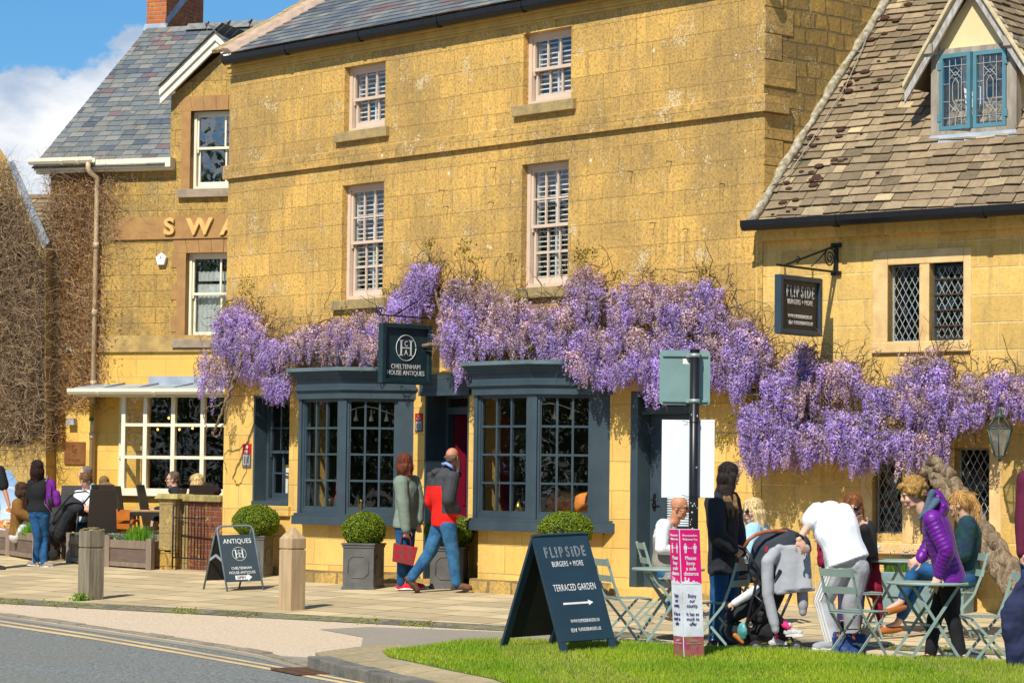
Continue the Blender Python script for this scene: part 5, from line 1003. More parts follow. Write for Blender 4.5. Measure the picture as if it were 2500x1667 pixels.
# ---------------------------------------------------------------- red and grey plaques by the doorway and at the corner
for (x0, x1, y0, y1, lb) in ((593, 612, 1083, 1141, 'red and grey notice plate on the yellow corner left of the sash window'), (1014, 1031, 1009, 1054, 'red and grey notice plate between left bay and open doorway')):
    a0, b1 = FM.m(x0, y0, 0.01); a1, b0 = FM.m(x1, y1, 0.01); t = thing('notice_plate', lb, 'plaque', FM.p(a0, b0)); bm_ = b0+(b1-b0)*0.58
    m = MB(); m.box(FM, a0, a1, bm_, b1, 0, 0.015); m.build('red_plate', plain('red enamel', (0.55, 0.008, 0.012), 0.35), t); m = MB(); m.box(FM, a0, a1, b0, bm_-0.001, 0, 0.015); m.build('grey_plate', plain('grey enamel', (0.12, 0.125, 0.13), 0.4), t)
    w = a1-a0; m = MB(); cx_, cy_ = (a0+a1)/2, bm_+(b1-bm_)*0.62
    m.lathe(FM.p(cx_, cy_, .015), [(w*.18, 0), (w*.18, .001)], 10, axis=FM.n); m.box(FM, cx_-w*.08, cx_+w*.08, cy_-w*.42, cy_-w*.1, .015, .016); m.box(FM, cx_-w*.3, cx_+w*.3, cy_-w*.62, cy_-w*.54, .015, .016)
    frame_rect(m, FM, a0+w*.12, a0+w*.46, b0+w*.2, b0+w*.9, w*.06, .015, .0165); frame_rect(m, FM, a0+w*.54, a0+w*.88, b0+w*.2, b0+w*.9, w*.06, .015, .0165); m.box(FM, a0+w*.2, a0+w*.8, b0+w*1.15, b0+w*1.22, .015, .0165); m.build('symbols', plain('pale print', (0.5, 0.45, 0.45), 0.6), t)
# ---------------------------------------------------------------- pole, plates, pink column
pc = gp(1690, 1600, LH-0.02); PD = depth(pc); k_ = PD/FPX; PR = 0.042
def at_pole(x, y): q = on(x, y, pc, FW*np.array([1, 1, 0])); return q
zt = at_pole(1685, 856)[2]; t = thing('sign_post', 'black chipped steel post in the grass carrying plates and a pink column', 'post', pc); m = MB(); m.tube([pc-np.array([0, 0, .1]), np.array([pc[0], pc[1], zt])], PR, 16); m.build('pole', plain('chipped black paint', (0.012, 0.012, 0.014), 0.35, None, 6), t)
m = MB(); m.tube([np.array([pc[0], pc[1], zt]), np.array([pc[0], pc[1], zt+0.012])], PR*1.04, 16); m.build('cap', BLACK, t)
chip = MB()
for _ in range(16):
    a = math.radians(-42+random.uniform(-50, 50)); z = at_pole(1685, random.choice([1230, 1245, 1275, 1285, 1140, 1010]) + random.uniform(-8, 8))[2]; n_ = np.array([math.cos(a), math.sin(a), 0]); c = np.array([pc[0], pc[1], z])+n_*PR
    chip.ell(c, (0.001, 0.006*random.uniform(.5, 1.6), 0.008*random.uniform(.5, 1.6)), [n_, np.cross([0, 0, 1], n_), [0, 0, 1]], 6)
chip.build('paint_chips', plain('pale primer', (0.6, 0.6, 0.58), 0.8), t)
rdir = vdir(0); FPl = Ax(np.array([pc[0], pc[1], 0])+vdir(90)*0.065, vdir(3), (0, 0, 1))
def rp(x, y): q = on(x, y, FPl.O, FPl.n)-FPl.O; return float(q@FPl.u), float(q[2])
a0, b1 = rp(1611, 854); a1, b0 = rp(1733, 989); t = thing('road_sign', 'back of a square pale green road sign plate clamped at the top of the post', 'road sign', FPl.p((a0+a1)/2, b0))
GRN = plain('weathered pale green sign back', (0.20, 0.31, 0.30), 0.5, (0.17, 0.27, 0.26), 4, 0.05, 30); m = MB(); rr_ = 0.03; m.prism([FPl.p(x, y) for cx_, cy_, s0 in ((a1-rr_, b1-rr_, 0), (a0+rr_, b1-rr_, 90), (a0+rr_, b0+rr_, 180), (a1-rr_, b0+rr_, 270)) for q in (0, 30, 60, 90) for x, y in [(cx_+rr_*math.cos(math.radians(s0+q)), cy_+rr_*math.sin(math.radians(s0+q)))]], -FPl.n*0.003); m.build('plate', GRN, t)
m = MB()
for y in (b1-0.045, b0+0.035): m.box(FPl, a0+0.025, a1-0.025, y-0.010, y+0.010, 0.001, 0.016); 
m.build('rail', GRN, t)
for y in (b1-0.045, b0+0.035):
    m = MB(); c = np.array([pc[0], pc[1], y-0.02]); m.lathe(c, [(PR+0.004, 0), (PR+0.004, 0.035)], 16); m.box(FPl, -0.075, -0.045, y-0.016, y+0.016, 0.012, 0.04); m.build('clamp', plain('pale galvanised', (0.40, 0.48, 0.47), 0.45, metal=0.3), t)
m = MB(); m.box(FPl, -0.10, -0.045, b1-0.12, b1-0.07, 0.0005, 0.0015); m.build('sticker', WHITEP, t)
a0, b1 = rp(1617, 1024); a1, b0 = rp(1741, 1215); am = rp(1707, 1100)[0]; t = thing('blank_placard', 'blank white folded placard tied to the black post', 'placard', FPl.p(0, b0)); m = MB()
PL = [(a0, -0.02), (am-0.045, -0.005), (am, 0.045), (a1, 0.060)]
WPL = plain('white correx', (0.76, 0.79, 0.82), 0.5, (0.72, 0.76, 0.80), 2); Pf = [FPl.p(x, 0, c) for x, c in PL]; m.prism([p+np.array([0, 0, b0+(0.0 if i < 2 else 0.004)]) for i, p in enumerate(Pf)]+[p-FPl.n*0.004+np.array([0, 0, b0]) for p in Pf[::-1]], (0, 0, b1-b0)); m.build('panel', WPL, t)
m = MB()
for y in (b1-0.02, b0+0.012): m.tube([np.array([pc[0], pc[1], y])+np.array([math.cos(q), math.sin(q), 0])*(PR+0.004) for q in np.linspace(0, 2*math.pi, 17)], 0.0025, 4); m.tube([FPl.p(-0.05, y, .0), FPl.p(-0.10, y+0.01, 0.02)], 0.002, 4); m.tube([FPl.p(0.05, y, .0), FPl.p(0.075, y-0.01, 0.02)], 0.002, 4)
m.build('cable_tie', BLACK, t)
PINK = plain('pink print', (0.80, 0.004, 0.19), 0.45); PLUM = plain('muddy plum print', (0.36, 0.03, 0.12), 0.6, (0.28, 0.16, 0.05), 12, 0.2, 30); WPR = plain('white print', (0.78, 0.80, 0.84), 0.45); PURP = plain('purple ink', (0.055, 0.025, 0.16), 0.5)
base = gp(1670, 1609, LH-0.02); topc = on(1658, 1291, base, FW*np.array([1, 1, 0])); Hc = topc[2]-base[2]; lean = (topc-base)/Hc; S_ = 0.195
t = thing('distance_column', 'square pink and white keep distance column round the foot of the post', 'column sign', base)
FA = Ax(base, vdir(22), lean); FB = Ax(base-vdir(112)*0+vdir(112)*S_, -vdir(112), lean)
body = MB()
for (z0, z1, mi) in ((0, .175, 2), (.175, .58, 1), (.58, 1, 0)):
    lo = [base+lean*Hc*z0+q for q in (0*lean, vdir(22)*S_, vdir(22)*S_+vdir(112)*S_, vdir(112)*S_)]
    hi = [p+lean*Hc*(z1-z0) for p in lo]; n4 = 4
    body.add(lo+hi, [(i, (i+1) % 4, 4+(i+1) % 4, 4+i) for i in range(4)], mi)
body.build('sleeve', [PINK, WPR, PLUM], t, recalc=True)
m = MB(); 
for Z in (0,): m.box(FA, -0.003, 0.004, 0, Hc, 0.0005, 0.003); m.box(FA, -0.002, S_, Hc-0.004, Hc+0.002, -0.003, 0.002); m.box(FB, 0, S_, Hc-0.004, Hc+0.002, -0.003, 0.002)
m.build('white_edge', WPR, t)
def person_icon(m, F, a, b, h):
    m.lathe(F.p(a, b+h*.9, .002), [(h*.085, 0), (h*.085, .001)], 10, axis=F.n); m.box(F, a-h*.13, a+h*.13, b+h*.38, b+h*.80, .002, .003); m.box(F, a-h*.19, a-h*.14, b+h*.42, b+h*.76, .002, .003); m.box(F, a+h*.14, a+h*.19, b+h*.42, b+h*.76, .002, .003); m.box(F, a-h*.11, a-h*.02, b, b+h*.38, .002, .003); m.box(F, a+h*.02, a+h*.11, b, b+h*.38, .002, .003)
for F in (FA, FB):
    w = S_; c = w/2
    for s, y, sz in (('Worcestershire', .955, .026), ('Welcomes You', .925, .026), ('Please', .775, .047), ('keep', .735, .047), ('a safe', .695, .047), ('distance', .655, .047)): text(s, F, c, Hc*y-0.012, sz, WPR, t, 'lettering', 0.003, 0.9 if sz > .03 else .85, bold=sz*0.012)
    m = MB(); person_icon(m, F, w*.27, Hc*.815, 0.085); person_icon(m, F, w*.73, Hc*.815, 0.085); m.box(F, w*.42, w*.58, Hc*.855-.002, Hc*.855+.002, .002, .003)
    for s in (-1, 1): m.prism([F.p(w*.5+s*w*.12, Hc*.855, .002), F.p(w*.5+s*w*.06, Hc*.855+.007, .002), F.p(w*.5+s*w*.06, Hc*.855-.007, .002)], F.n*.001)
    x = 0.004                                    # skyline cut between the pink and the white
    for hw, hh in ((.03, .02), (.012, .06), (.02, .03), (.012, .05), (.03, .015), (.02, .028), (.03, .018), (.02, .01)): m.box(F, x, min(x+hw, w-.002), Hc*.58-.003, Hc*.58+hh, .001, .0025); x += hw
    m.build('pictogram', WPR, t)
    for s, y in (('Enjoy', .535), ('our', .497), ('county.', .459), ('It has so', .395), ('much to', .357), ('offer', .319)): text(s, F, c, Hc*(y-0.12)-0.0+0.06*Hc, 0.044, PURP, t, 'lettering', 0.003, 0.82, bold=0.0004)
    text('WORCESTERSHIRE', F, c, Hc*.115, 0.018, plain('pale pink print', (0.6, 0.35, 0.42), 0.6), t, 'lettering', 0.003, 0.95)
    m = MB()
    for k in range(3): m.tube([F.p(c+(k-1)*.022+.014*math.cos(q), Hc*.147+.012*math.sin(q), .003) for q in np.linspace(2.6, 6.8, 9)], .0022, 4)
    m.build('emblem', plain('pale pink print', (0.6, 0.35, 0.42), 0.6), t)
# ---------------------------------------------------------------- lead planters with clipped box balls
LEADP = plain('lead grey planter', (0.13, 0.125, 0.115), 0.6, (0.09, 0.088, 0.085), 6, 0.3, 30); SOILD = plain('planter soil', (0.04, 0.028, 0.018), 1)
def topiary(cx, by, w_px, ball, ang, label, blabel, leaves, out=0.5, topy=1325):
    P0 = MF(cx, by, -out); P0[2] = gz(P0); s = w_px*depth(P0)/FPX; F = Fr(P0, math.radians(48+ang)); h = MF(cx, topy, -out)[2]-P0[2]
    t = thing('lead_planter', label, 'planter', P0, 0, 'square lead planters with clipped box balls'); m = MB(); a = s/2; F = Fr(P0, F.ang)
    m.hexa([F.p(-a, -.03, a), F.p(a, -.03, a), F.p(a, -.03, -a), F.p(-a, -.03, -a), F.p(-a, h, a), F.p(a, h, a), F.p(a, h, -a), F.p(-a, h, -a)])
    m.box(F, -a-.012, a+.012, -0.03, .03, -a-.012, a+.012); m.box(F, -a-.01, a+.01, h-.045, h-.012, -a-.01, a+.01); m.box(F, -a-.022, a+.022, h-.011, h+.012, -a-.022, a+.022)
    for G in (F.sub(0, 0, a), Fr(F.p(a, 0, 0), F.ang+math.pi/2), Fr(F.p(-a, 0, 0), F.ang-math.pi/2)):
        k = a*0.66; q = a*0.28; cz = h*.49; oc = [(-k, -k+q), (-k+q, -k), (k-q, -k), (k, -k+q), (k, k-q), (k-q, k), (-k+q, k), (-k, k-q)]
        m.tube([G.p(x, cz+y, 0.002) for x, y in oc+[oc[0]]], 0.009, 5)
    m.build('box', LEADP, t, 0.004); m = MB(); m.box(F, -a+.02, a-.02, h+.001, h+.014, -a+.02, a-.02); m.build('soil', SOILD, t)
    x0, x1, y0, y1 = ball; dd = depth(F.p(0, 0, 0)); C = px((x0+x1)/2, (y0+y1)/2, dd); R = (x1-x0)/2*dd/FPX; Rz = (y1-y0)/2*dd/FPX; C = F.p(0, C[2], 0)
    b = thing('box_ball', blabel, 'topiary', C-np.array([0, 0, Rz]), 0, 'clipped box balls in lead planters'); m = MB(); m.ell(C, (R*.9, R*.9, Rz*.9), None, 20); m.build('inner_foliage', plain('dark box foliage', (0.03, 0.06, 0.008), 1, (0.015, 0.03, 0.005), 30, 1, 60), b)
    n = leaves; d = rng.normal(size=(n, 3)); d /= np.linalg.norm(d, axis=1)[:, None]; rad = 1.02-np.abs(rng.normal(0, .06, n))+.015*np.sin(d[:, 1]*14+d[:, 0]*11)+.02*np.sin(d[:, 0]*9+d[:, 2]*7); P = C+d*np.array([R, R, Rz])*rad[:, None]; P[:, 2] = np.maximum(P[:, 2], C[2]-Rz*.93)
    nl = rng.normal(size=(n, 3))*0.7+d; aa = np.cross(nl, rng.normal(size=(n, 3))); aa /= np.linalg.norm(aa, axis=1)[:, None]; bb = np.cross(nl, aa); bb /= np.linalg.norm(bb, axis=1)[:, None]; s_ = 0.012*rng.uniform(.7, 1.3, (n, 1))
    cl = np.array([(0.20, 0.27, 0.012), (0.13, 0.20, 0.010), (0.30, 0.34, 0.02), (0.06, 0.11, 0.008)])[rng.choice(4, n, p=[.4, .3, .15, .15])]*rng.uniform(.75, 1.25, (n, 1)); soup('leaves', np.stack([P-aa*s_, P+bb*s_*.6, P+aa*s_, P-bb*s_*.6], 1), 4, LEAFM, b, cl)
    st = MB(); st.tube([F.p(0, h, 0), F.p(0, C[2], 0)], 0.02, 6); st.build('stem', plain('box stem', (0.12, 0.08, 0.04), .9), b)
topiary(624, 1380, 66, (553, 668, 1228, 1312), -16, 'lead planter in shadow behind the antiques sandwich board', 'box ball left of the first bay, half behind the antiques board', 9000, 0.4, 1308)
topiary(887, 1412, 79, (848, 954, 1241, 1330), -16, 'lead planter with octagon panel under the first bay window', 'box ball under the left bay beside the woman in green', 9000, 1.0, 1327)
topiary(1096, 1424, 82, (1022, 1143, 1250, 1338), -7, 'lead planter behind the striding man by the doorway', 'box ball behind the legs of the striding man', 9000, 0.30, 1335)
topiary(1380, 1436, 84, (1308, 1442, 1238, 1330), -7, 'lead planter hidden behind the large blue sandwich board', 'box ball rising above the large blue sandwich board', 9000, 1.0, 1330)
# ---------------------------------------------------------------- pier, brick wall, iron gate
pb = gp(402, 1391); t = thing('garden_pier', 'lichened square stone gate pier with rough yellow footing and flat coping', 'pier', pb); F = Fr(gp(386, 1389), math.radians(48-33)); pw = 0.30; kx = depth(pb)/FPX; ph = (1390-1203)*kx
m = MB(); m.box(F, 0, pw, ph*.25, ph-.085, -0.34, 0); m.build('shaft', S_PIER, t, 0.012)
m = MB(); mm_ = random.Random(3)
for i, (x0, x1) in enumerate(((-.0, .11), (.11, .22), (.22, .32))): m.box(F, x0-.01, x1-.008, -.1, ph*.25-.004-(i == 1)*.02, -.36, 0.0+mm_.uniform(-.015, .015))
m.build('rough_footing', masonry('knobbly yellow stone', 0.3, .17, .2, (0.70, .42, .08), (.5, .3, .06), (.2, .12, .04), .012, 0, .9, .15, bump=1.0), t, 0.022)
m = MB(); m.hexa([F.p(-.07, ph-.084, .05), F.p(pw+.07, ph-.084, .05), F.p(pw+.07, ph-.084, -.42), F.p(-.07, ph-.084, -.42), F.p(-.03, ph-.01, 0), F.p(pw+.03, ph-.01, 0), F.p(pw+.03, ph-.01, -.36), F.p(-.03, ph-.01, -.36)]); m.build('coping', plain('mossy pier coping', (0.42, 0.33, 0.12), .95, (0.22, .18, .06), 8, .8, 30), t, 0.012)
e0 = F.p(pw+.0, 0, -0.16); e1 = np.array([XL-0.01, 0.02, 0]); dv = e1-e0; Lw = math.hypot(dv[0], dv[1]); FW2 = Fr((e0[0], e0[1], gz(e0)), math.atan2(dv[1], dv[0])); t = thing('brick_wall', 'short old red brick wall between stone pier and house corner', 'wall', FW2.p(Lw/2, 0))
m = MB(); m.box(FW2, 0.0, Lw, -.1, ph-.13, -.2, -.0); m.build('brickwork', masonry('old red brick wall', FW2.ang, 0.22, 0.078, (0.36, 0.085, 0.03), (0.20, 0.05, 0.025), (0.34, 0.24, 0.14), 0.010, 0.0, 0.8, 0.012, grey=(0.10, 0.05, 0.035), bump=1.0), t)
m = MB(); x = 0.02
while x < Lw-.05: w_ = min(.3, Lw-x); m.box(FW2, x, x+w_-.012, ph-.125, ph-.03, -.26, .06); x += w_
m.build('coping', MATS['mossy pier coping'], t, 0.015)
m = MB(); m.box(FW2, 0.0, .14, -.1, ph-.131, -.21, .006); m.build('stone_quoin', S_PIER, t, 0.006)
ga = Fr(F.p(pw+.03, 0, .08), FW2.ang-0.03); gh = (1388-1226)*kx; t = thing('iron_gate', 'low black iron hoop topped gate in front of the brick wall', 'gate', ga.p(.4, 0)); m = MB(); GL_ = 0.86
m.tube([ga.p(0, 0.02), ga.p(0, gh-.03)], .013, 8); m.box(ga, 0, GL_, .17, .19, -.008, .008); m.box(ga, 0, GL_, gh*.78, gh*.78+.018, -.008, .008)
for i in range(5):
    a = .075+i*.165; b = a+.085; m.tube([ga.p(a, .19), ga.p(a, gh-.05), ga.p(a+.012, gh-.02), ga.p((a+b)/2, gh), ga.p(b-.012, gh-.02), ga.p(b, gh-.05), ga.p(b, .19)], .007, 6)
m.build('bars', IRON, t); m = MB(); spiral(m, ga, .03, gh-.02, .035, 1.3, .007, 0, 3.1, -1, 14); m.build('scroll', IRON, t)
# ---------------------------------------------------------------- wooden troughs with herbs
TROW = plain('taupe stained planks', (0.165, 0.115, 0.085), 0.8, (0.12, 0.085, 0.065), 4, 0.4, 30, stretch=(1, 1, 5)); TROP = plain('taupe stained posts', (0.26, 0.19, 0.14), 0.8, (0.19, 0.14, 0.10), 4, 0.3, 30, stretch=(4, 4, 1))
def trough(pts, label, herb):
    P = [gp(*q) for q in pts]; back = [p+vdir(100)*0.38 for p in P]; mid = sum(P)/len(P); hgt = 0.40; t = thing('wooden_trough', label, 'planter', mid, 0, 'wooden troughs along the terrace edge'); m = MB(); pm = MB()
    for i in range(len(P)-1):
        d = P[i+1]-P[i]; L = math.hypot(d[0], d[1]); F = Fr(P[i], math.atan2(d[1], d[0])); n = max(3, int(L/.06))
        for k in range(n): m.box(F, L*k/n+.003, L*(k+1)/n-.003, .06, hgt-.10, -.03, -.008+0.002*(k % 2))
        pm.box(F, .02, L-.02, .02, .085, -.035, .012); pm.box(F, .02, L-.02, hgt-.115, hgt-.0, -.035, .012)
    for p in P+[back[0], back[-1]]: F = Fr(p, math.radians(20)); pm.box(F, -.045, .045, -.02, hgt+.045, -.045, .045)
    m.prism([p+np.array([0, 0, .05]) for p in (P+back[::-1])], (0, 0, hgt-.12))
    m.build('planks', TROW, t, recalc=True); pm.build('rails_and_posts', TROP, t, 0.004)
    for (x, y, s, kind) in herb:
        c = gp(x, y, 0)+vdir(100)*.18+np.array([0, 0, hgt-.03]); n = int(500*s)
        h = thing('herb_plant', ('spiky bright green herb' if kind else 'silvery grey green herb')+' growing in the '+label.split(' by')[0].split(' with')[0]+(' %s' % ('left end' if x < (pts[0][0]+pts[-1][0])/2 else 'right end')), 'plant', c, 0, 'herbs in the wooden troughs')
        if kind:
            q = []; b = c+np.stack([rng.normal(0, .06*s, n), rng.normal(0, .06*s, n), np.zeros(n)], 1); tp = b+np.stack([rng.normal(0, .04, n), rng.normal(0, .04, n), rng.uniform(.08, .20, n)*s], 1); sd_ = np.cross(tp-b, rng.normal(size=(n, 3))); sd_ /= np.linalg.norm(sd_, axis=1)[:, None]; sd_ *= .005
            soup('leaves', np.stack([b-sd_, b+sd_, tp], 1), 3, LEAFM, h, pal_mix([(0.13, 0.30, 0.02), (0.20, 0.42, 0.03)])(n))
        else: P_ = c+np.stack([rng.normal(0, .06*s, n), rng.normal(0, .06*s, n), rng.uniform(0, .09, n)*s], 1); leaf_soup('leaves', P_, 0.014, pal_mix([(0.28, 0.36, 0.26), (0.18, 0.28, 0.14)]), LEAFM, h)
trough([(-60, 1350), (22, 1357), (88, 1371), (148, 1364)], 'leftmost wooden trough with canted front by the walking woman', [(58, 1362, 1.1, 1), (78, 1366, 1.2, 1), (118, 1362, 1, 0)])
trough([(171, 1373), (212, 1381), (262, 1380)], 'middle wooden trough behind the grey bollard', [(184, 1372, .8, 0), (256, 1375, 1.0, 1)])
trough([(264, 1383), (366, 1391), (392, 1380)], 'right wooden trough against the stone pier', [(276, 1378, 1.0, 0), (308, 1382, 1.1, 0), (338, 1383, 1.3, 1), (374, 1380, .9, 0)])
# ================================================================ OUTDOOR FURNITURE
def grp_copy(proto, first, pos, th, label, group):
    o = proto if first else copy_tree(proto); o.location = V(pos); o.rotation_euler = (0, 0, math.radians(48+th)); o['label'] = label; o['group'] = group; return o
def LF(): return Fr((0, 0, 0), 0)
def make_bistro_chair():
    t = thing('bistro_chair', 'x', 'chair', (0, 0, 0)); w = 0.19
    m = MB()
    for i in range(7): x = -0.15+i*0.052; m.box(LF(), x, x+0.036, 0.445, 0.452, -w, w)
    m.build('seat', SAGE, t, keep=False); m = MB()
    for (z, z2) in ((0.60, 0.66), (0.745, 0.81)):
        x = -0.185-(z-0.45)*0.22; m.hexa([np.array(q) for q in ((x, -w-.01, z), (x+.012, -w-.01, z), (x+.012, w+.01, z), (x, w+.01, z), (x-.014, -w-.01, z2), (x-.002, -w-.01, z2), (x-.002, w+.01, z2), (x-.014, w+.01, z2))])
    m.build('backrest', SAGE, t, keep=False)
    for s in (-1, 1):
        m = MB(); y = s*w
        P = [(0.22, 0), (0.05, 0.22), (-0.13, 0.43), (-0.19, 0.58), (-0.265, 0.82)]
        for a, b in zip(P[:-1], P[1:]): m.bar((a[0], y, a[1]), (b[0], y, b[1]), 0.008, 0.024, (1, 0, 0.3))
        m.build('leg', SAGE, t, keep=False); m = MB(); y = s*(w-0.022)
        m.bar((-0.24, y, 0), (0.19, y, 0.44), 0.008, 0.022, (1, 0, -0.5)); m.build('leg', SAGE, t, keep=False)
    for P in (((0.10, -w, 0.155), (0.10, w, 0.155)), ((-0.17, -w, .07), (-0.17, w, .07)), ((-.14, -w, .435), (-.14, w, .435)), ((.19, -w, .435), (.19, w, .435))): m = MB(); m.bar(*P, .008, .016); m.build('stretcher', SAGE, t, keep=False)
    return t
CH = make_bistro_chair(); G_ = 'sage green folding bistro chairs'
spots = [((1622, 1517), 8, 'sage bistro chair under the seated bald man in waistcoat', 0), ((1527, 1575), 18, 'empty sage bistro chair left of its table, half behind the blue board', 0),
    ((1752, 1592), 152, 'sage bistro chair in front of the standing woman in dark coat, beside the pink column', 0), ((2092, 1618), 38, 'sage bistro chair behind the navy tote, in front of the bending man', 0),
    ((2330, 1562), 186, 'sage bistro chair under the ponytailed woman in tartan coat', 0), ((2412, 1636), 184, 'empty sage bistro chair at far right beside the hanging navy jacket', 0),
    ((2085, 1560), 290, 'sage bistro chair under the woman in sunglasses with maroon coat over its back', 0), ((1850, 1530), 190, 'sage bistro chair under the blonde woman in pale blue', 0)]
CHO = {}
for i, (g, th, lb, _) in enumerate(spots): CHO[i] = grp_copy(CH, i == 0, gp(*g), th, lb, G_)
def make_bistro_table():
    t = thing('bistro_table', 'x', 'table', (0, 0, 0)); m = MB(); R = 0.345
    m.lathe((0, 0, 0), [(R-.008, .685), (R, .69), (R+.002, .70), (R-.004, .708), (0.01, .71)], 40, smooth=False); m.build('tabletop', SAGE, t, keep=False)
    for s in (-1, 1):
        for k in (-1, 1):
            m = MB(); y = s*(0.20+0.012*k); m.bar((-k*.27, y, 0), (k*.20, y, .68), .008, .026, (1, 0, 0)); m.build('leg', SAGE, t, keep=False)
    m = MB()
    for x, z in ((-.20, .10), (.20, .10), (-.19, .67), (.19, .67), (.02, .34)): m = MB(); m.bar((x, -.21, z), (x, .21, z), .008, .02); m.build('stretcher', SAGE, t, keep=False)
    return t
TB = make_bistro_table(); G2 = 'round sage green bistro tables'
TABS = []
for i, (g, th, lb) in enumerate((((1630, 1570), 10, 'round sage bistro table at left, partly behind the pink column'), ((2196, 1546), 30, 'round sage bistro table carrying the coffee cup and glass of tea'), ((2263, 1624), 12, 'round sage bistro table under the hand of the woman in purple'))):
    p = gp(*g); TABS.append(p); grp_copy(TB, i == 0, p, th, lb, G2)
# crockery on the middle table
CHINA = plain('white china', (0.78, 0.77, 0.74), 0.25, spec=0.5); t2 = TABS[1]+np.array([0, 0, .711])
def table_pt(x, y, P): return on(x, y, P, (0, 0, 1))
c = table_pt(2140, 1347, t2); cup = thing('coffee_cup', 'white coffee cup with handle on a saucer, left on the table', 'cup', c+np.array([0, 0, .012]))
m = MB(); m.lathe(c+np.array([0, 0, .016]), [(.022, 0), (.03, .008), (.043, .03), (.047, .055), (.043, .055), (.035, .05)], 20); m.build('bowl', CHINA, cup); m = MB(); m.tube([c+np.array([0, 0, .016])+vdir(180)*(.04+.022*math.sin(q))+np.array([0, 0, .032+.016*math.cos(q)]) for q in np.linspace(0, math.pi, 8)], .005, 6); m.build('handle', CHINA, cup)
m = MB(); m.lathe(c+np.array([0, 0, .058]), [(.042, 0), (.042, .008), (.01, .012)], 16); m.build('milk_foam', plain('milk foam', (.7, .55, .4), .8), cup)
s1 = thing('saucer', 'white saucer under the coffee cup', 'saucer', c); m = MB(); m.lathe(c, [(.03, 0), (.045, .004), (.078, .014), (.076, .016), (.04, .008)], 24); m.build('dish', CHINA, s1)
c = table_pt(2212, 1353, t2); s2 = thing('saucer', 'white saucer holding a squeezed teabag on the middle table', 'saucer', c); m = MB(); m.lathe(c, [(.03, 0), (.045, .004), (.08, .014), (.078, .016), (.04, .008)], 24); m.build('dish', CHINA, s2); tb = thing('teabag', 'crumpled green brown teabag on a white saucer', 'teabag', c+np.array([0, 0, .008])); m = MB(); m.ell(c+np.array([0, 0, .02]), (.028, .02, .012), None, 8); m.build('bag', plain('teabag', (.16, .14, .03), .9), tb)
c = table_pt(2222, 1344, t2); gq = thing('glass_mug', 'clear glass mug of golden green tea on the middle table', 'mug', c); m = MB(); m.lathe(c, [(.037, 0), (.04, .004), (.041, .085), (.038, .085), (.037, .006)], 20); m.build('glass_wall', glass('mug glass', 1.0, (.93, .95, .93), 0, .05), gq)
m = MB(); m.lathe(c, [(.034, .006), (.035, .055)], 18); m.build('tea', plain('golden tea', (.48, .33, .015), .2), gq); m = MB(); m.tube([c+vdir(0)*(.04+.022*math.sin(q))+np.array([0, 0, .045+.025*math.cos(q)]) for q in np.linspace(0, math.pi, 8)], .005, 6); m.build('handle', CHINA, gq)
# ---------------------------------------------------------------- rattan furniture on the inn terrace
def rattan():
    m, t = newmat('dark woven rattan'); p = t.pos(); b = t.n('ShaderNodeTexChecker', None, Vector=p, Scale=75.0).outputs[1]; col = t.mix(b, (.020, .013, .010), (.055, .040, .032)); t.out(col, .55, t.bump(b, .8, .006), 0, .4); return m
RATT = rattan()
def make_rattan_chair():
    t = thing('rattan_chair', 'x', 'chair', (0, 0, 0)); m = MB(); w = .22
    m.box(LF(), -.22, .22, .40, .46, -w, w); m.build('seat', RATT, t, .01, keep=False)
    m = MB(); m.hexa([np.array(q) for q in ((-.22, -w, .46), (-.19, -w, .46), (-.19, w, .46), (-.22, w, .46), (-.36, -w*.86, 1.10), (-.335, -w*.86, 1.10), (-.335, w*.86, 1.10), (-.36, w*.86, 1.10))]); m.build('backrest', RATT, t, .008, keep=False)
    for sx_, sy in ((1, 1), (1, -1), (-1, 1), (-1, -1)): m = MB(); m.bar((sx_*.19, sy*.19, 0), (sx_*.195, sy*.195, .40), .045, .045, (1, 0, 0)); m.build('leg', RATT, t, keep=False)
    return t
def tpp(x, c): a, b = FS.m(x, 1300, c); p = FS.p(a, 0, c); p[2] = gz(p); return p
RC = make_rattan_chair(); G3 = 'dark rattan dining chairs on the inn terrace'
for i, (g, th, lb) in enumerate((((248, 2.9), 100, 'large tall backed rattan chair just behind the grey bollard'), ((333, 2.0), 5, 'rattan chair at the end of the terrace table, facing right'), ((292, 1.4), 70, 'rattan chair with tilted back behind the orange high chair'),
        ((266, .8), 80, 'rattan chair behind the woman in the white floral top'), ((164, 1.0), 265, 'rattan chair above the pushchair hood'), ((392, 1.2), 350, 'rattan chair behind the man in the black quilted jacket'), ((478, 1.35), 110, 'rattan chair under the blonde woman by the inn window'), ((538, .9), 180, 'rattan chair half hidden at the house corner'), ((392, 2.6), 175, 'narrow edge on rattan chair beside the bare leg'))):
    grp_copy(RC, i == 0, tpp(*g), th, lb, G3)
def make_rattan_table():
    t = thing('rattan_table', 'x', 'table', (0, 0, 0)); m = MB(); m.box(LF(), -.38, .38, .72, .745, -.38, .38); m.build('tabletop', plain('tan table slats', (.50, .33, .16), .7, (.36, .22, .1), 6), t, .004, keep=False); m = MB(); frame_rect(m, Ax((0, 0, .70), (1, 0, 0), (0, 1, 0)), -.39, .39, -.39, .39, .05, -.04, .015); m.build('table_frame', RATT, t, keep=False)
    for a in (-1, 1):
        for b in (-1, 1): m = MB(); m.box(LF(), a*.36-.03, a*.36+.03, 0, .68, b*.36-.03, b*.36+.03); m.build('leg', RATT, t, keep=False)
    return t
RT_ = make_rattan_table()
for i, (g, th, lb) in enumerate((((375, 2.0), 12, 'rattan framed terrace table beside the stone pier'), ((188, 1.9), 8, 'rattan framed terrace table in front of the woman in floral top'))): grp_copy(RT_, i == 0, tpp(*g), th, lb, 'rattan framed terrace tables')
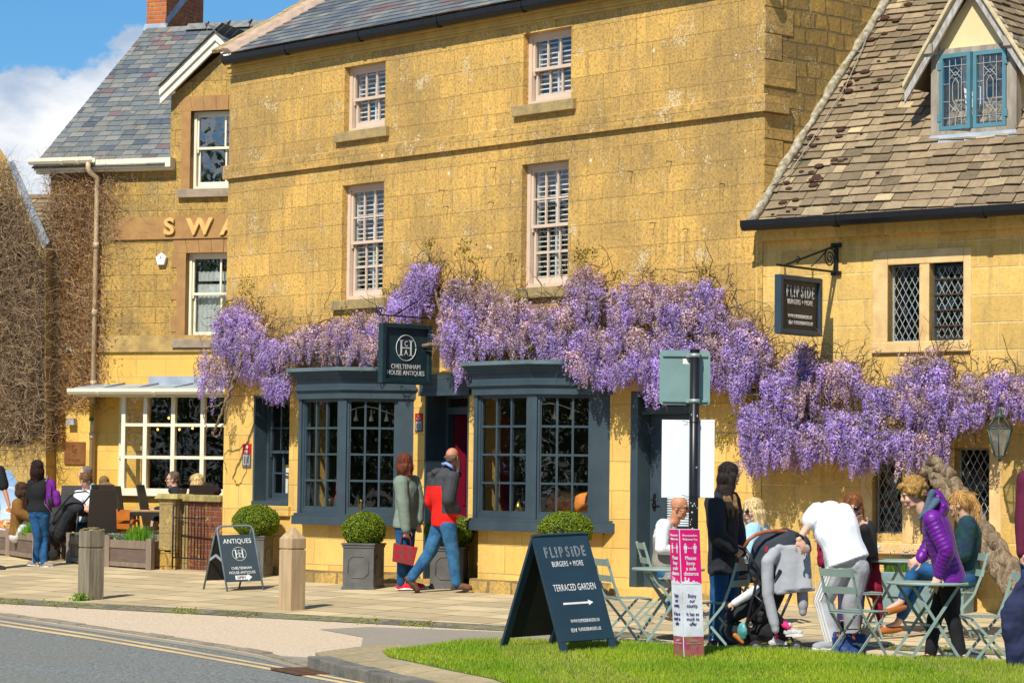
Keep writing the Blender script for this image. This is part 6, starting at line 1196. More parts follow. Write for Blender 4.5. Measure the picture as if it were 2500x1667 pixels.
PINT = gp(362, 1370)
c = tpp(394, 2.0)+np.array([0, 0, .75]); gq = thing('pint_glass', 'empty tall beer glass on the terrace table', 'glass', c); m = MB(); m.lathe(c, [(.03, 0), (.034, .004), (.044, .15), (.042, .15), (.032, .008)], 16); m.build('glass_wall', glass('pint glass', 1.5, (.9, .92, .92), 0, .12), gq)
ORW = plain('orange varnished wood', (.50, .15, .015), .4, (.38, .10, .01), 4)
def make_high_chair():
    t = thing('high_chair', 'x', 'high chair', (0, 0, 0))
    for s in (-1, 1):
        m = MB(); m.bar((.22, s*.24, 0), (.10, s*.19, .62), .03, .04, (1, 0, 0)); m.build('leg', ORW, t, keep=False); m = MB(); m.bar((-.22, s*.24, 0), (-.12, s*.19, .76), .03, .04, (1, 0, 0)); m.build('leg', ORW, t, keep=False); m = MB(); m.bar((-.14, s*.19, .62), (.16, s*.19, .62), .03, .04); m.build('arm', ORW, t, keep=False)
    m = MB(); m.prism([(-.13, -.16, .42), (-.13, .16, .42), (-.15, .16, .70), (-.155, .08, .78), (-.155, -.08, .78), (-.15, -.16, .70)], (.018, 0, 0)); m.build('backrest', ORW, t, keep=False); m = MB(); m.box(LF(), -.13, .12, .42, .44, -.17, .17); m.build('seat', ORW, t, keep=False); m = MB(); m.bar((.13, -.2, .25), (.13, .2, .25), .03, .03); m.bar((.14, -.19, .60), (.14, .19, .60), .02, .05); m.bar((.12, -.17, .47), (.12, .17, .47), .02, .05); m.build('rail', ORW, t, keep=False)
    return t
HC = make_high_chair()
for i, (g, th, lb) in enumerate((((300, 2.6), 262, 'orange wooden high chair, the nearer one with shield shaped back'), ((272, 2.3), 255, 'orange wooden high chair half hidden by the rattan back'))): grp_copy(HC, i == 0, tpp(*g), th, lb, 'orange wooden high chairs')
# pizza board on an easel, far left
p0 = gp(2, 1362); t = thing('menu_board', 'printed pizza board on a pale wooden easel at the left edge', 'menu board', p0); FZ = Ax(gp(-30, 1352), vdir(8), vdir(90)*.28+np.array([0, 0, 1])); kz = depth(p0)/FPX
def zz(x, y): q = on(x, y, FZ.O, FZ.n)-FZ.O; return float(q@FZ.u), float(q@FZ.z)
A, B, C_, D_ = zz(-45, 1150), zz(57, 1149), zz(27, 1316), zz(-75, 1312); m = MB(); m.prism([FZ.p(*q, .0) for q in (D_, C_, B, A)], FZ.n*.012)
skyb, tnt = newmat('printed sky'); pz = tnt.pos(); hz = tnt.n('ShaderNodeSeparateXYZ', None, Vector=pz).outputs[2]; tnt.out(tnt.mix(tnt.ramp(hz, .35, 1.3), (.55, .66, .74), (.20, .33, .52)), .4); m.build('printed_panel', skyb, t)
CR = plain('printed pizza crust', (.55, .28, .10), .6, (.40, .15, .04), 20); m = MB(); zc = zz(14, 1281); zc2 = zz(24, 1245)
def disc(m, F, a, b, rx, ry, c, n=20, mi=None): m.prism([F.p(a+rx*math.cos(2*math.pi*k/n), b+ry*math.sin(2*math.pi*k/n), c) for k in range(n)], F.n*.001, mi)
m.k = 0; disc(m, FZ, zc[0], zc[1]-.02, .17, .10, .0125); disc(m, FZ, zc2[0], zc2[1]-.02, .13, .06, .0125)
m.k = 1; disc(m, FZ, zc[0], zc[1], .145, .085, .014); disc(m, FZ, zc2[0], zc2[1]-.01, .10, .045, .014)
m.k = 2; disc(m, FZ, zc[0], zc[1], .12, .068, .0152); disc(m, FZ, zc2[0], zc2[1]-.01, .08, .035, .0152)
for _ in range(12):
    m.k = 3 if _ % 2 else 0; a = random.uniform(0, 6.3); r = random.uniform(.02, .1); disc(m, FZ, zc[0]+r*math.cos(a), zc[1]+r*.55*math.sin(a), .02, .012, .0165, 7)
m.build('pizza_print', [plain('printed plate', (.7, .72, .74), .5), CR, plain('printed tomato', (.62, .10, .02), .6, (.7, .35, .08), 30), plain('printed basil', (.10, .22, .03), .6)], t)
text('Amazing', FZ, zz(33, 1196)[0]-.06, zz(33, 1196)[1], .085, CHALK, t, 'lettering', .0135, .8, shear=.3)
m = MB(); q0, q1 = zz(12, 1358), zz(17, 1312); m.bar(FZ.p(*zz(3, 1358), -.02), FZ.p(*zz(9, 1305), -.02), .03, .02, FZ.n); m.bar(FZ.p(zz(-60, 1358)[0], zz(3, 1358)[1], -.02), FZ.p(zz(-55, 1305)[0], zz(9, 1305)[1], -.02), .03, .02, FZ.n); m.build('easel', plain('pale pine', (.62, .45, .22), .6), t)
# ---------------------------------------------------------------- objects in the shop
LEATH = plain('orange tan leather', (.85, .30, .05), .4, (.6, .18, .03), 5, .2, 30); DKW = plain('polished dark wood', (.13, .05, .02), .3, (.09, .035, .015), 5); BRASS = plain('brass', (.5, .32, .08), .3, metal=.9)
zsh = BZ['sill1']
def armchair(x, y, rz, lb):
    t = thing('leather_armchair', lb, 'armchair', (x, y, 0.1), rz); m = MB(); m.capsule((-.05, -.28, .95), (-.05, .28, .95), .16, .16); m.capsule((-.08, -.28, .6), (-.08, .28, .6), .15, .15); m.build('backrest', LEATH, t, keep=False); m = MB(); m.box(LF(), -.05, .5, .2, .52, -.33, .33); m.build('seat', LEATH, t, .05, keep=False)
    for s in (-1, 1): m = MB(); m.capsule((0, s*.38, .72), (.5, s*.38, .68), .085, .085); m.box(LF(), -.02, .5, .1, .70, s*.38-.06, s*.38+.06); m.build('arm', LEATH, t, keep=False)
    return t
armchair(-1.0, 0.55, math.radians(-70), 'tan leather armchair seen through the right bay window'); armchair(-1.9, .75, math.radians(-110), 'tan leather chair behind the front panes of the right bay')
t = thing('chest_of_drawers', 'reddish brown chest of drawers seen through the left bay window', 'chest of drawers', (-4.6, .7, .02)); m = MB(); m.box(FM, -5.1, -4.1, .05, 1.55, -1.1, -.65); m.build('carcass', plain('walnut', (.50, .18, .05), .35, (.32, .11, .03), 4), t)
for k in range(4): m = MB(); m.box(FM, -5.05, -4.15, .62+k*.22, .82+k*.22, -.65, -.635); d_ = m.build('drawer', MATS['walnut'], t, .003); m = MB(); [m.lathe(FM.p(a, .72+k*.22, -.635), [(.018, 0), (.01, .025)], 8, axis=FM.n) for a in (-4.85, -4.35)]; m.build('knob', BRASS, d_)
t = thing('shop_chair', 'dark turned chair with red seat behind the left bay window', 'chair', (-5.2, 0, .1)); m = MB(); m.box(FM, -5.45, -5.05, .75, .82, .0, .35); m.build('seat', plain('crimson cushion', (.35, .01, .03), .8), t, .02)
m = MB(); [m.tube([FM.p(a, .1, c), FM.p(a, .75, c)], .018, 6) for a in (-5.42, -5.08) for c in (.03, .32)]; m.build('turned_frame', DKW, t); m = MB(); m.poly([FM.p(-5.35, .85, .2), FM.p(-5.15, .85, .2), FM.p(-5.2, 1.5, .15), FM.p(-5.32, 1.5, .15)]); m.build('draped_cloth', MATS['crimson cushion'], t)
random.seed(11)
for i in range(9):
    bx = (-5.3, -4.95, -4.7, -4.45, -5.1, -1.8, -1.45, -1.15, -1.6)[i]; by = .45 if i % 2 else .3; h = random.uniform(.12, .3); kind = i % 3; bx2 = bx; z = zsh-.02
    t = thing('ornament', ['brass candlestick', 'dark glazed vase', 'small gilt clock'][kind]+' on the shelf of the '+('left' if bx < -3 else 'right')+' bay window', 'ornament', FM.p(bx, z, by), 0, 'ornaments on the bay window shelves')
    m = MB(); m.lathe(FM.p(bx, z, by), [[(.05, 0), (.02, .02), (.012, h*.5), (.02, h*.55), (.012, h*.9), (.03, h)], [(.03, 0), (.06, h*.4), (.03, h*.8), (.04, h)], [(.05, 0), (.05, h*.5), (.03, h*.8), (.005, h)]][kind], 12); m.build('body', [BRASS, plain('dark glaze', (.03, .07, .06), .15), plain('gilt', (.5, .34, .08), .35, metal=.7)][kind], t)
for (xa, lb) in ((-4.45, 'left'), (-.95, 'right')):
    t = thing('spotlight_rail', 'curved track of three little spotlights inside the %s bay' % lb, 'light', FM.p(xa, 2.2, .1)); q = Fr(FM.p(xa-.30, 2.2, .38), math.radians(45)); m = MB(); m.tube([q.p(i*.12-.05, .06*math.sin(i*.8), 0) for i in range(6)], .007, 6); m.build('track', WHITEP, t)
    for k in range(3): m = MB(); m.lathe(q.p(.05+k*.2, -.13, 0), [(.032, 0), (.022, .05), (.012, .07), (.008, .15)], 10); m.build('lamp_head', CREAM, t)
t = thing('framed_picture', 'small gold framed landscape picture standing in the left sash window', 'picture', FM.p(G0[0]+.4, 1.0, -.35)); m = MB(); fp = Fr(FM.p(G0[0]+.28, 0, -.30), math.radians(10)); frame_rect(m, fp, 0, .36, 1.0, 1.5, .03, -.02, 0); m.build('frame', MATS['gilt'], t); m = MB(); m.box(fp, .03, .33, 1.03, 1.47, -.02, -.01); m.build('mount', WHITEP, t); m = MB(); m.box(fp, .09, .27, 1.10, 1.24, -.0099, -.008, 0); m.box(fp, .09, .27, 1.24, 1.38, -.0099, -.008, 1); m.build('painting', [plain('painted sea', (.08, .3, .36), .5), plain('painted sand', (.55, .36, .2), .5, (.3, .2, .2), 30)], t)
for i, (x, y) in enumerate(((385, 1048), (438, 1048), (380, 1178), (412, 1020), (470, 1045))):
    if i == 2: continue
    p = px(x, y, depth(FS.p(0, 2, -1.8))); t = thing('pendant_bulb', 'warm glowing bulb inside the inn, number seen through the cream window' if 0 else ['warm glowing bulb in the second pane column of the inn window', 'warm glowing bulb right of the first in the inn window', '', 'highest warm bulb behind the inn window', 'warm glowing bulb at the right of the inn window'][i], 'bulb', p)
    em, tt = newmat('warm bulb'); e_ = tt.n('ShaderNodeEmission', None, Color=(1, .5, .10, 1), Strength=4.0); tt.n('ShaderNodeOutputMaterial', None, Surface=e_.outputs[0]); m = MB(); m.ell(p, (.017, .017, .022), None, 8); m.build('globe', em, t); m = MB(); m.tube([p+np.array([0, 0, .03]), p+np.array([0, 0, 1.0 if p[2] < 2 else .6])], .003, 4); m.build('flex', BLACK, t)
# ---------------------------------------------------------------- lantern at the right
lp = FR_.m(2441, 1060, .55); t = thing('wall_lantern', 'old verdigris glass lantern under the wisteria at the right edge', 'lantern', FR_.p(*lp, .55)); c = FR_.p(*lp, .55); kl = depth(c)/FPX; VERD = plain('verdigris metal', (.07, .11, .09), .5, (.03, .05, .045), 12)
m = MB(); zt_ = (1060-1046)*kl; zb_ = (1060-1113)*kl; R1, R0_ = 32*kl, 13*kl
for k in range(6):
    a = 2*math.pi*k/6; a2 = 2*math.pi*(k+1)/6; P = lambda r, z, q: c+np.array([r*math.cos(q), r*math.sin(q), z])
    m.tube([P(R0_, zb_, a), P(R1, zt_, a)], .008, 5); m.tube([P(R1, zt_, a), P(R1, zt_, a2)], .010, 5); m.tube([P(R0_, zb_, a), P(R0_, zb_, a2)], .008, 5); m.tube([P(R1*1.05, zt_, a), P(R1*.35, zt_+30*kl, a)], .007, 5)
m.build('cage', VERD, t); m = MB()
for k in range(6):
    a = 2*math.pi*k/6; a2 = 2*math.pi*(k+1)/6; m.quad(P(R0_*.97, zb_, a), P(R0_*.97, zb_, a2), P(R1*.97, zt_, a2), P(R1*.97, zt_, a)); m.add([P(R1*.97, zt_, a), P(R1*.97, zt_, a2), c+np.array([0, 0, zt_+28*kl])], [(0, 1, 2)])
m.build('glass', glass('old lamp glass', 1.5, (.75, .8, .76), .3, .12), t); m = MB(); m.lathe(c+np.array([0, 0, zt_+26*kl]), [(R1*.4, 0), (R1*.3, 8*kl), (.02, 14*kl), (.03, 20*kl), (.01, 28*kl)], 12); m.lathe(c+np.array([0, 0, zb_-14*kl]), [(.008, 0), (.02, 5*kl), (.01, 9*kl), (.06, 14*kl)], 10); m.build('finial', VERD, t)
m = MB(); top_ = c+np.array([0, 0, zt_+50*kl]); m.tube([top_, top_+np.array([0, 0, .05]), FR_.p(lp[0], top_[2]+.08, .3), FR_.p(lp[0], top_[2]+.02, .0)], .012, 6); m.build('bracket', IRON, t)
# planter trough under the right windows
pp = gp(2190, 1500); F = Fr(FR_.p(FR_.m(2150, 1400, .35)[0], 0, .35), ANG_R); t = thing('green_planter', 'pale blue green window planter full of lavender leaves behind the tables', 'planter', F.p(.5, 0)); zz_ = F.m(2190, 1396)[1]; zg = -0.05
m = MB(); m.box(F, 0, 1.0, zg+.05, zz_, -.22, .0); m.build('box', plain('pale green planter paint', (.20, .29, .29), .5), t, .01); t2_ = thing('lavender_bush', 'low green lavender with a few purple spikes in the window planter', 'plant', F.p(.5, zz_)); n = 3500
P = F.O+F.u*rng.uniform(0.02, .98, (n, 1))-F.n*rng.uniform(.02, .2, (n, 1))+np.array([0, 0, 1])*(zz_-.02); T_ = P+np.stack([rng.normal(0, .02, n), rng.normal(0, .02, n), rng.uniform(.05, .20, n)], 1); sdv = rng.normal(size=(n, 3))*.004
cl_ = pal_mix([(.07, .17, .02), (.12, .25, .03)])(n); soup('leaves', np.stack([P-sdv, P+sdv, T_], 1), 3, LEAFM, t2_, cl_); n = 120; P = F.O+F.u*rng.uniform(.02, .98, (n, 1))-F.n*rng.uniform(.02, .2, (n, 1))+np.array([0, 0, 1])*(zz_+rng.uniform(.15, .24, (n, 1))); leaf_soup('flower_spikes', P, .014, pal_mix([(.16, .05, .25)]), PETAL, t2_)
# ================================================================ WISTERIA
KD = 2500/2352
def WP(x, y, off): return MF(x, y, -off) if x < 1850 else on(x, y, FR_.O+FR_.n*off, FR_.n)
def inpoly(x, y, P):
    c = False; n = len(P)
    for i in range(n):
        x0, y0 = P[i]; x1, y1 = P[(i+1) % n]
        if (y0 > y) != (y1 > y) and x < (x1-x0)*(y-y0)/(y1-y0)+x0: c = not c
    return c
BL = [ # (polygon in reading coordinates, clusters, share of faded flowers, spread from the wall)
 ([(447, 860), (455, 790), (480, 745), (515, 705), (545, 678), (585, 690), (605, 740), (640, 790), (668, 800), (660, 850), (610, 850), (590, 900), (540, 870), (500, 905), (455, 930)], 430, .15, (.12, .6)),
 ([(604, 850), (640, 835), (672, 845), (668, 905), (640, 935), (615, 925), (602, 890)], 70, .0, (.3, .6)),
 ([(635, 800), (660, 765), (700, 742), (760, 726), (800, 716), (860, 706), (890, 700), (895, 835), (700, 838), (670, 830)], 430, .35, (.15, .65)),
 ([(893, 720), (890, 672), (925, 645), (950, 590), (975, 572), (1000, 590), (1012, 640), (990, 700), (960, 735), (900, 745)], 240, .1, (.15, .5)),
 ([(1010, 640), (1040, 618), (1095, 625), (1145, 632), (1170, 660), (1215, 690), (1250, 725), (1280, 745), (1275, 830), (1200, 822), (1120, 826), (1080, 838), (1070, 870), (1040, 870), (1020, 820), (990, 800), (995, 740), (1010, 730)], 520, .28, (.15, .65)),
 ([(1275, 730), (1290, 660), (1310, 640), (1330, 600), (1360, 600), (1385, 615), (1395, 660), (1400, 700), (1370, 760), (1300, 770)], 120, .25, (.12, .45)),
 ([(1400, 680), (1405, 650), (1440, 635), (1490, 615), (1530, 632), (1580, 640), (1615, 640), (1648, 628), (1668, 640), (1662, 730), (1640, 760), (1400, 750)], 330, .18, (.12, .5)),
 ([(1250, 770), (1300, 740), (1400, 730), (1500, 735), (1600, 735), (1700, 740), (1745, 745), (1760, 800), (1755, 850), (1720, 900), (1660, 925), (1600, 905), (1560, 900), (1520, 935), (1480, 920), (1460, 880), (1400, 890), (1330, 878), (1290, 850), (1255, 830)], 760, .12, (.2, .7)),
 ([(1755, 810), (1775, 790), (1820, 772), (1858, 772), (1880, 820), (1920, 815), (1965, 830), (2003, 890), (1990, 900), (1940, 925), (1880, 925), (1820, 960), (1750, 925)], 330, .2, (.2, .65)),
 ([(1700, 925), (1740, 905), (1800, 930), (1880, 920), (1960, 930), (2040, 960), (2105, 975), (2115, 1080), (2080, 1100), (2050, 1060), (1960, 1085), (1900, 1040), (1850, 1075), (1790, 1060), (1750, 1088), (1700, 1092), (1682, 1060), (1702, 1010)], 640, .08, (.25, .8)),
 ([(2022, 900), (2040, 850), (2070, 815), (2110, 782), (2145, 790), (2175, 815), (2190, 838), (2230, 850), (2290, 850), (2340, 842), (2400, 840), (2400, 950), (2340, 960), (2290, 940), (2240, 975), (2180, 1000), (2120, 985), (2050, 950), (2025, 935)], 560, .12, (.2, .7)),
 ([(600, 775), (640, 760), (690, 748), (700, 820), (660, 850), (590, 860)], 110, .15, (.2, .6)),
 ([(1215, 700), (1300, 680), (1330, 760), (1290, 830), (1230, 800)], 130, .3, (.2, .6)),
 ([(1650, 690), (1740, 740), (1765, 790), (1770, 880), (1700, 900), (1640, 760)], 170, .1, (.25, .7)),
 ([(1990, 880), (2040, 870), (2060, 960), (2010, 1000), (1970, 940)], 70, .1, (.25, .7)),
 ([(2090, 980), (2110, 960), (2190, 990), (2180, 1020), (2120, 1080), (2080, 1095)], 90, .05, (.3, .7)),
]
def make_racemes():
    PV = []; PC = []; ST = []
    for poly, cnt, faded, (o0, o1) in BL:
        grp_ = None; cnt = int(cnt*.90); xs = [p[0] for p in poly]; ys = [p[1] for p in poly]; k = 0; top_y = min(ys)
        while k < cnt:
            x = random.uniform(min(xs), max(xs)); y = random.uniform(min(ys)-4, max(ys)); L = random.uniform(.17, .36)
            if k % 6 == 0 or k == 0 or grp_ is None or random.random() < .04: grp_ = (x, y, random.uniform(.7, 1.35), random.random() < faded*1.8*(1.35-(y-top_y)/(max(ys)-top_y)), random.uniform(0, 1)) if inpoly(x, y, poly) else grp_
            if grp_ is None: continue
            dx_ = random.gauss(0, 17); x = grp_[0]+dx_; y = grp_[1]+abs(dx_)*.8+random.uniform(-7, 9)
            pxl = L*190/KD; 
            if not inpoly(x, y, poly) or not inpoly(x, y+pxl*.80, poly):
                if random.random() < .97 or not inpoly(x, y+6, poly):
                    if random.random() < .3: grp_ = None
                    continue
            fy = (y-top_y)/(max(ys)-top_y); off = o0+(o1-o0)*(.35+.65*fy)*grp_[4]+random.uniform(-.05, .05); p = WP(x*KD, y*KD, off); n = int(L*400); 
            fd = grp_[3]; sw = rng.normal(0, .05, 2)
            t = rng.random(n)**.85; R = (.052*(1-t)**.8+.008)*random.uniform(.8, 1.15); th = rng.uniform(0, 2*np.pi, n)
            c = p+np.stack([R*np.cos(th)+sw[0]*t*L*2, R*np.sin(th)+sw[1]*t*L*2, -t*L], 1)
            nrm = np.stack([np.cos(th), np.sin(th), rng.uniform(-.2, .6, n)], 1)+rng.normal(0, .35, (n, 3)); nrm /= np.linalg.norm(nrm, axis=1)[:, None]
            a = np.cross(nrm, np.array([0, 0, 1.0])); a /= np.linalg.norm(a, axis=1)[:, None]+1e-6; b = np.cross(nrm, a); s = (.0120*rng.uniform(.75, 1.3, n)*(1.1-.55*t))[:, None]
            q1 = np.stack([c-a*s*.8+nrm*s*.3, c+b*s*.9, c+a*s*.8+nrm*s*.3, c-b*s*1.0+nrm*s*.2], 1); q2 = np.stack([c+nrm*s*.2-b*s*.2, c+nrm*s*1.1+a*s*.45, c+nrm*s*1.3+b*s*.5, c+nrm*s*1.0-a*s*.45], 1)
            base = np.array((.66, .50, .86)) if not fd else np.array((.86, .64, .56)); dark = np.array((.31, .165, .60)) if not fd else np.array((.60, .42, .62)); kk = grp_[2]*random.uniform(.85, 1.15)
            col = (base*(1-t[:, None]*.5)+dark*t[:, None]*.5)*rng.uniform(.7, 1.25, (n, 1))*kk; pale = rng.random(n) < .25; col[pale] = col[pale]*.3+np.array((.74, .68, .92))*.7
            bz = rng.random(n) < (.10 if not fd else .2); col[bz] = np.array((.50, .33, .20))*rng.uniform(.7, 1.2, (bz.sum(), 1))
            PV.append(q1); PC.append(col); PV.append(q2); PC.append(col*np.array((.62, .5, .80))); ST.append((p, p+np.array([sw[0]*L*2, sw[1]*L*2, -L]))); k += 1
    return np.concatenate(PV), np.concatenate(PC), ST
PV, PC, ST = make_racemes()
wist = thing('wisteria', 'old wisteria with thick pale twisted trunk and purple flower clusters trained across both house fronts', 'wisteria', gp(2470, 1440))
soup('blossom', PV, 4, PETAL, wist, PC, kind='stuff')
def twigs(starts, seg, step, r, drift, wob, mat_cols, tri=3):
    """many wandering stems as thin three-sided tubes, all at once"""
    N = len(starts); P = [np.array(starts, float)]; d = np.array(drift, float); 
    if d.ndim == 1: d = np.repeat(d[None], N, 0)
    d = d+rng.normal(0, wob, (N, 3))
    for i in range(seg): d = d+rng.normal(0, wob*.6, (N, 3)); d /= np.linalg.norm(d, axis=1)[:, None]; P.append(P[-1]+d*np.array(step).reshape(-1, 1))
    q = []; cc = []; cb = mat_cols(N)
    for i in range(seg):
        A, B = P[i], P[i+1]; v = B-A; a = np.cross(v, [.3, .9, .2]); a /= np.linalg.norm(a, axis=1)[:, None]+1e-9; b = np.cross(v, a); b /= np.linalg.norm(b, axis=1)[:, None]+1e-9
        rr = np.array(r).reshape(-1, 1)*(1-i/seg*.6); r2 = np.array(r).reshape(-1, 1)*(1-(i+1)/seg*.6)
        for k in range(3):
            t0, t1 = 2*np.pi*k/3, 2*np.pi*(k+1)/3; e0 = a*math.cos(t0)+b*math.sin(t0); e1 = a*math.cos(t1)+b*math.sin(t1); q.append(np.stack([A+e0*rr, A+e1*rr, B+e1*r2, B+e0*r2], 1)); cc.append(cb*(1 if k else .85))
    return np.concatenate(q), np.concatenate(cc)
brown = pal_mix([(.22, .14, .08), (.30, .21, .12), (.14, .085, .05)])
S_ = np.array([s[0] for s in ST]); E_ = np.array([s[1] for s in ST]); idx = rng.choice(len(S_), 2600)
tv, tc = twigs(S_[idx]+rng.normal(0, .05, (2600, 3)), 5, rng.uniform(.02, .06, 2600), rng.uniform(.0018, .004, 2600), (0, 0, -.25), .6, brown); soup('twigs', tv, 4, TWIGM, wist, tc, kind='stuff')
n2 = 900; idx = rng.choice(len(E_), n2); tv, tc = twigs(E_[idx], 4, rng.uniform(.015, .035, n2), np.full(n2, .0016), (0, 0, -1), .35, pal_mix([(.30, .21, .11), (.36, .27, .12)])); soup('bare_flower_stalks', tv, 4, TWIGM, wist, tc, kind='stuff')
BARK = plain('pale twisted bark', (.38, .285, .175), .95, (.15, .10, .06), 5, 1.0, 14, stretch=(4, 4, 1.4), bdist=.05)
def branch(m, pts, r0, r1, off, n=9, wob=.02, offs=None):
    P = [];
    for i, (x, y) in enumerate(pts): P.append(WP(x, y, offs[i] if offs else off))
    Q = []; R = []; k = 8; m_ = len(P)
    for i in range(m_-1):
        p0 = P[max(i-1, 0)]; p1 = P[i]; p2 = P[i+1]; p3 = P[min(i+2, m_-1)]
        for j in range(k): t = j/k; Q.append(.5*((2*p1)+(-p0+p2)*t+(2*p0-5*p1+4*p2-p3)*t*t+(-p0+3*p1-3*p2+p3)*t**3)+rng.normal(0, wob*.4, 3)); f = (i+t)/(m_-1); R.append((r0+(r1-r0)*f)*random.uniform(.93, 1.07))
    Q.append(P[-1]); R.append(r1); m.tube(Q, R, n)
m = MB(); T = [(2500, 1470), (2465, 1410), (2420, 1345), (2375, 1280), (2335, 1215), (2295, 1160), (2250, 1125), (2200, 1108), (2150, 1085)]; OF = [.75, .7, .62, .55, .5, .45, .42, .4, .4]
branch(m, T, .15, .075, .5, 14, .02, OF); branch(m, [(x+12, y-12) for x, y in T], .10, .05, .5, 12, .03, [o+.05 for o in OF]); branch(m, [(x-10, y+8) for x, y in T[:7]], .09, .05, .5, 12, .03, [o+.06 for o in OF[:7]]); branch(m, [(2530, 1480), (2480, 1425), (2440, 1395), (2405, 1340)], .11, .07, .6, 10, .03, [.85, .8, .7, .6])
m.build('trunk', BARK, wist)
for pts, r0, r1, off in (([(2200, 1108), (2130, 1090), (2050, 1040), (1950, 1000), (1850, 960), (1740, 930), (1640, 880), (1500, 860), (1350, 845), (1200, 850), (1080, 840), (960, 850), (800, 870), (690, 880)], .055, .018, .32),
    ([(2240, 1120), (2300, 1080), (2370, 1040), (2440, 1020), (2560, 1000)], .045, .03, .35), ([(2150, 1090), (2200, 1060), (2260, 1020), (2350, 1000)], .03, .015, .4), ([(1640, 830), (1560, 760), (1500, 720), (1420, 760), (1300, 800)], .028, .012, .25), ([(1100, 830), (1080, 780), (1060, 700), (1040, 640)], .024, .01, .25), ([(1120, 820), (1150, 760), (1110, 700), (1180, 690)], .02, .008, .22), ([(700, 880), (640, 880), (600, 860), (560, 820), (540, 780)], .02, .01, .35),
    ([(590, 860), (575, 920), (550, 985), (528, 1040), (520, 1060)], .028, .016, .5), ([(590, 880), (560, 960), (540, 985), (500, 1000), (505, 1050)], .014, .006, .5), ([(555, 980), (548, 1030), (530, 1065), (518, 1055)], .012, .007, .55), ([(1900, 960), (1960, 900), (2020, 880)], .016, .008, .35), ([(2050, 1040), (2000, 1080), (1980, 1120), (1940, 1130)], .018, .006, .35)):
    m = MB(); branch(m, pts, r0, r1, off, 7, .022); m.build('branch', BARK, wist)
# stems behind the flowers, dark tangle on the wall
n = 2600; SS = []
for _ in range(n): s = ST[random.randrange(len(ST))][0]; SS.append(s)
SS = np.array(SS)+rng.normal(0, .08, (n, 3)); SS[:, 1] += .12; tv, tc = twigs(SS, 6, rng.uniform(.04, .10, n), rng.uniform(.003, .008, n), (0, .15, .05), .7, pal_mix([(.12, .08, .05), (.20, .14, .08)])); soup('stems', tv, 4, TWIGM, wist, tc, kind='stuff')
# young bronze leaves and shoots above the flowers
LV = []; 
for (x, y, sp, nn) in ((565, 660, .10, 90), (600, 690, .06, 40), (985, 556, .05, 70), (1065, 570, .09, 110), (1085, 600, .05, 40), (1175, 600, .07, 30), (1335, 592, .09, 140), (1360, 580, .05, 40), (1420, 632, .05, 50), (1500, 628, .05, 40), (1618, 620, .05, 50), (885, 672, .03, 40), (1190, 685, .04, 40), (905, 660, .04, 30), (800, 718, .06, 40), (520, 700, .05, 50), (1255, 730, .04, 40), (1030, 770, .2, 60), (1560, 760, .4, 160), (720, 790, .25, 80), (1200, 760, .25, 80), (2000, 1000, .4, 120), (1800, 950, .3, 90), (2250, 900, .3, 90), (1665, 1010, .06, 60), (1680, 960, .05, 40), (2080, 1060, .2, 60)):
    c = WP(x*KD, y*KD, .3 if sp < .12 else .55); a = rng.normal(0, 1, (nn, 3))*np.array([sp*.6, .06, sp*.8]); LV.append(c+a)
LV = np.concatenate(LV); leaf_soup('young_leaves', LV, .020, pal_mix([(.22, .20, .012), (.30, .24, .02), (.20, .10, .02)]), LEAFM, wist, 'stuff')
sh = np.array([WP(x*KD, y*KD, .15) for x, y in ((560, 720), (600, 720), (985, 600), (1070, 640), (1180, 650), (1330, 630), (1475, 640), (1610, 640), (1060, 640), (1290, 640)) for _ in range(4)]); tv, tc = twigs(sh, 7, rng.uniform(.04, .07, len(sh)), np.full(len(sh), .004), (0, 0, 1), .25, brown); soup('shoots', tv, 4, TWIGM, wist, tc, kind='stuff')
m = MB(); m.tube([WP(560, 968, .1), WP(620, 965, .05), WP(710, 960, .05)], .003, 4); m.tube([WP(1800, 985, .1), WP(1900, 1000, .1), WP(2030, 990, .1)], .004, 4); m.build('training_wire', BLACKP, wist)
# ================================================================ DRY CREEPER
crp = thing('dry_creeper', 'brown leafless creeper with curled dry leaves climbing the inn wall round the downpipe', 'creeper', FS.p(SA0+.3, 0, .05))
N = 5200; A_ = []; 
while len(A_) < N:
    x = random.uniform(112, 340); y = random.uniform(395, 1075); lim = 300 if y < 600 else 255 if y < 1000 else 190
    if y > 1000 and x > 150: continue
    if x > lim and random.random() < .93: continue
    if random.random() < (x-112)/230*.6: continue
    A_.append(FS.p(*FS.m(x, y), random.uniform(.01, .07)))
tv, tc = twigs(A_, 5, rng.uniform(.03, .09, N), rng.uniform(.0016, .0042, N), np.array([FS.u[0]*.05, FS.u[1]*.05, .35]), .5, pal_mix([(.46, .31, .19), (.34, .22, .13), (.24, .14, .08), (.55, .40, .26)])); soup('stems', tv, 4, TWIGM, crp, tc, kind='stuff')
N = 11000; q = []
while len(q) < N:
    y = random.uniform(395, 1090); c_ = 185+10*math.sin(y/60); x = random.gauss(c_, 38) if y < 1000 else random.uniform(112, 160)
    if not 112 < x < 300: continue
    if y < 460 and x > 290: continue
    q.append(FS.p(*FS.m(x, y), random.uniform(.015, .10)))
leaf_soup('dry_leaves', np.array(q), .021, pal_mix([(.48, .24, .07), (.36, .18, .06), (.60, .36, .13), (.24, .11, .05)]), LEAFM, crp, 'stuff')
crp2 = thing('bare_creeper', 'thick grey brown tangle of bare creeper stems covering the low house', 'creeper', FL.p(-.5, 0, .2))
N = 7000; A_ = []; OFFS = []
while len(A_) < N:
    x = random.uniform(-70, 118); y = random.uniform(400, 1110)
    if x > 20 and y < 395+(x-20)*2.1: continue
    if y > 1075 and random.random() < .7: continue
    A_.append(FL.p(*FL.m(x, y), random.uniform(.02, .30)))
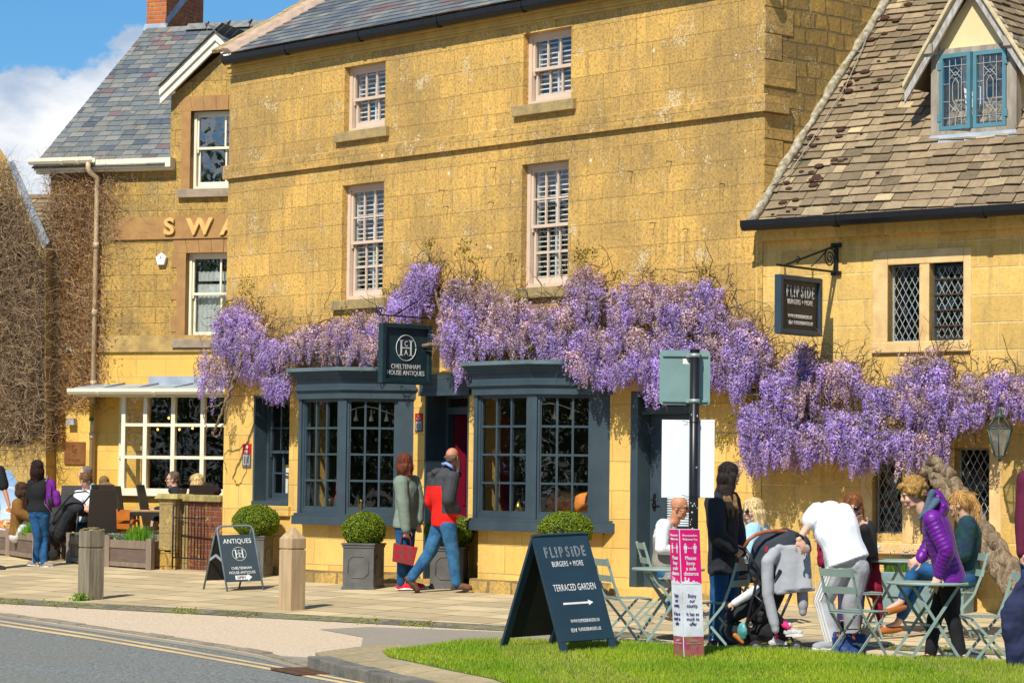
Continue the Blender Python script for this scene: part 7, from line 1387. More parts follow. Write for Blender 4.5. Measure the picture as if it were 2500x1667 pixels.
A_ = np.array(A_); tv, tc = twigs(A_, 6, rng.uniform(.03, .10, N), rng.uniform(.0015, .0045, N), np.array([.1, 0, .3]), .6, pal_mix([(.42, .29, .17), (.27, .18, .10), (.14, .09, .055), (.54, .38, .22)])); soup('stems', tv, 4, TWIGM, crp2, tc, kind='stuff')
m = MB(); P = [(-80, 560), (20, 470), (60, 560), (108, 640), (108, 1060), (60, 1085), (-80, 1075)]; m.poly([FL.p(*FL.m(x, y), .05) for x, y in P][::-1]); m.build('stem_mat', plain('dark stem mat', (.10, .075, .05), 1, (.035, .026, .02), 14, 1, 30, bdist=.1), crp2)  # flat dark backing paints the shade in the gaps between the stems
# ================================================================ GRASS
LW = np.array([gp(x, y, LH-.012)[:2] for x, y in LAWNP]); bb0, bb1 = LW.min(0), LW.max(0); bb0 = np.maximum(bb0, [1.5, -12]); bb1 = np.minimum(bb1, [11.5, -3])
def inpoly_np(X, Y, P):
    c = np.zeros(len(X), bool); n = len(P)
    for i in range(n):
        x0, y0 = P[i]; x1, y1 = P[(i+1) % n]; k = ((y0 > Y) != (y1 > Y)) & (X < (x1-x0)*(Y-y0)/(y1-y0+1e-12)+x0); c ^= k
    return c
X = rng.uniform(bb0[0], bb1[0], 420000); Y = rng.uniform(bb0[1], bb1[1], 420000); k = inpoly_np(X, Y, LW); X, Y = X[k], Y[k]
PX = np.stack([X, Y, SL*Y+LH-.015], 1); q = PX-CAM; dd = q@FW; sx_ = 1250+FPX*(q@RT)/dd; sy = 833.5-FPX*(q@UP)/dd; k = (sx_ > 850) & (sx_ < 2620) & (sy < 1760); PX = PX[k]; PX = PX[rng.permutation(len(PX))[:150000]]; n = len(PX)
h = rng.uniform(.02, .05, n)*(1+.3*np.sin(PX[:, 0]*3)*np.cos(PX[:, 1]*4)); tip = PX+np.stack([rng.normal(0, .014, n), rng.normal(0, .014, n), h], 1); a = rng.uniform(0, np.pi, n); s = np.stack([np.cos(a), np.sin(a), np.zeros(n)], 1)*.0035
patch = (np.sin(PX[:, 0]*2.3+1)*np.cos(PX[:, 1]*3.1)+rng.normal(0, .5, n))[:, None]; cl_ = np.where(patch > 0, np.array([[.36, .48, .020]]), np.array([[.22, .38, .012]]))*rng.uniform(.7, 1.3, (n, 1)); dry = rng.random(n) < .10+.25*(np.sin(PX[:, 0]*1.1+PX[:, 1]*1.7) > .75); cl_[dry] = np.array([.42, .40, .10])
g = soup('grass', np.stack([PX-s, PX+s, tip], 1), 3, LEAFM, None, cl_, kind='stuff')
# moss and small weeds in the cobbles
q = []
while len(q) < 1500:
    x = random.uniform(-20, 2500); 
    if (math.sin(x/70)+math.sin(x/23+1)) < .3: continue
    q.append(gp(x, strip_y(x)+random.gauss(0, 4), .012))
leaf_soup('cobble_moss', np.array(q), .016, pal_mix([(.24, .28, .02), (.34, .34, .03), (.14, .16, .02)]), LEAFM, None, 'stuff')
# trees across the green, behind the viewer: what the windows reflect
trl = []; n = 42000; X = rng.uniform(-75, 95, n); hgt = 9+2.5*np.sin(X*.35)+1.5*np.sin(X*1.1+2); P = np.stack([X, -46+rng.normal(0, 1.5, n), rng.uniform(0, 1, n)**.8*hgt], 1)
leaf_soup('far_trees', P, .42, pal_mix([(.08, .16, .02), (.14, .24, .03), (.05, .09, .012)]), LEAFM, None, 'stuff')
# ================================================================ PEOPLE
SKIN = plain('skin', (.66, .40, .29), .55, (.60, .33, .23), 8, .1, 80, extra={'Subsurface Weight': .08}); SKIN2 = plain('tanned skin', (.52, .24, .13), .55, (.46, .19, .10), 8)
def cloth(name, c, bump=.5, sc=10, c2=None, rough=.85, scale=6): return plain(name, c, rough, c2 or tuple(x*.8 for x in c), scale, bump*.7, sc*.5, bdist=.03, stretch=(1, 1, 1.4))
def hairm(name, c, c2): return plain(name, c, .5, c2, 14, .8, 60, stretch=(6, 6, .8), spec=.5)
DENIM = cloth('blue denim', (.006, .055, .15), .8, 14, (.018, .10, .24)); DENIM2 = cloth('mid blue denim', (.010, .07, .17), .8, 12, (.04, .15, .29)); BLKJ = cloth('black jeans', (.012, .012, .015), .5, 14)
def nrm(v): v = np.array(v, float); return v/(np.linalg.norm(v)+1e-9)
def vd(t): return nrm(cv(*t))
class Body:
    """one figure measured in the photo: joints are (x, y, metres nearer or farther than d)"""
    def __init__(s, d, **j): s.d = d; s.j = j; s.P = {k: px(v[0], v[1], d+(v[2] if len(v) > 2 else 0)) for k, v in j.items()}
    def __getattr__(s, k):
        if k in s.__dict__.get('P', {}): return s.P[k]
        raise AttributeError(k)
def head_shape(m, c, f, up, k=1.0):
    f = nrm(f); s_ = nrm(np.cross(f, up)); u = nrm(np.cross(s_, f)); ax = [s_, f, u]; E = lambda a, b, h, R: m.ell(c+(s_*a+f*b+u*h)*k, [q*k for q in R], ax, 14)
    E(0, -.012, .028, (.074, .092, .088)); E(0, .022, -.035, (.058, .068, .080)); E(0, .058, -.100, (.026, .026, .022)); E(0, .097, -.022, (.011, .018, .022)); E(0, .086, .005, (.009, .014, .03)); E(0, .070, .022, (.045, .022, .014))
    for q in (-1, 1): E(q*.072, -.005, -.018, (.010, .020, .030)); E(q*.036, .062, -.035, (.022, .022, .024)); E(q*.035, .03, -.085, (.018, .03, .02))
    E(0, .082, -.068, (.022, .012, .012)); return s_, f, u
def hand_shape(m, w, d, n, curl=.35, k=1.0, thumb=1, spread=.12):
    d = nrm(d); n = nrm(n-d*np.dot(n, d)); s_ = np.cross(d, n)
    m.ell(w+d*.048*k, (.040*k, .056*k, .017*k), [s_, d, n], 10)
    for i, (o, L) in enumerate(((-.030, .062), (-.010, .074), (.011, .070), (.031, .052))):
        p = w+d*.088*k+s_*o*k; dr = nrm(d+s_*spread*(o/.03)); a = curl*(1+.15*i); r = .0088*k
        for seg, l in enumerate((.45, .32, .23)): dr = nrm(dr*math.cos(a)+n*-math.sin(a)); q = p+dr*L*l*1.15*k; m.capsule(p, q, r, r*.92, 8); p = q; r *= .92
    p = w+d*.022*k-s_*.036*k*thumb; dr = nrm(d*.75-s_*.65*thumb-n*.25); q = p+dr*.042*k; m.capsule(p, q, .0115*k, .0105*k, 8); dr = nrm(d-s_*.15*thumb-n*.35); m.capsule(q, q+dr*.034*k, .0105*k, .009*k, 8)
def shoe(m, ank, d, L=.26, k=1.0, h=.07, cuff=True):
    d = nrm(d); up = nrm(np.array([0, 0, 1.0])-d*d[2]); s_ = np.cross(d, up); c = ank-up*(h*.45)
    m.ell(c+d*L*.28, (.045*k, L*.52, .042*k), [s_, d, up], 14); m.ell(c+d*L*.50-up*.012, (.046*k, L*.27, .030*k), [s_, d, up], 12); m.ell(c-d*.01, (.036*k, .055, (.050 if cuff else .03)*k), [s_, d, up], 10); cuff and m.capsule(ank, ank+up*.03, .042*k, .045*k, 10)
def sole(m, ank, d, L=.26, h=.07, k=1.0):
    d = nrm(d); up = nrm(np.array([0, 0, 1.0])-d*d[2]); s_ = np.cross(d, up); c = ank-up*(h*.45+.036); n = 16
    pts = [c+d*(L*.27+L*.53*math.cos(2*math.pi*i/n))+s_*(.044*k*math.sin(2*math.pi*i/n)*(1.05 if math.cos(2*math.pi*i/n) > 0 else .8)) for i in range(n)]; m.prism(pts, up*.022)
def torso_pts(B, lean=None):
    hip, nk = B.hip, B.neck; sh = (B.shl+B.shr)/2; a = nrm(B.shr-B.shl); v = sh-hip; return hip, nk, sh, a, v
def person(B, label, face, skin=None, k=1.0, top=None, topr=.016, hem=0.0, sleeve=1.0, bottom=None, legr=.012, shoes=None, shoe_m=None, sole_m=None, hair=None, hands=('l', 'r'), hand_dirs=None, paint=None, topname='jacket', botname='trousers', shoename='shoe', glasses=False, collar=None, puff=0, curl=.35, bare=False, tw=1.0, hipw=1.0, vox=.0095, legcut=1.0, foot=None, headup=(0, 1, 0), disp=(.17, .016)):
    skin = skin or SKIN; t = thing('person', label, 'person', (B.hip[0], B.hip[1], min(B.anl[2], B.anr[2])-.08)); hip, nk, sh, a, v = torso_pts(B); f = vd(face); up = vd(headup)
    m = MB(); s_, f, u = head_shape(m, B.head, f, up, k); hc = B.head
    m.capsule(nk, hc-u*.06*k-f*.02*k, .056*k, .052*k, 12); fl = .62
    m.tube([hip-v*.16, hip, hip+v*.33, hip+v*.7, sh+v*.0, nk], [.06, .150*k*hipw, .125*k*tw, .150*k*tw, .125*k*tw, .055*k], 14, None, True, fl, a)
    for q, S, E_, W in (('l', B.shl, B.ell, B.wrl), ('r', B.shr, B.elr, B.wrr)):
        m.capsule(S, E_, .048*k, .040*k, 10); m.capsule(E_, W, .038*k, .027*k, 10); m.capsule(S, sh, .05*k, .06*k, 10)
        hd = (hand_dirs or {}).get(q)
        dd, nn, cc, th = hd if hd else ((W-E_), np.cross(nrm(W-E_), RT)*(1), curl, 1 if q == 'l' else -1)
        if not isinstance(dd, np.ndarray): dd = vd(dd)
        if not isinstance(nn, np.ndarray): nn = vd(nn)
        hand_shape(m, W, dd, nn, cc, k, th)
    for q, H, K_, A_ in (('l', B.hpl, B.knl, B.anl), ('r', B.hpr, B.knr, B.anr)):
        m.capsule(H, K_, .078*k, .052*k, 12); m.capsule(K_, A_, .050*k, .034*k, 12); m.capsule(H, hip, .09*k, .10*k, 10)
        fd = (foot or {}).get(q, (face[0], 0, face[2])); fd = fd if isinstance(fd, np.ndarray) else vd(fd); m.capsule(A_, A_+nrm(fd)*.12*k-np.array([0, 0, .035*k]), .032*k, .025*k, 8)
    melt(m, 'body', skin, t, .0075, 2)
    # face
    if np.dot(f, FW) < .75:
        m = MB(); 
        for q in (-1, 1): m.ell(hc+(s_*q*.031+f*.082+u*.004)*k, (.012*k, .006*k, .006*k), [s_, f, u], 8); m.ell(hc+(s_*q*.032+f*.086+u*.026)*k, (.018*k, .005*k, .004*k), [s_, f, u], 6)
        m.build('eyes', plain('dark eyes and brows', (.05, .03, .02), .4), t); m = MB(); m.ell(hc+(f*.094-u*.070)*k, (.022*k, .006*k, .006*k), [s_, f, u], 8); m.build('mouth', plain('lips', (.42, .12, .10), .5), t)
    if glasses:
        m = MB()
        for q in (-1, 1): m.ell(hc+(s_*q*.034+f*.098-u*.004)*k, (.030*k, .007*k, .022*k), [s_, f, u], 12); m.tube([hc+(s_*q*.062+f*.090)*k, hc+(s_*q*.080+f*.03)*k, hc+(s_*q*.080-f*.02+u*.0)*k], .003, 5)
        m.tube([hc+(s_*-.02+f*.105)*k, hc+(s_*.02+f*.105)*k], .003, 5); m.build('sunglasses', plain('black sunglasses', (.008, .008, .01), .12, spec=.7), t)
    if hair: hair(t, hc, s_, f, u, k, B)
    # clothes
    if bottom:
        m = MB(); r = legr
        m.tube([hip-v*.18, hip-v*.05, hip+v*.10, hip+v*(.20)], [.07, (.158*hipw)*k+r, (.150*hipw)*k+r, .135*k*tw+r*.6], 14, None, True, .66, a)
        for H, K_, A_ in ((B.hpl, B.knl, B.anl), (B.hpr, B.knr, B.anr)):
            m.capsule(hip*.5+H*.5, H, .105*k*hipw, .098*k+r*.5, 12); m.capsule(H, K_, .086*k+r, .058*k+r, 12)
            e = K_+(A_-K_)*legcut; m.capsule(K_, e, .056*k+r, (.056+(.040-.056)*legcut)*k+r, 12)
        bm_ = bottom[1] if isinstance(bottom, tuple) else None
        melt(m, botname, bottom, t, vox, 3, None, disp)
    if top:
        m = MB(); r = topr; e = hem
        n_ = 14 if puff else 7; Q = []; R = []
        prof = [(-e, .158*hipw), (0.05, .152*hipw), (.33, .134*tw), (.62, .152*tw), (.85, .150*tw), (.98, .118*tw), (1.10, .07)]
        ts = np.linspace(-e, 1.08, 64 if puff else 12)
        for tt in ts:
            rr = np.interp(tt, [p[0] for p in prof], [p[1] for p in prof])*k+r
            if puff: rr += puff*abs(math.sin(tt*math.pi*10.5))
            Q.append(hip+v*tt); R.append(rr)
        m.tube(Q, R, 18, None, True, .68, a)
        for S, E_, W in ((B.shl, B.ell, B.wrl), (B.shr, B.elr, B.wrr)):
            W2 = E_+(W-E_)*max(0, (sleeve-.5)*2) if sleeve > .5 else None; E2 = E_ if sleeve >= .5 else S+(E_-S)*sleeve*2
            m.capsule(S, sh, .062*k+r*.7, .07*k+r*.4, 12); ra_ = r*(.6 if puff else 1)
            segs = [(S, E2, .060*k+ra_, (.047 if sleeve >= .5 else .056)*k+ra_)]+([(E2, W2, .047*k+ra_, .032*k+ra_*.9)] if W2 is not None else [])
            for A1, A2, r1, r2 in segs:
                if puff:
                    L = np.linalg.norm(A2-A1); n2 = max(3, int(L/.035)); QQ = [A1+(A2-A1)*i/(n2*2) for i in range(n2*2+1)]; RR = [r1+(r2-r1)*i/(n2*2)+(puff*.9 if i % 2 else -.002) for i in range(n2*2+1)]; m.tube(QQ, RR, 12); m.ell(A2, (r2, r2, r2), None, 10)
                else: m.capsule(A1, A2, r1, r2, 12)
        if collar: 
            m.capsule(sh, nk, .10*k+r*.4, .072*k+r*.3, 12)
            for q in np.linspace(0, 2*math.pi, 12, endpoint=False): m.ell(nk+v*.0+(a*math.cos(q)+nrm(np.cross(a, v))*math.sin(q)*.9)*.068*k*collar, (.026, .026, .035), [a, nrm(np.cross(a, v)), nrm(v)], 8)
        melt(m, topname, top, t, vox, 1 if puff else 3, paint, None if puff else disp)
    if shoes:
        for q, A_ in (('l', B.anl), ('r', B.anr)):
            fd = (foot or {}).get(q, (face[0], 0, face[2])); fd = fd if isinstance(fd, np.ndarray) else vd(fd); lf_ = shoename == 'loafer'; A_ = A_-np.array([0, 0, .02])*lf_; m = MB(); shoe(m, A_, fd, .25*k, k*(.92 if lf_ else 1), .07, not lf_); o = melt(m, shoename, shoes, t, .009, 2)
            if sole_m: m = MB(); sole(m, A_, fd, .25*k, .07, k); m.build('sole', sole_m, o)
    return t
def strands(o, c, f, u, k=1.0, n=2200, L=.045):
    me = o.data; N_ = len(me.polygons); P = np.empty(N_*3, np.float32); Q = np.empty(N_*3, np.float32); me.polygons.foreach_get('center', P); me.polygons.foreach_get('normal', Q); P = P.reshape(-1, 3); Q = Q.reshape(-1, 3)
    i = rng.integers(0, N_, n); P, Q = P[i], Q[i]; d = -u+rng.normal(0, .28, (n, 3)); top = ((P-c)@u > .075*k)[:, None]; d = np.where(top, (P-c)-u*((P-c)@u)[:, None]+f*.02+rng.normal(0, .01, (n, 3)), d); d -= Q*(d*Q).sum(1)[:, None]; d /= np.linalg.norm(d, axis=1)[:, None]+1e-6
    s = np.cross(d, Q)*.0016; l = (L*rng.uniform(.6, 1.3, n))[:, None]*k; A = P+Q*.002; B_ = P+d*l+Q*rng.uniform(.001, .005, (n, 1)); base = np.array(o.data.materials[0].node_tree.nodes['Mix'].inputs[6].default_value)[:3]
    soup('strands', np.stack([A-s, A+s, B_+s*.5, B_-s*.5], 1), 4, TWIGM, o, base*rng.uniform(.55, 1.7, (n, 1)), kind='stuff')
# hair styles, all in the head's own axes
def hair_style(kind, mat):
    def go(t, c, s_, f, u, k, B):
        m = MB(); ax = [s_, f, u]; E = lambda a, b, h, R: m.ell(c+(s_*a+f*b+u*h)*k, [q*k for q in R], ax, 14)
        C = lambda p, q, r0, r1: m.capsule(c+(s_*p[0]+f*p[1]+u*p[2])*k, c+(s_*q[0]+f*q[1]+u*q[2])*k, r0*k, r1*k, 10)
        dz = (.05, .012)
        if kind == 'short': E(0, -.022, .040, (.079, .092, .086)); E(0, -.06, -.01, (.068, .045, .05))
        elif kind == 'fringe_bald': E(0, -.050, .0, (.078, .062, .042)); E(0, -.062, -.022, (.066, .040, .035))
        elif kind == 'bob':
            E(0, -.020, .042, (.090, .106, .090)); E(0, -.055, -.03, (.094, .072, .085))
            for q in (-1, 1): E(q*.066, -.005, -.045, (.034, .062, .085))
            for x in np.linspace(-.075, .075, 7): C((x, -.07+abs(x)*.5, -.03), (x*1.12, -.075+abs(x)*.6, -.135), .03, .017)
            dz = (.04, .014)
        elif kind == 'long':
            E(0, -.020, .040, (.084, .100, .088)); E(0, -.060, -.03, (.082, .060, .09))
            rr_ = random.Random(5)
            for x in np.linspace(-.085, .085, 10):
                x2 = x*1.15+rr_.uniform(-.02, .02); y2 = -.09+abs(x)*.5+rr_.uniform(-.015, .02); L = rr_.uniform(.36, .52); C((x, -.055+abs(x)*.4, 0), (x2, y2, -.20), .034, .028); C((x2, y2, -.20), (x2*1.1+rr_.uniform(-.02, .02), y2-.01, -L), .028, .010)
            dz = (.06, .014)
        elif kind == 'blonde_long':
            E(0, -.018, .042, (.088, .104, .090)); E(0, -.050, -.03, (.090, .066, .09))
            for q in (-1, 1):
                for j, yy in enumerate((.03, .0, -.03)): C((q*.074, yy, -.01), (q*.088, yy-.01, -.15), .026, .024); C((q*.088, yy-.01, -.15), (q*.085, yy-.02, -.26-.03*j), .024, .010)
            for x in np.linspace(-.06, .06, 5): C((x, -.075, -.02), (x*1.2, -.09, -.27), .034, .014)
            dz = (.06, .012)
        elif kind == 'curly':
            E(0, -.025, .045, (.096, .112, .092)); E(0, -.07, -.01, (.088, .060, .080)); rr_ = random.Random(4)
            for _ in range(60):
                th, ph = rr_.uniform(0, 6.28), rr_.uniform(-.5, 1.5); d = np.array([math.cos(th)*math.cos(ph), math.sin(th)*math.cos(ph), math.sin(ph)])
                if d[1] > .55 and d[2] < .45: continue
                E(d[0]*.090, d[1]*.103-.025, d[2]*.088+.042, (.030, .030, .026))
            E(0, .060, .085, (.06, .04, .030)); dz = (.03, .02)
        elif kind == 'ponytail':
            E(0, -.020, .040, (.081, .098, .086)); E(0, -.055, .0, (.072, .052, .06)); E(0, -.118, .055, (.028, .030, .028)); C((0, -.125, .05), (.01, -.165, -.05), .040, .036); C((.01, -.165, -.05), (.0, -.15, -.17), .034, .010); C((.03, -.1, -.02), (.02, -.09, -.13), .02, .008); C((-.07, .03, 0), (-.075, .03, -.12), .012, .006); dz = (.03, .016)
        elif kind == 'tied': E(0, -.020, .042, (.083, .100, .088)); E(0, -.06, -.02, (.074, .055, .07)); C((.06, -.04, -.05), (.085, -.02, -.17), .022, .01); E(-.05, -.07, .03, (.035, .035, .03)); dz = (.04, .012)
        strands(melt(m, 'hair', mat, t, .008, 1, None, dz), c, f, u, k, 2200, .018 if kind == 'curly' else .014 if kind[:2] in ('sh', 'fr') else .05)
        return
    return go
def solid(name, mat, parent, mb, vox=.009, sm=3, disp=None, paint=None): return melt(mb, name, mat, parent, vox, sm, paint, disp)
WHT = cloth('white cotton', (.78, .78, .78), .35, 12, (.72, .73, .76)); RUBW = plain('white rubber', (.75, .74, .70), .6)
# --- woman in green jacket with tartan bag
d = depth(gp(985, 1441)); B = Body(d, head=(990, 1131), neck=(993, 1163), shl=(974, 1178, .05), shr=(1016, 1178, -.02), ell=(1022, 1228, .12), elr=(985, 1232, -.16), wrl=(1022, 1270, .1), wrr=(992, 1291, -.18), hip=(988, 1276), hpl=(996, 1292, .08), hpr=(982, 1292, -.06), knl=(996, 1352, .08), knr=(983, 1352, -.05), anl=(1000, 1424, .12), anr=(978, 1425, -.04))
B.P['shl'], B.P['shr'] = px(1010, 1177, d+.16), px(978, 1177, d-.12)
GRJ = cloth('sage green jacket cotton', (.20, .25, .20), .8, 10, (.15, .195, .155))
w1 = person(B, 'woman in sage green jacket and jeans holding a tartan bag, looking into the shop', (.55, .02, .8), top=GRJ, topr=.032, hem=.12, bottom=DENIM, shoes=cloth('red canvas', (.60, .01, .03), .2), sole_m=RUBW, hair=hair_style('bob', hairm('auburn hair', (.17, .045, .02), (.07, .018, .012))), shoename='trainer', botname='jeans', foot={'l': (1, 0, .15), 'r': (1, 0, -.1)}, hand_dirs={'r': ((0, -1, 0), (0, 0, -1), .9, 1)}, tw=1.0)
t = thing('tartan_handbag', 'red tartan handbag with leather handles in the hand of the woman in green', 'handbag', px(990, 1380, d-.2)); dd_ = d-.20
TART, tt = newmat('red tartan'); p_ = tt.pos(); 
def chk(v, a, sc): return tt.ramp(tt.math('SINE', tt.math('MULTIPLY', tt.n('ShaderNodeVectorMath', {'operation': 'DOT_PRODUCT'}, _0=v, _1=a).outputs['Value'], sc)), -.15, .15)
c_ = tt.mix(tt.math('MULTIPLY', chk(p_, tuple(RT), 62), .65), (.40, .006, .022), (.16, .055, .04)); c_ = tt.mix(tt.math('MULTIPLY', chk(p_, (0, 0, 1), 62), .55), c_, (.13, .05, .04)); tt.out(c_, .85)
m = MB(); Pq = [px(961, 1325, dd_), px(1020, 1336, dd_), px(1009, 1380, dd_), px(958, 1369, dd_)]; off = FW*.06; m.hexa([Pq[3]-off*.8, Pq[2]-off*.8, Pq[2]+off*.8, Pq[3]+off*.8, Pq[0]-off, Pq[1]-off, Pq[1]+off, Pq[0]+off]); m.build('bag_body', TART, t, .008)
for o in (-.04, .04): m = MB(); m.tube([px(977, 1340, dd_+o), px(980, 1310, dd_+o), px(990, 1299, dd_+o*.3), px(1000, 1310, dd_+o), px(1007, 1342, dd_+o)], .008, 6); m.build('handle', plain('maroon leather', (.16, .03, .03), .5), t)
# --- striding man in red and grey anorak
d = depth(gp(1110, 1446)); B = Body(d, head=(1105, 1116), neck=(1094, 1147), shl=(1062, 1168, .12), shr=(1104, 1168, -.16), ell=(1052, 1222, .22), elr=(1094, 1220, -.24), wrl=(1068, 1252, .3), wrr=(1112, 1247, -.14), hip=(1084, 1268), hpl=(1074, 1284, .07), hpr=(1094, 1284, -.08), knl=(1050, 1348, .06), knr=(1106, 1352, -.06), anl=(1004, 1411, .05), anr=(1114, 1424, -.06))
REDC = cloth('red anorak', (.80, .012, .006), .5, 9); GRYC = cloth('charcoal anorak', (.035, .038, .042), .6, 9, (.05, .053, .058))
hipz, cutz = B.hip, px(1080, 1186, d)[2]; lft = px(1079, 1230, d)
def anorak(c): q = c-CAM; dz_ = q@FW; X = 1250+FPX*(q@RT)/dz_; return ((c[:, 2] < cutz) & ((X < 1078+(cutz-c[:, 2])*0) | (c[:, 2] < px(1100, 1254, d)[2]))).astype(int)
person(B, 'bald man striding in jeans and a red and charcoal anorak with hood', (.5, -.05, .85), SKIN2, top=[GRYC, REDC], topr=.036, hem=.14, bottom=DENIM2, legr=.022, shoes=cloth('brown leather', (.17, .065, .03), .2), sole_m=plain('dark sole', (.05, .03, .02), .8), hair=hair_style('fringe_bald', hairm('grey brown stubble', (.16, .11, .08), (.10, .07, .05))), paint=anorak, collar=1.1, topname='anorak', botname='jeans', foot={'l': cv(.62, -.75, .1), 'r': cv(1, -.06, -.05)}, tw=1.08)
pp_ = [o for o in bpy.data.objects if o.name.startswith('person')][-1]
m = MB(); [m.ell(px(1052+i*9, 1150+abs(i-1)*4+8, d+.10-i*.05), (.065, .05, .06), None, 10) for i in range(4)]; m.ell(px(1072, 1152, d), (.10, .07, .05), [RT, FW, UP], 10); melt(m, 'hood', GRYC, pp_, .01, 2, None, (.05, .02))
m = MB(); m.tube([px(1080, 1133, d-.06), px(1090, 1131, d-.1), px(1101, 1138, d-.12), px(1108, 1146, d-.08)], .02, 8); m.build('shirt_collar', plain('blue white check', (.35, .45, .75), .8, (.06, .12, .5), 60), pp_)
# --- woman with purple backpack
d = depth(gp(98, 1383)); B = Body(d, head=(91, 1143), neck=(93, 1170), shl=(79, 1180, 0), shr=(112, 1180, 0), ell=(72, 1212, .05), elr=(116, 1212, .1), wrl=(71, 1238, .18), wrr=(112, 1236, .22), hip=(96, 1246), hpl=(86, 1258), hpr=(106, 1258), knl=(92, 1312, -.02), knr=(108, 1310, .06), anl=(88, 1370, .02), anr=(107, 1373, -.02))
w3 = person(B, 'woman in black jumper and blue jeans walking away with a purple backpack', (-.15, 0, 1), top=cloth('black jumper', (.010, .010, .012), .5, 12), topr=.018, hem=.02, bottom=DENIM, shoes=cloth('taupe canvas', (.28, .22, .19), .2), sole_m=RUBW, hair=hair_style('bob', hairm('dark brown hair', (.035, .014, .012), (.015, .007, .007))), shoename='trainer', topname='jumper', botname='jeans', hipw=1.12, foot={'l': cv(-.7, 0, .6), 'r': cv(.8, 0, -.5)})
t = thing('backpack', 'purple backpack with black pocket on the back of the walking woman', 'backpack', px(128, 1240, d-.05)); PURB = cloth('purple nylon', (.17, .012, .24), .5, 12, (.11, .008, .17)); ax = [nrm(RT*.8-FW*.6), nrm(FW*.8+RT*.6), UP]
m = MB(); m.capsule(px(124, 1180, d-.14), px(127, 1224, d-.16), .075, .11, 14, None, .75, ax[0]); melt(m, 'main_bag', PURB, t, .01, 2, None, (.08, .02)); m = MB(); m.capsule(px(138, 1205, d-.20), px(139, 1226, d-.21), .055, .065, 12); melt(m, 'front_pocket', PURB, t, .01, 2)
m = MB(); m.capsule(px(124, 1222, d-.24), px(126, 1230, d-.24), .045, .045, 10); m.build('mesh_pocket', BLACK, t); m = MB(); m.tube([px(116, 1165, d-.06), px(107, 1185, d-.06), px(108, 1228, d-.08), px(124, 1248, d-.1)], .008, 5); m.tube([px(116, 1162, d-.06), px(112, 1172, d+.06)], .014, 5); m.build('strap', plain('grey webbing', (.25, .25, .27), .8), t); m = MB(); m.tube([px(125, 1183, d-.235), px(125, 1212, d-.26)], .006, 5); m.build('zip', BLACK, t)
# --- man at the left edge, only an arm in the picture
d = depth(gp(-30, 1390)); B = Body(d, head=(-28, 1106), neck=(-28, 1136), shl=(-54, 1148), shr=(0, 1148), ell=(-60, 1195), elr=(10, 1192, -.03), wrl=(-56, 1235, .05), wrr=(22, 1232, -.1), hip=(-28, 1238), hpl=(-40, 1252), hpr=(-16, 1252), knl=(-40, 1315), knr=(-14, 1315), anl=(-40, 1380), anr=(-12, 1380))
person(B, 'man in black short sleeved T shirt at the left edge of the picture', (.8, 0, -.4), SKIN2, top=cloth('black cotton', (.010, .012, .014), .4, 12), topr=.02, hem=.1, sleeve=.42, bottom=cloth('dark trousers', (.02, .02, .025), .4, 12), shoes=BLACK, hair=hair_style('short', hairm('dark hair', (.03, .018, .012), (.015, .01, .01))), topname='shirt', hand_dirs={'r': ((.1, -1, 0), (-1, 0, -.2), .45, 1)})
def tp(x, c): a, b = FS.m(x, 1300, c); p = FS.p(a, 0, c); p[2] = gz(p); return p
# --- seated people on the inn terrace
def seated(x, y, dd, face, lean=0.0, side=1, spread=1.0, k=1.0, arms=None, turn=None, kn=None, foot_y=None):
    """a sitting figure built down from its head at pixel (x, y)"""
    s = FPX/dd; u = lambda m_: m_*s; fx, fz = (turn or (face[0], face[2])); n = math.hypot(fx, fz); fx /= n; fz /= n; rx, rz = fz, -fx      # right-hand side of the body in viewer axes
    J_ = {'head': (x, y, 0)}; cx = x-fx*u(.03); nk = (cx, y+u(.17), 0-fz*.03); J_['neck'] = nk; sx0 = cx-fx*u(.02)
    J_['shl'] = (sx0-rx*u(.165), y+u(.225), -rz*.165-fz*.02); J_['shr'] = (sx0+rx*u(.165), y+u(.225), rz*.165-fz*.02)
    for q, sg in (('l', -1), ('r', 1)): J_['el'+q] = (sx0+sg*rx*u(.21)+fx*u(.06), y+u(.47), sg*rz*.21+fz*.06); J_['wr'+q] = (sx0+sg*rx*u(.13)+fx*u(.28), y+u(.48), sg*rz*.13+fz*.28)
    J_['hip'] = (sx0-fx*u(.05), y+u(.70), -fz*.07); 
    for q, sg in (('l', -1), ('r', 1)): J_['hp'+q] = (J_['hip'][0]+sg*rx*u(.09), y+u(.73), J_['hip'][2]+sg*rz*.09); J_['kn'+q] = (J_['hip'][0]+sg*rx*u(.11)+fx*u(.42), y+u(.73), J_['hip'][2]+sg*rz*.11+fz*.42); J_['an'+q] = (J_['kn'+q][0]+fx*u(.02), y+u(1.12), J_['kn'+q][2]+fz*.02)
    J_.update(arms or {}); return Body(dd, **J_)
dq = depth(tp(210, 1.4)); B = seated(208, 1172, dq, (-.5, -.3, -.8), arms={'ell': (238, 1232, -.2), 'elr': (194, 1228, -.2), 'wrl': (215, 1236, -.4), 'wrr': (206, 1236, -.42)})
person(B, 'smiling woman with hair tied back in white floral top leaning on the terrace table', (-.45, -.35, -.85), top=cloth('white floral top', (.62, .68, .76), .3, 12, (.74, .76, .80), .85, 12), sleeve=.45, bottom=DENIM, shoes=BLACK, hair=hair_style('tied', hairm('light brown hair', (.20, .11, .05), (.10, .05, .025))), topname='top', botname='jeans')
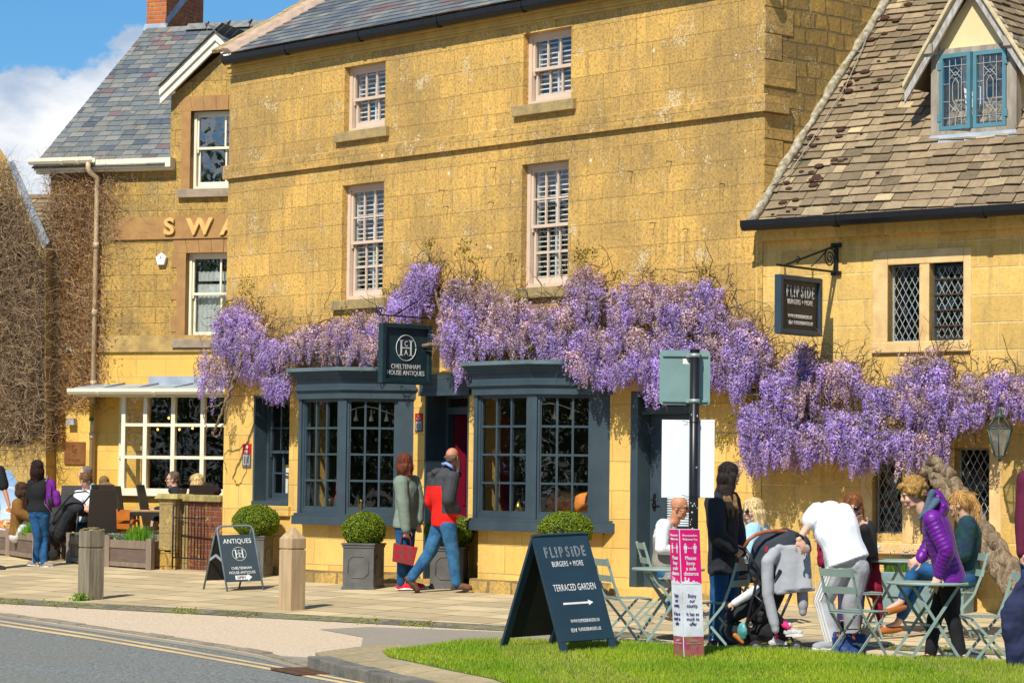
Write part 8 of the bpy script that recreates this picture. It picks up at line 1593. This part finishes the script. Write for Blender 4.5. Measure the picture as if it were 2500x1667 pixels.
dq = depth(tp(210, .6)); B = seated(208, 1156, dq, (-.8, 0, -.3)); person(B, 'grey haired person seated behind the woman in floral top', (-.9, 0, -.4), SKIN, top=cloth('pale aqua jacket', (.25, .45, .50), .4, 12), bottom=cloth('grey trousers', (.1, .1, .1), .4, 12), shoes=BLACK, hair=hair_style('short', hairm('grey hair', (.22, .19, .17), (.12, .10, .09))))
dq = depth(tp(252, .7)); B = seated(256, 1180, dq, (.4, 0, .9)); pe = person(B, 'seated person in navy coat with fur trimmed hood, back turned on the terrace', (.4, 0, .9), top=cloth('navy coat', (.012, .03, .10), .5, 12), topr=.03, bottom=BLKJ, shoes=BLACK, hair=hair_style('short', hairm('brown fur trim', (.28, .18, .07), (.14, .08, .03))), topname='coat')
m = MB(); [m.ell(px(246+i*5, 1188-6*math.sin(i*.6), dq-.08), (.05, .05, .045), None, 8) for i in range(6)]; melt(m, 'fur_hood', MATS['brown fur trim'], pe, .012, 1, None, (.03, .03))
dq = depth(tp(425, 1.3)); B = seated(421, 1169, dq, (-1, 0, -.05), arms={'knl': (378, 1262, .1), 'anl': (366, 1318, .1), 'knr': (384, 1262, -.12), 'anr': (372, 1320, -.12)})
person(B, 'man with cropped hair and sunglasses in black quilted jacket and shorts behind the pier', (-1, 0, -.1), top=cloth('black quilted jacket', (.014, .016, .022), .9, 26), topr=.03, collar=1.2, bottom=cloth('navy shorts', (.02, .025, .05), .4, 12), legcut=.05, shoes=BLACK, hair=hair_style('short', hairm('cropped grey brown hair', (.16, .11, .08), (.08, .055, .04))), glasses=True, botname='shorts')
dq = depth(tp(480, 1.2)); B = seated(479, 1176, dq, (-.75, 0, .45)); pe = person(B, 'blonde woman seated by the inn window with dark coat on her shoulders', (-.75, -.1, .35), top=cloth('cream patterned top', (.6, .48, .42), .4, 12), bottom=BLKJ, shoes=BLACK, hair=hair_style('blonde_long' if 0 else 'bob', hairm('pale blonde hair', (.66, .48, .22), (.44, .30, .12))), topname='top')
m = MB(); m.capsule(px(500, 1188, dq-.02), px(530, 1198, dq+.05), .08, .07); m.capsule(px(505, 1195, dq), px(520, 1240, dq), .1, .1); melt(m, 'coat', cloth('plum black coat', (.03, .010, .02), .5, 12), pe, .01, 2, None, (.08, .03))
dq = depth(tp(60, 1.6)); B = seated(56, 1196, dq, (.9, -.1, -.2), arms={'ell': (52, 1246, .2), 'elr': (46, 1250, -.2), 'knr': (78, 1268, -.1), 'knl': (82, 1262, .1)}); person(B, 'person in brown coat and white trousers seated behind the pizza board', (.6, 0, .5), top=cloth('brown coat', (.22, .10, .02), .6, 12), topr=.035, bottom=cloth('white trousers', (.65, .65, .66), .5, 12), shoes=BLACK, hair=hair_style('bob', hairm('brown hair dark', (.07, .035, .02), (.03, .015, .01))), topname='coat')
# --- bald man in waistcoat by the pole
CPOS = lambda i: CHO[i].location
dq = depth(gp(1625, 1512)); B = Body(dq, head=(1659, 1237, -.02), neck=(1648, 1272), shl=(1632, 1284, .18), shr=(1620, 1284, -.16), ell=(1640, 1338, .22), elr=(1614, 1338, -.22), wrl=(1668, 1342, .12), wrr=(1652, 1346, -.16), hip=(1622, 1388), hpl=(1628, 1394, .1), hpr=(1626, 1396, -.1), knl=(1682, 1398, .16), knr=(1672, 1402, -.14), anl=(1672, 1478, .1), anr=(1638, 1486, -.14))
WST = cloth('grey herringbone', (.30, .27, .22), .5, 20, (.22, .20, .17)); z_w = B.hip[2]
p10 = person(B, 'bald man in sunglasses, white shirt and grey waistcoat seated behind the post', (.85, -.2, -.35), SKIN2, top=WHT, topr=.020, hem=.02, bottom=DENIM2, legr=.018, shoes=cloth('tan suede boots', (.48, .19, .04), .3), glasses=True, topname='shirt', botname='jeans', shoename='boot', foot={'l': cv(.9, 0, -.2), 'r': cv(.9, 0, -.3)}, tw=1.1, hipw=1.1)
hip, nk, sh, a, v = torso_pts(B); m = MB(); m.tube([hip-v*.02, hip+v*.1, hip+v*.35, hip+v*.62, hip+v*.86, hip+v*.99], [.188, .192, .178, .192, .180, .125], 18, None, True, .70, a); melt(m, 'waistcoat', WST, p10, .0095, 2, None, (.1, .012))
m = MB(); m.capsule(px(1636, 1410, dq-.24), px(1650, 1425, dq-.26), .07, .06); m.capsule(px(1650, 1425, dq-.26), px(1655, 1445, dq-.26), .06, .04); t = thing('grey_jumper', 'grey woolly garment lying across the seated man\'s knees', 'jumper', px(1645, 1430, dq-.25)); melt(m, 'folded_cloth', cloth('speckled grey wool', (.30, .29, .27), 1.0, 50, (.15, .15, .14), .95, 60), t, .009, 1, None, (.04, .03))
# --- woman with long dark hair in black coat
d = depth(gp(1748, 1584)); B = Body(d, head=(1781, 1160), neck=(1766, 1203), shl=(1782, 1222, .15), shr=(1744, 1226, -.14), ell=(1800, 1300, .2), elr=(1750, 1306, -.24), wrl=(1806, 1345, .1), wrr=(1786, 1338, -.20), hip=(1766, 1362), hpl=(1778, 1384, .08), hpr=(1756, 1384, -.08), knl=(1786, 1466, .06), knr=(1752, 1470, -.06), anl=(1768, 1562, .08), anr=(1742, 1562, -.08))
DKC = cloth('black cotton coat', (.014, .015, .020), .9, 9, (.022, .024, .030)); p11 = person(B, 'young woman with long wavy dark hair in black coat and jeans standing by the chairs', (.8, -.12, .45), top=DKC, topr=.040, hem=.26, bottom=DENIM, shoes=BLACK, hair=hair_style('long', hairm('dark wavy hair', (.022, .013, .010), (.010, .006, .005))), topname='coat', botname='jeans', shoename='boot', foot={'l': cv(.8, 0, .4), 'r': cv(-.2, 0, -.9)}, hand_dirs={'r': ((.8, -.5, 0), (0, .3, -1), .9, 1)}, disp=(.15, .025), tw=1.05)
hm2 = hairm('bronze hair ends', (.30, .16, .06), (.13, .07, .03)); m = MB()
for (x0, y0, x1, y1, o) in ((1768, 1215, 1778, 1262, -.16), (1780, 1215, 1790, 1268, -.16), (1792, 1210, 1800, 1262, -.10), (1756, 1208, 1740, 1250, -.1), (1745, 1210, 1728, 1238, -.06), (1786, 1230, 1806, 1250, -.1)): m.capsule(px(x0, y0, d+o), px((x0+x1)/2+3, (y0+y1)/2, d+o-.02), .022, .018, 8); m.capsule(px((x0+x1)/2+3, (y0+y1)/2, d+o-.02), px(x1, y1, d+o-.01), .018, .007, 8)
melt(m, 'hair_ends', hm2, p11, .008, 1, None, (.03, .015))
# --- blonde woman in pale blue
dq = depth(gp(1845, 1532)); B = Body(dq, head=(1836, 1245), neck=(1844, 1282), shl=(1838, 1296, -.14), shr=(1862, 1296, .15), ell=(1824, 1350, -.22), elr=(1872, 1350, .2), wrl=(1802, 1372, -.2), wrr=(1824, 1368, .05), hip=(1856, 1392), hpl=(1850, 1400, -.08), hpr=(1862, 1400, .1), knl=(1778, 1402, -.1), knr=(1792, 1402, .12), anl=(1776, 1490, -.1), anr=(1800, 1490, .12))
p12 = person(B, 'blonde woman in dark sunglasses and pale blue top seated facing left', (-.8, -.1, -.6), top=cloth('pale blue jersey', (.38, .60, .74), .6, 10, (.32, .53, .68)), topr=.03, bottom=cloth('black leggings', (.01, .01, .012), .4, 12), shoes=BLACK, hair=hair_style('blonde_long', hairm('long pale blonde hair', (.74, .56, .28), (.52, .36, .15))), glasses=True, topname='top', hipw=1.1, tw=1.1)
t = thing('paper_menu', 'folded white sheet of paper on the lap of the blonde woman', 'paper', px(1850, 1376, dq-.2)); m = MB(); m.prism([px(1826, 1366, dq-.22), px(1858, 1384, dq-.24), px(1846, 1392, dq-.26), px(1822, 1376, dq-.25)], UP*.004); m.build('sheet', WHITEP, t)
# --- man in white T shirt bending over
d = depth(gp(2060, 1597)); B = Body(d, head=(2006, 1300, .46), neck=(2014, 1262, .26), shl=(1998, 1254, .08), shr=(2058, 1252, .14), ell=(1972, 1284, -.02), elr=(2070, 1320, .40), wrl=(1950, 1316, -.12), wrr=(2060, 1370, .5), hip=(2070, 1366, .0), hpl=(2046, 1386, -.02), hpr=(2092, 1386, .02), knl=(2010, 1466, .04), knr=(2076, 1472, .06), anl=(2034, 1566, -.03), anr=(2082, 1562, .12))
B.P['shl'] = px(1996, 1250, d+.02)
GRS = cloth('grey marl jersey', (.40, .41, .44), .5, 10, (.34, .35, .38)); p13 = person(B, 'man in white T shirt and grey striped joggers bending over the pushchair', (-.4, -.6, .7), top=cloth('bright white cotton', (.82, .84, .88), .35, 9, (.76, .79, .86)), topr=.034, hem=.04, sleeve=.30, bottom=GRS, legr=.030, shoes=cloth('grey trainers', (.3, .33, .36), .3), sole_m=RUBW, hair=hair_style('short', hairm('dark cropped hair', (.03, .02, .015), (.015, .01, .01))), topname='shirt', botname='joggers', foot={'l': cv(-.9, 0, -.2), 'r': cv(.3, 0, .8)}, tw=1.28, hipw=1.16, hand_dirs={'l': ((.45, -.75, -.1), (.1, .5, -.9), .35, -1)}, collar=1.0)
from mathutils.bvhtree import BVHTree
jg = [o for o in bpy.data.objects if o.name.startswith('joggers')][-1].data; BV = BVHTree.FromPolygons([v.co for v in jg.vertices], [tuple(p.vertices) for p in jg.polygons]); NN = nrm(-RT*.80-FW*.60)
m = MB()
for o in (-.028, 0, .028):
    Q = []
    for i in range(17):
        f_ = i/16; P0 = B.hpl if f_ < .5 else B.knl; P1 = B.knl if f_ < .5 else B.anl; g_ = f_*2 if f_ < .5 else f_*2-1; r_ = (.116+(.088-.116)*g_) if f_ < .5 else (.088+(.072-.088)*g_); c = P0+(P1-P0)*g_; n_ = nrm(-RT*.72-FW*.70); tn = nrm(np.cross(P1-P0, n_)); Q.append(c+n_*r_*1.035+tn*o)
    for i_, q_ in enumerate(Q):
        r_ = BV.ray_cast(V(q_+NN*.35), V(-NN))
        Q[i_] = np.array(r_[0])+NN*.003 if r_[0] is not None else q_
    for q0, q1 in zip(Q[:-1], Q[1:]):
        if np.linalg.norm(q1-q0) < .12: m.bar(q0, q1, .011, .006, NN)
m.build('side_stripes', WHITEP, p13)
t = thing('wristwatch', 'black wristwatch on the arm of the man in white', 'watch', B.wrl); m = MB(); e = nrm(B.wrl-B.ell); m.lathe(B.wrl-e*.035, [(.036, 0), (.038, .01), (.036, .022)], 14, axis=e); m.build('band', BLACK, t); m = MB(); m.lathe(B.wrl-e*.024+(-RT*.5+UP*.5-FW*.3)*.045, [(.022, 0), (.02, .01)], 12, axis=nrm(-RT*.5+UP*.5-FW*.3)); m.build('case', BLACK, t)
# --- woman in sunglasses behind, hand at mouth
dq = depth(gp(2100, 1552)); B = Body(dq, head=(2083, 1236), neck=(2086, 1276), shl=(2118, 1290, .02), shr=(2056, 1292, .02), ell=(2126, 1348, -.05), elr=(2050, 1355, -.05), wrl=(2110, 1290, -.17), wrr=(2070, 1380, -.22), hip=(2086, 1392, .05), hpl=(2100, 1400), hpr=(2070, 1400), knl=(2098, 1425, -.42), knr=(2062, 1428, -.42), anl=(2092, 1515, -.40), anr=(2058, 1515, -.42))
p14 = person(B, 'woman in sunglasses and dark cardigan, hand at mouth, seated behind the bending man', (-.15, -.12, -1), top=cloth('charcoal cardigan', (.016, .016, .019), .5, 12), topr=.024, bottom=cloth('navy checked trousers', (.03, .022, .08), .3, 60, (.07, .05, .14), .85, 90), shoes=BLACK, hair=hair_style('blonde_long' if 0 else 'bob', hairm('reddish brown hair', (.24, .09, .03), (.13, .045, .02))), glasses=True, topname='cardigan', hand_dirs={'l': ((-.45, .9, 0), (0, .2, 1), .5, 1)})
t = thing('maroon_coat', 'maroon padded coat with dark poppers hung over a chair back behind the bending man', 'coat', px(2060, 1400, dq+.15)); MAR = cloth('maroon nylon', (.25, .006, .035), .5, 10, (.18, .005, .025)); m = MB()
for (x0, y0, x1, y1, r0, r1) in ((2006, 1318, 2012, 1372, .05, .07), (2050, 1330, 2050, 1400, .07, .07), (2128, 1345, 2134, 1440, .06, .09), (2138, 1440, 2150, 1520, .06, .03), (2010, 1322, 2130, 1345, .05, .05)): m.capsule(px(x0, y0, dq+.2), px(x1, y1, dq+.16), r0, r1)
melt(m, 'padded_cloth', MAR, t, .01, 2, None, (.1, .03)); m = MB(); [m.ell(px(2002, y, dq+.12), (.012, .012, .012), None, 8) for y in (1322, 1338, 1358)]; m.build('popper', BLACK, t)
# --- woman in purple puffer jacket
d = depth(gp(2305, 1622)); B = Body(d, head=(2226, 1205), neck=(2254, 1248), shl=(2276, 1268, -.17), shr=(2284, 1262, .16), ell=(2312, 1344, -.24), elr=(2270, 1330, .22), wrl=(2292, 1402, -.16), wrr=(2248, 1362, .12), hip=(2318, 1402), hpl=(2318, 1420, -.08), hpr=(2318, 1420, .09), knl=(2326, 1508, -.05), knr=(2282, 1512, .08), anl=(2346, 1600, -.08), anr=(2272, 1598, .10))
PUF = cloth('purple puffer nylon', (.10, .007, .19), .4, 14, (.14, .012, .26), .42); HDM = cloth('slate blue lining', (.07, .11, .17), .8, 40)
p15 = person(B, 'woman with curly golden hair in purple quilted jacket leaning a hand on the table', (-.93, -.32, -.18), top=PUF, topr=.034, hem=.13, puff=.008, bottom=BLKJ, shoes=cloth('dark brown suede', (.08, .03, .02), .3), hair=hair_style('curly', hairm('curly golden hair', (.46, .26, .07), (.26, .13, .03))), topname='puffer_jacket', botname='jeans', shoename='boot', foot={'l': cv(.5, 0, -.8), 'r': cv(-.7, 0, -.6)}, hand_dirs={'l': ((-.35, -.75, -.3), (.2, .7, -.6), .25, 1), 'r': ((-.9, -.45, -.1), (0, .5, -1), .75, 1)}, headup=(-.25, 1, 0), disp=(.12, .02))
m = MB(); [m.capsule(px(x0, y0, d+o), px(x1, y1, d+o), .034, .030) for x0, y0, x1, y1, o in ((2270, 1208, 2290, 1214, -.03), (2290, 1214, 2304, 1236, -.04), (2304, 1236, 2300, 1256, -.07))]; m.capsule(px(2284, 1214, d+.02), px(2294, 1242, d+.02), .07, .085); melt(m, 'hood', PUF, p15, .0095, 2, None, (.06, .02))
m = MB(); m.capsule(px(2276, 1202, d-.06), px(2256, 1250, d-.10), .032, .022, 10); m.capsule(px(2256, 1250, d-.10), px(2244, 1266, d-.12), .022, .014); m.capsule(px(2288, 1222, d-.08), px(2264, 1252, d-.12), .03, .02); melt(m, 'hood_lining', HDM, p15, .008, 2)
# --- ponytailed woman, legs crossed
dq = depth(gp(2320, 1556)); B = Body(dq, head=(2340, 1228), neck=(2356, 1266), shl=(2362, 1280, -.15), shr=(2366, 1282, .16), ell=(2352, 1352, -.2), elr=(2350, 1350, .2), wrl=(2306, 1368, -.1), wrr=(2300, 1366, .12), hip=(2362, 1404), hpl=(2360, 1410, -.09), hpr=(2360, 1412, .09), knl=(2234, 1388, -.02), knr=(2252, 1408, .06), anl=(2198, 1470, -.05), anr=(2190, 1522, .05))
TARN = cloth('navy green tartan wool', (.010, .022, .06), .5, 30, (.012, .06, .045), .9, 9); LOAF = cloth('tan leather loafers', (.34, .11, .018), .2)
person(B, 'ponytailed blonde woman in navy and green coat with legs crossed and tan loafers', (-.9, -.12, .25), top=TARN, topr=.030, hem=.20, bottom=DENIM, legr=.008, legcut=.82, shoes=LOAF, hair=hair_style('ponytail', hairm('honey blonde hair', (.50, .28, .09), (.30, .15, .05))), glasses=True, topname='coat', botname='jeans', shoename='loafer', foot={'l': cv(-.95, -.22, -.1), 'r': cv(-1, -.05, -.1)})
# --- person at the right edge in maroon
d = depth(gp(2535, 1645)); B = Body(d, head=(2536, 1112), neck=(2534, 1152), shl=(2568, 1172), shr=(2504, 1172, -.02), ell=(2580, 1260), elr=(2497, 1265, -.08), wrl=(2575, 1340, -.1), wrr=(2495, 1348, -.16), hip=(2534, 1350), hpl=(2550, 1370), hpr=(2518, 1370), knl=(2550, 1480), knr=(2520, 1480), anl=(2552, 1612), anr=(2520, 1612))
person(B, 'person in maroon jumper and jeans at the right edge holding a navy jacket', (-.8, 0, -.5), SKIN, top=cloth('maroon wool', (.10, .006, .03), .5, 14), topr=.02, hem=.02, bottom=DENIM, shoes=BLACK, hair=hair_style('short', hairm('dark short hair', (.03, .02, .015), (.015, .01, .01))), topname='jumper', botname='jeans', hand_dirs={'r': ((0, -1, 0), (-1, 0, -.2), .7, 1)})
t = thing('navy_jacket', 'navy jacket hanging from a hand at the right edge', 'jacket', px(2480, 1620, d-.2)); m = MB(); m.capsule(px(2498, 1412, d-.2), px(2482, 1500, d-.2), .04, .13, 14, None, .5, RT); m.capsule(px(2482, 1500, d-.2), px(2492, 1610, d-.2), .14, .12, 14, None, .5, RT); m.capsule(px(2462, 1500, d-.2), px(2478, 1590, d-.2), .06, .05); m.capsule(px(2500, 1395, d-.2), px(2500, 1420, d-.2), .03, .05); melt(m, 'cloth', cloth('navy waterproof', (.014, .018, .055), .6, 8, (.02, .026, .075)), t, .01, 2, None, (.12, .05))
# ================================================================ PUSHCHAIRS, HOODIE, TOTE
FAB = cloth('black pushchair fabric', (.016, .017, .020), .5, 12); FAB2 = cloth('navy grey fabric', (.035, .042, .058), .5, 12); ALU = plain('black tube', (.015, .015, .017), .35); LTH = plain('tan leather grip', (.36, .11, .03), .45); TYRE = plain('black tyre', (.015, .015, .015), .8); GREYH = cloth('grey marl sweatshirt', (.36, .37, .40), .5, 10, (.31, .32, .35))
d = depth(gp(1885, 1594)); q = lambda x, y, o=0.0: px(x, y, d+o)
t = thing('pushchair', 'black pushchair with tan leather handle and child, grey hoodie over its hood', 'pushchair', gp(1890, 1590))
m = MB()
for o in (-.20, .20): m.tube([q(1817, 1334, o), q(1853, 1391, o), q(1840, 1450, o), q(1822, 1522, o), q(1843, 1578, o)], .012, 8); m.tube([q(1905, 1390, o), q(1868, 1470, o), q(1824, 1520, o)], .014, 8); m.tube([q(1932, 1448, o), q(1905, 1510, o), q(1944, 1578, o)], .013, 8); m.tube([q(1845, 1576, o), q(1944, 1576, o)], .011, 8); m.tube([q(1840, 1450, o), q(1905, 1510, o)], .011, 8)
m.tube([q(1843, 1576, -.2), q(1843, 1576, .2)], .011, 8); m.tube([q(1944, 1576, -.2), q(1944, 1576, .2)], .011, 8); m.tube([q(1817, 1334, -.2), q(1828, 1316, -.2), q(1829, 1316, .2), q(1817, 1334, .2)], .012, 8); m.build('chassis', ALU, t)
m = MB(); m.tube([q(1817, 1336, -.21), q(1828, 1317, -.21), q(1845, 1305, -.2), q(1866, 1298, -.17), q(1894, 1295, -.12), q(1925, 1298, -.05), q(1944, 1304, .05)], .017, 10); m.build('handle', LTH, t); m = MB(); m.tube([q(1888, 1296, -.13), q(1920, 1298, -.06)], .0175, 10); m.build('handle_joint', plain('chrome', (.3, .3, .3), .2, metal=1), t)
m = MB(); m.capsule(q(1872, 1395, 0), q(1838, 1478, 0), .13, .15, 14, None, .45, np.array(FW)); m.capsule(q(1838, 1478, 0), q(1792, 1500, 0), .12, .11, 14, None, .6, np.array(FW)); m.capsule(q(1880, 1440, 0), q(1860, 1500, 0), .14, .12); melt(m, 'seat', FAB, t, .010, 2, None, (.1, .02))
m = MB(); m.capsule(q(1866, 1385, 0), q(1880, 1345, 0), .155, .17, 14, None, 1.0); m.capsule(q(1880, 1345, 0), q(1915, 1328, 0), .17, .15); m.capsule(q(1915, 1328, 0), q(1948, 1332, 0), .15, .12); melt(m, 'hood', FAB2, t, .010, 3)
m = MB(); m.capsule(q(1795, 1540, 0), q(1830, 1556, 0), .10, .09, 12, None, 1.6, UP); m.capsule(q(1870, 1535, 0), q(1905, 1540, 0), .12, .10, 12); melt(m, 'basket', FAB, t, .010, 2, None, (.08, .02))
m = MB(); m.ell(q(1812, 1540, -.21), (.06, .03, .08), None, 8); m.build('teal_bag', plain('teal plastic', (.01, .22, .20), .3, (.15, .35, .35), 25), t); m = MB(); m.capsule(q(1795, 1550, -.2), q(1812, 1566, -.21), .022, .018); m.build('orange_packet', plain('orange wrapper', (.5, .18, .03), .5), t)
def wheel(c, r, o): 
    p = q(*c, o); wt = thing; m = MB(); m.lathe(p-FW*.018, [(r*.72, 0), (r*.92, .002), (r, .010), (r, .026), (r*.92, .034), (r*.72, .036)], 24, axis=FW); w_ = m.build('wheel', TYRE, t); m = MB(); m.lathe(p-FW*.020, [(r*.5, 0), (r*.62, .006), (r*.62, .03), (r*.5, .036)], 16, axis=FW); m.build('hub', plain('grey hub', (.12, .12, .13), .4), w_)
for c, r in (((1845, 1579), .062), ((1945, 1578), .060)):
    for o in (-.20, .17): wheel(c, r, o)
tg = MB(); tg.box(Ax(q(1868, 1346, -.19), RT, UP), 0, .02, 0, .05, 0, .01); tg.build('maker_tag', plain('red tag', (.6, .02, .04), .5), t)
# child in the pushchair
B = Body(d, head=(1856, 1412, 0), neck=(1850, 1432), shl=(1846, 1440, -.10), shr=(1852, 1440, .10), ell=(1818, 1456, -.2), elr=(1840, 1470, .16), wrl=(1792, 1472, -.22), wrr=(1812, 1480, .1), hip=(1842, 1490), hpl=(1844, 1494, -.05), hpr=(1846, 1494, .05), knl=(1892, 1500, -.14), knr=(1880, 1512, .06), anl=(1928, 1534, -.2), anr=(1892, 1560, -.08))
person(B, 'small child with brown hair reclining in the pushchair, one shoe sticking out', (.3, .2, .9), k=.62, top=cloth('white child sleeve', (.7, .7, .7), .3, 12), topr=.012, bottom=cloth('charcoal leggings', (.03, .03, .04), .3, 30), legr=.004, legcut=.8, shoes=cloth('grey starred trainers', (.25, .26, .29), .3, 12, (.6, .6, .6), .8, 60), sole_m=RUBW, hair=hair_style('curly', hairm('child brown hair', (.14, .07, .035), (.07, .035, .02))), foot={'l': cv(1, .05, -.3), 'r': cv(1, -.05, -.2)}, hand_dirs={'l': ((-.8, -.4, 0), (0, .5, -1), .4, 1)}, shoename='trainer', topname='top')
ch = [o for o in bpy.data.objects if o.name.startswith('person')][-1]; m = MB(); m.capsule(q(1916, 1524, -.19), q(1926, 1530, -.2), .032, .03); m.capsule(q(1894, 1548, -.08), q(1893, 1557, -.08), .026, .026); m.build('sock', plain('bright pink sock', (.75, .03, .20), .8), ch)
t = thing('grey_hoodie', 'pale grey hooded sweatshirt draped over the pushchair hood, sleeves hanging', 'hoodie', q(1940, 1450, -.1)); m = MB()
def drape(P, th, oo): 
    m.prism([q(x, y, o) for x, y, o in P], FW*th)
for i in range(13): f_ = i/12; x = 1900+f_*74; yt = 1338-8*math.sin(f_*3.1)+f_*6; m.hexa([q(x-6, 1442-f_*6, -.225+.008*math.sin(i*1.0)), q(x+8, 1442-f_*6, -.225+.008*math.sin(i*1.0+1.0)), q(x+8, 1442-f_*6, -.12), q(x-6, 1442-f_*6, -.12), q(x-8, yt, -.17+.05*abs(f_-.5)), q(x+4, yt, -.17+.05*abs(f_-.5)), q(x+4, yt, -.08), q(x-8, yt, -.08)])
m.capsule(q(1900, 1336, -.12), q(1966, 1340, -.08), .05, .05); m.capsule(q(1900, 1340, .05), q(1966, 1340, .05), .06, .06); m.capsule(q(1898, 1446, -.20), q(1985, 1436, -.18), .024, .024)
for P0, P1, r0, r1 in (((1890, 1350, -.16), (1874, 1372, -.20), .06, .062), ((1874, 1372, -.20), (1874, 1450, -.22), .060, .055), ((1874, 1450, -.22), (1890, 1520, -.23), .052, .045), ((1890, 1520, -.23), (1893, 1536, -.23), .036, .036), ((1958, 1420, -.08), (1960, 1478, -.1), .055, .050), ((1960, 1478, -.1), (1960, 1494, -.1), .04, .04)): m.capsule(q(*P0), q(*P1), r0, r1)
melt(m, 'sweatshirt', GREYH, t, .0095, 5, None, (.16, .012))
# left pushchair
d2 = depth(gp(160, 1372))+.4; q2 = lambda x, y, o=0.0: px(x, y, d2+o); t = thing('pushchair', 'black pushchair with hood up parked behind the leftmost trough', 'pushchair', px(165, 1360, d2)); m = MB()
for o in (-.2, .2): m.tube([q2(134, 1256, o), q2(166, 1216, o), q2(182, 1202, o), q2(210, 1199, o), q2(222, 1206, o), q2(200, 1233, o)], .013, 8); m.tube([q2(134, 1256, o), q2(116, 1292, o), q2(175, 1355, o)], .013, 8); m.tube([q2(190, 1250, o), q2(186, 1300, o), q2(130, 1350, o)], .012, 8)
m.build('chassis', ALU, t); m = MB(); m.capsule(q2(160, 1232, 0), q2(184, 1240, 0), .17, .14); m.capsule(q2(160, 1235, 0), q2(140, 1262, 0), .16, .12); m.build('hood', cloth('dark grey hood', (.04, .04, .045), .5, 12), t); m = MB(); m.capsule(q2(168, 1255, 0), q2(150, 1300, 0), .17, .17, 14, None, .8); m.capsule(q2(150, 1300, 0), q2(125, 1295, 0), .13, .1); melt(m, 'seat', FAB, t, .011, 2, None, (.1, .02))
for x in (130, 178):
    for o in (-.2, .18): m = MB(); m.lathe(q2(x, 1352, o)-FW*.018, [(.05, 0), (.07, .005), (.075, .018), (.07, .032), (.05, .036)], 18, axis=FW); m.build('wheel', TYRE, t)
# tote bag
pb_ = gp(2070, 1612); d3 = depth(pb_); q3 = lambda x, y, o=0.0: px(x, y, d3+o); NAV = cloth('navy nylon', (.010, .03, .11), .7, 7, (.012, .04, .15), .6); t = thing('tote_bag', 'navy nylon tote with brown leather handles standing on the paving', 'tote bag', pb_)
m = MB(); m.add([q3(2027, 1609, -.07), q3(2110, 1613, -.07), q3(2116, 1606, .09), q3(2034, 1602, .09), q3(2036, 1542, -.02), q3(2113, 1549, -.02), q3(2116, 1547, .04), q3(2036, 1540, .04)], [(3, 2, 1, 0), (4, 5, 6, 7), (0, 1, 5, 4), (1, 2, 6, 5), (2, 3, 7, 6), (3, 0, 4, 7)]); m.ell(q3(2070, 1590, -.02), (.13, .08, .07), [RT, FW, UP], 12); m.ell(q3(2072, 1570, 0), (.13, .05, .08), [RT, FW, UP], 12); melt(m, 'bag_body', NAV, t, .008, 3, None, (.08, .03))
for o in (-.045, .05):
    m = MB(); m.tube([q3(2046, 1552, o), q3(2052, 1540, o), q3(2064, 1536, o-.01), q3(2090, 1535, o-.01), q3(2104, 1536, o-.01), q3(2086, 1548, o), q3(2082, 1560, o)], .010, 6, None, True, .6); m.build('handle', LTH, t)
m = MB(); m.prism([q3(2041, 1546, -.05), q3(2051, 1547, -.05), q3(2050, 1553, -.055), q3(2043, 1553, -.055)], -FW*.006); m.prism([q3(2080, 1548, -.05), q3(2088, 1549, -.05), q3(2087, 1562, -.06), q3(2081, 1560, -.06)], -FW*.006); m.build('leather_tab', LTH, t); m = MB(); m.lathe(q3(2059, 1555, -.068), [(.012, 0), (.01, .006)], 10, axis=-FW); m.build('stud', plain('gilt stud', (.6, .45, .2), .3, metal=.8), t)
# ================================================================ tidy: every camera-measured group keeps its base at its own origin
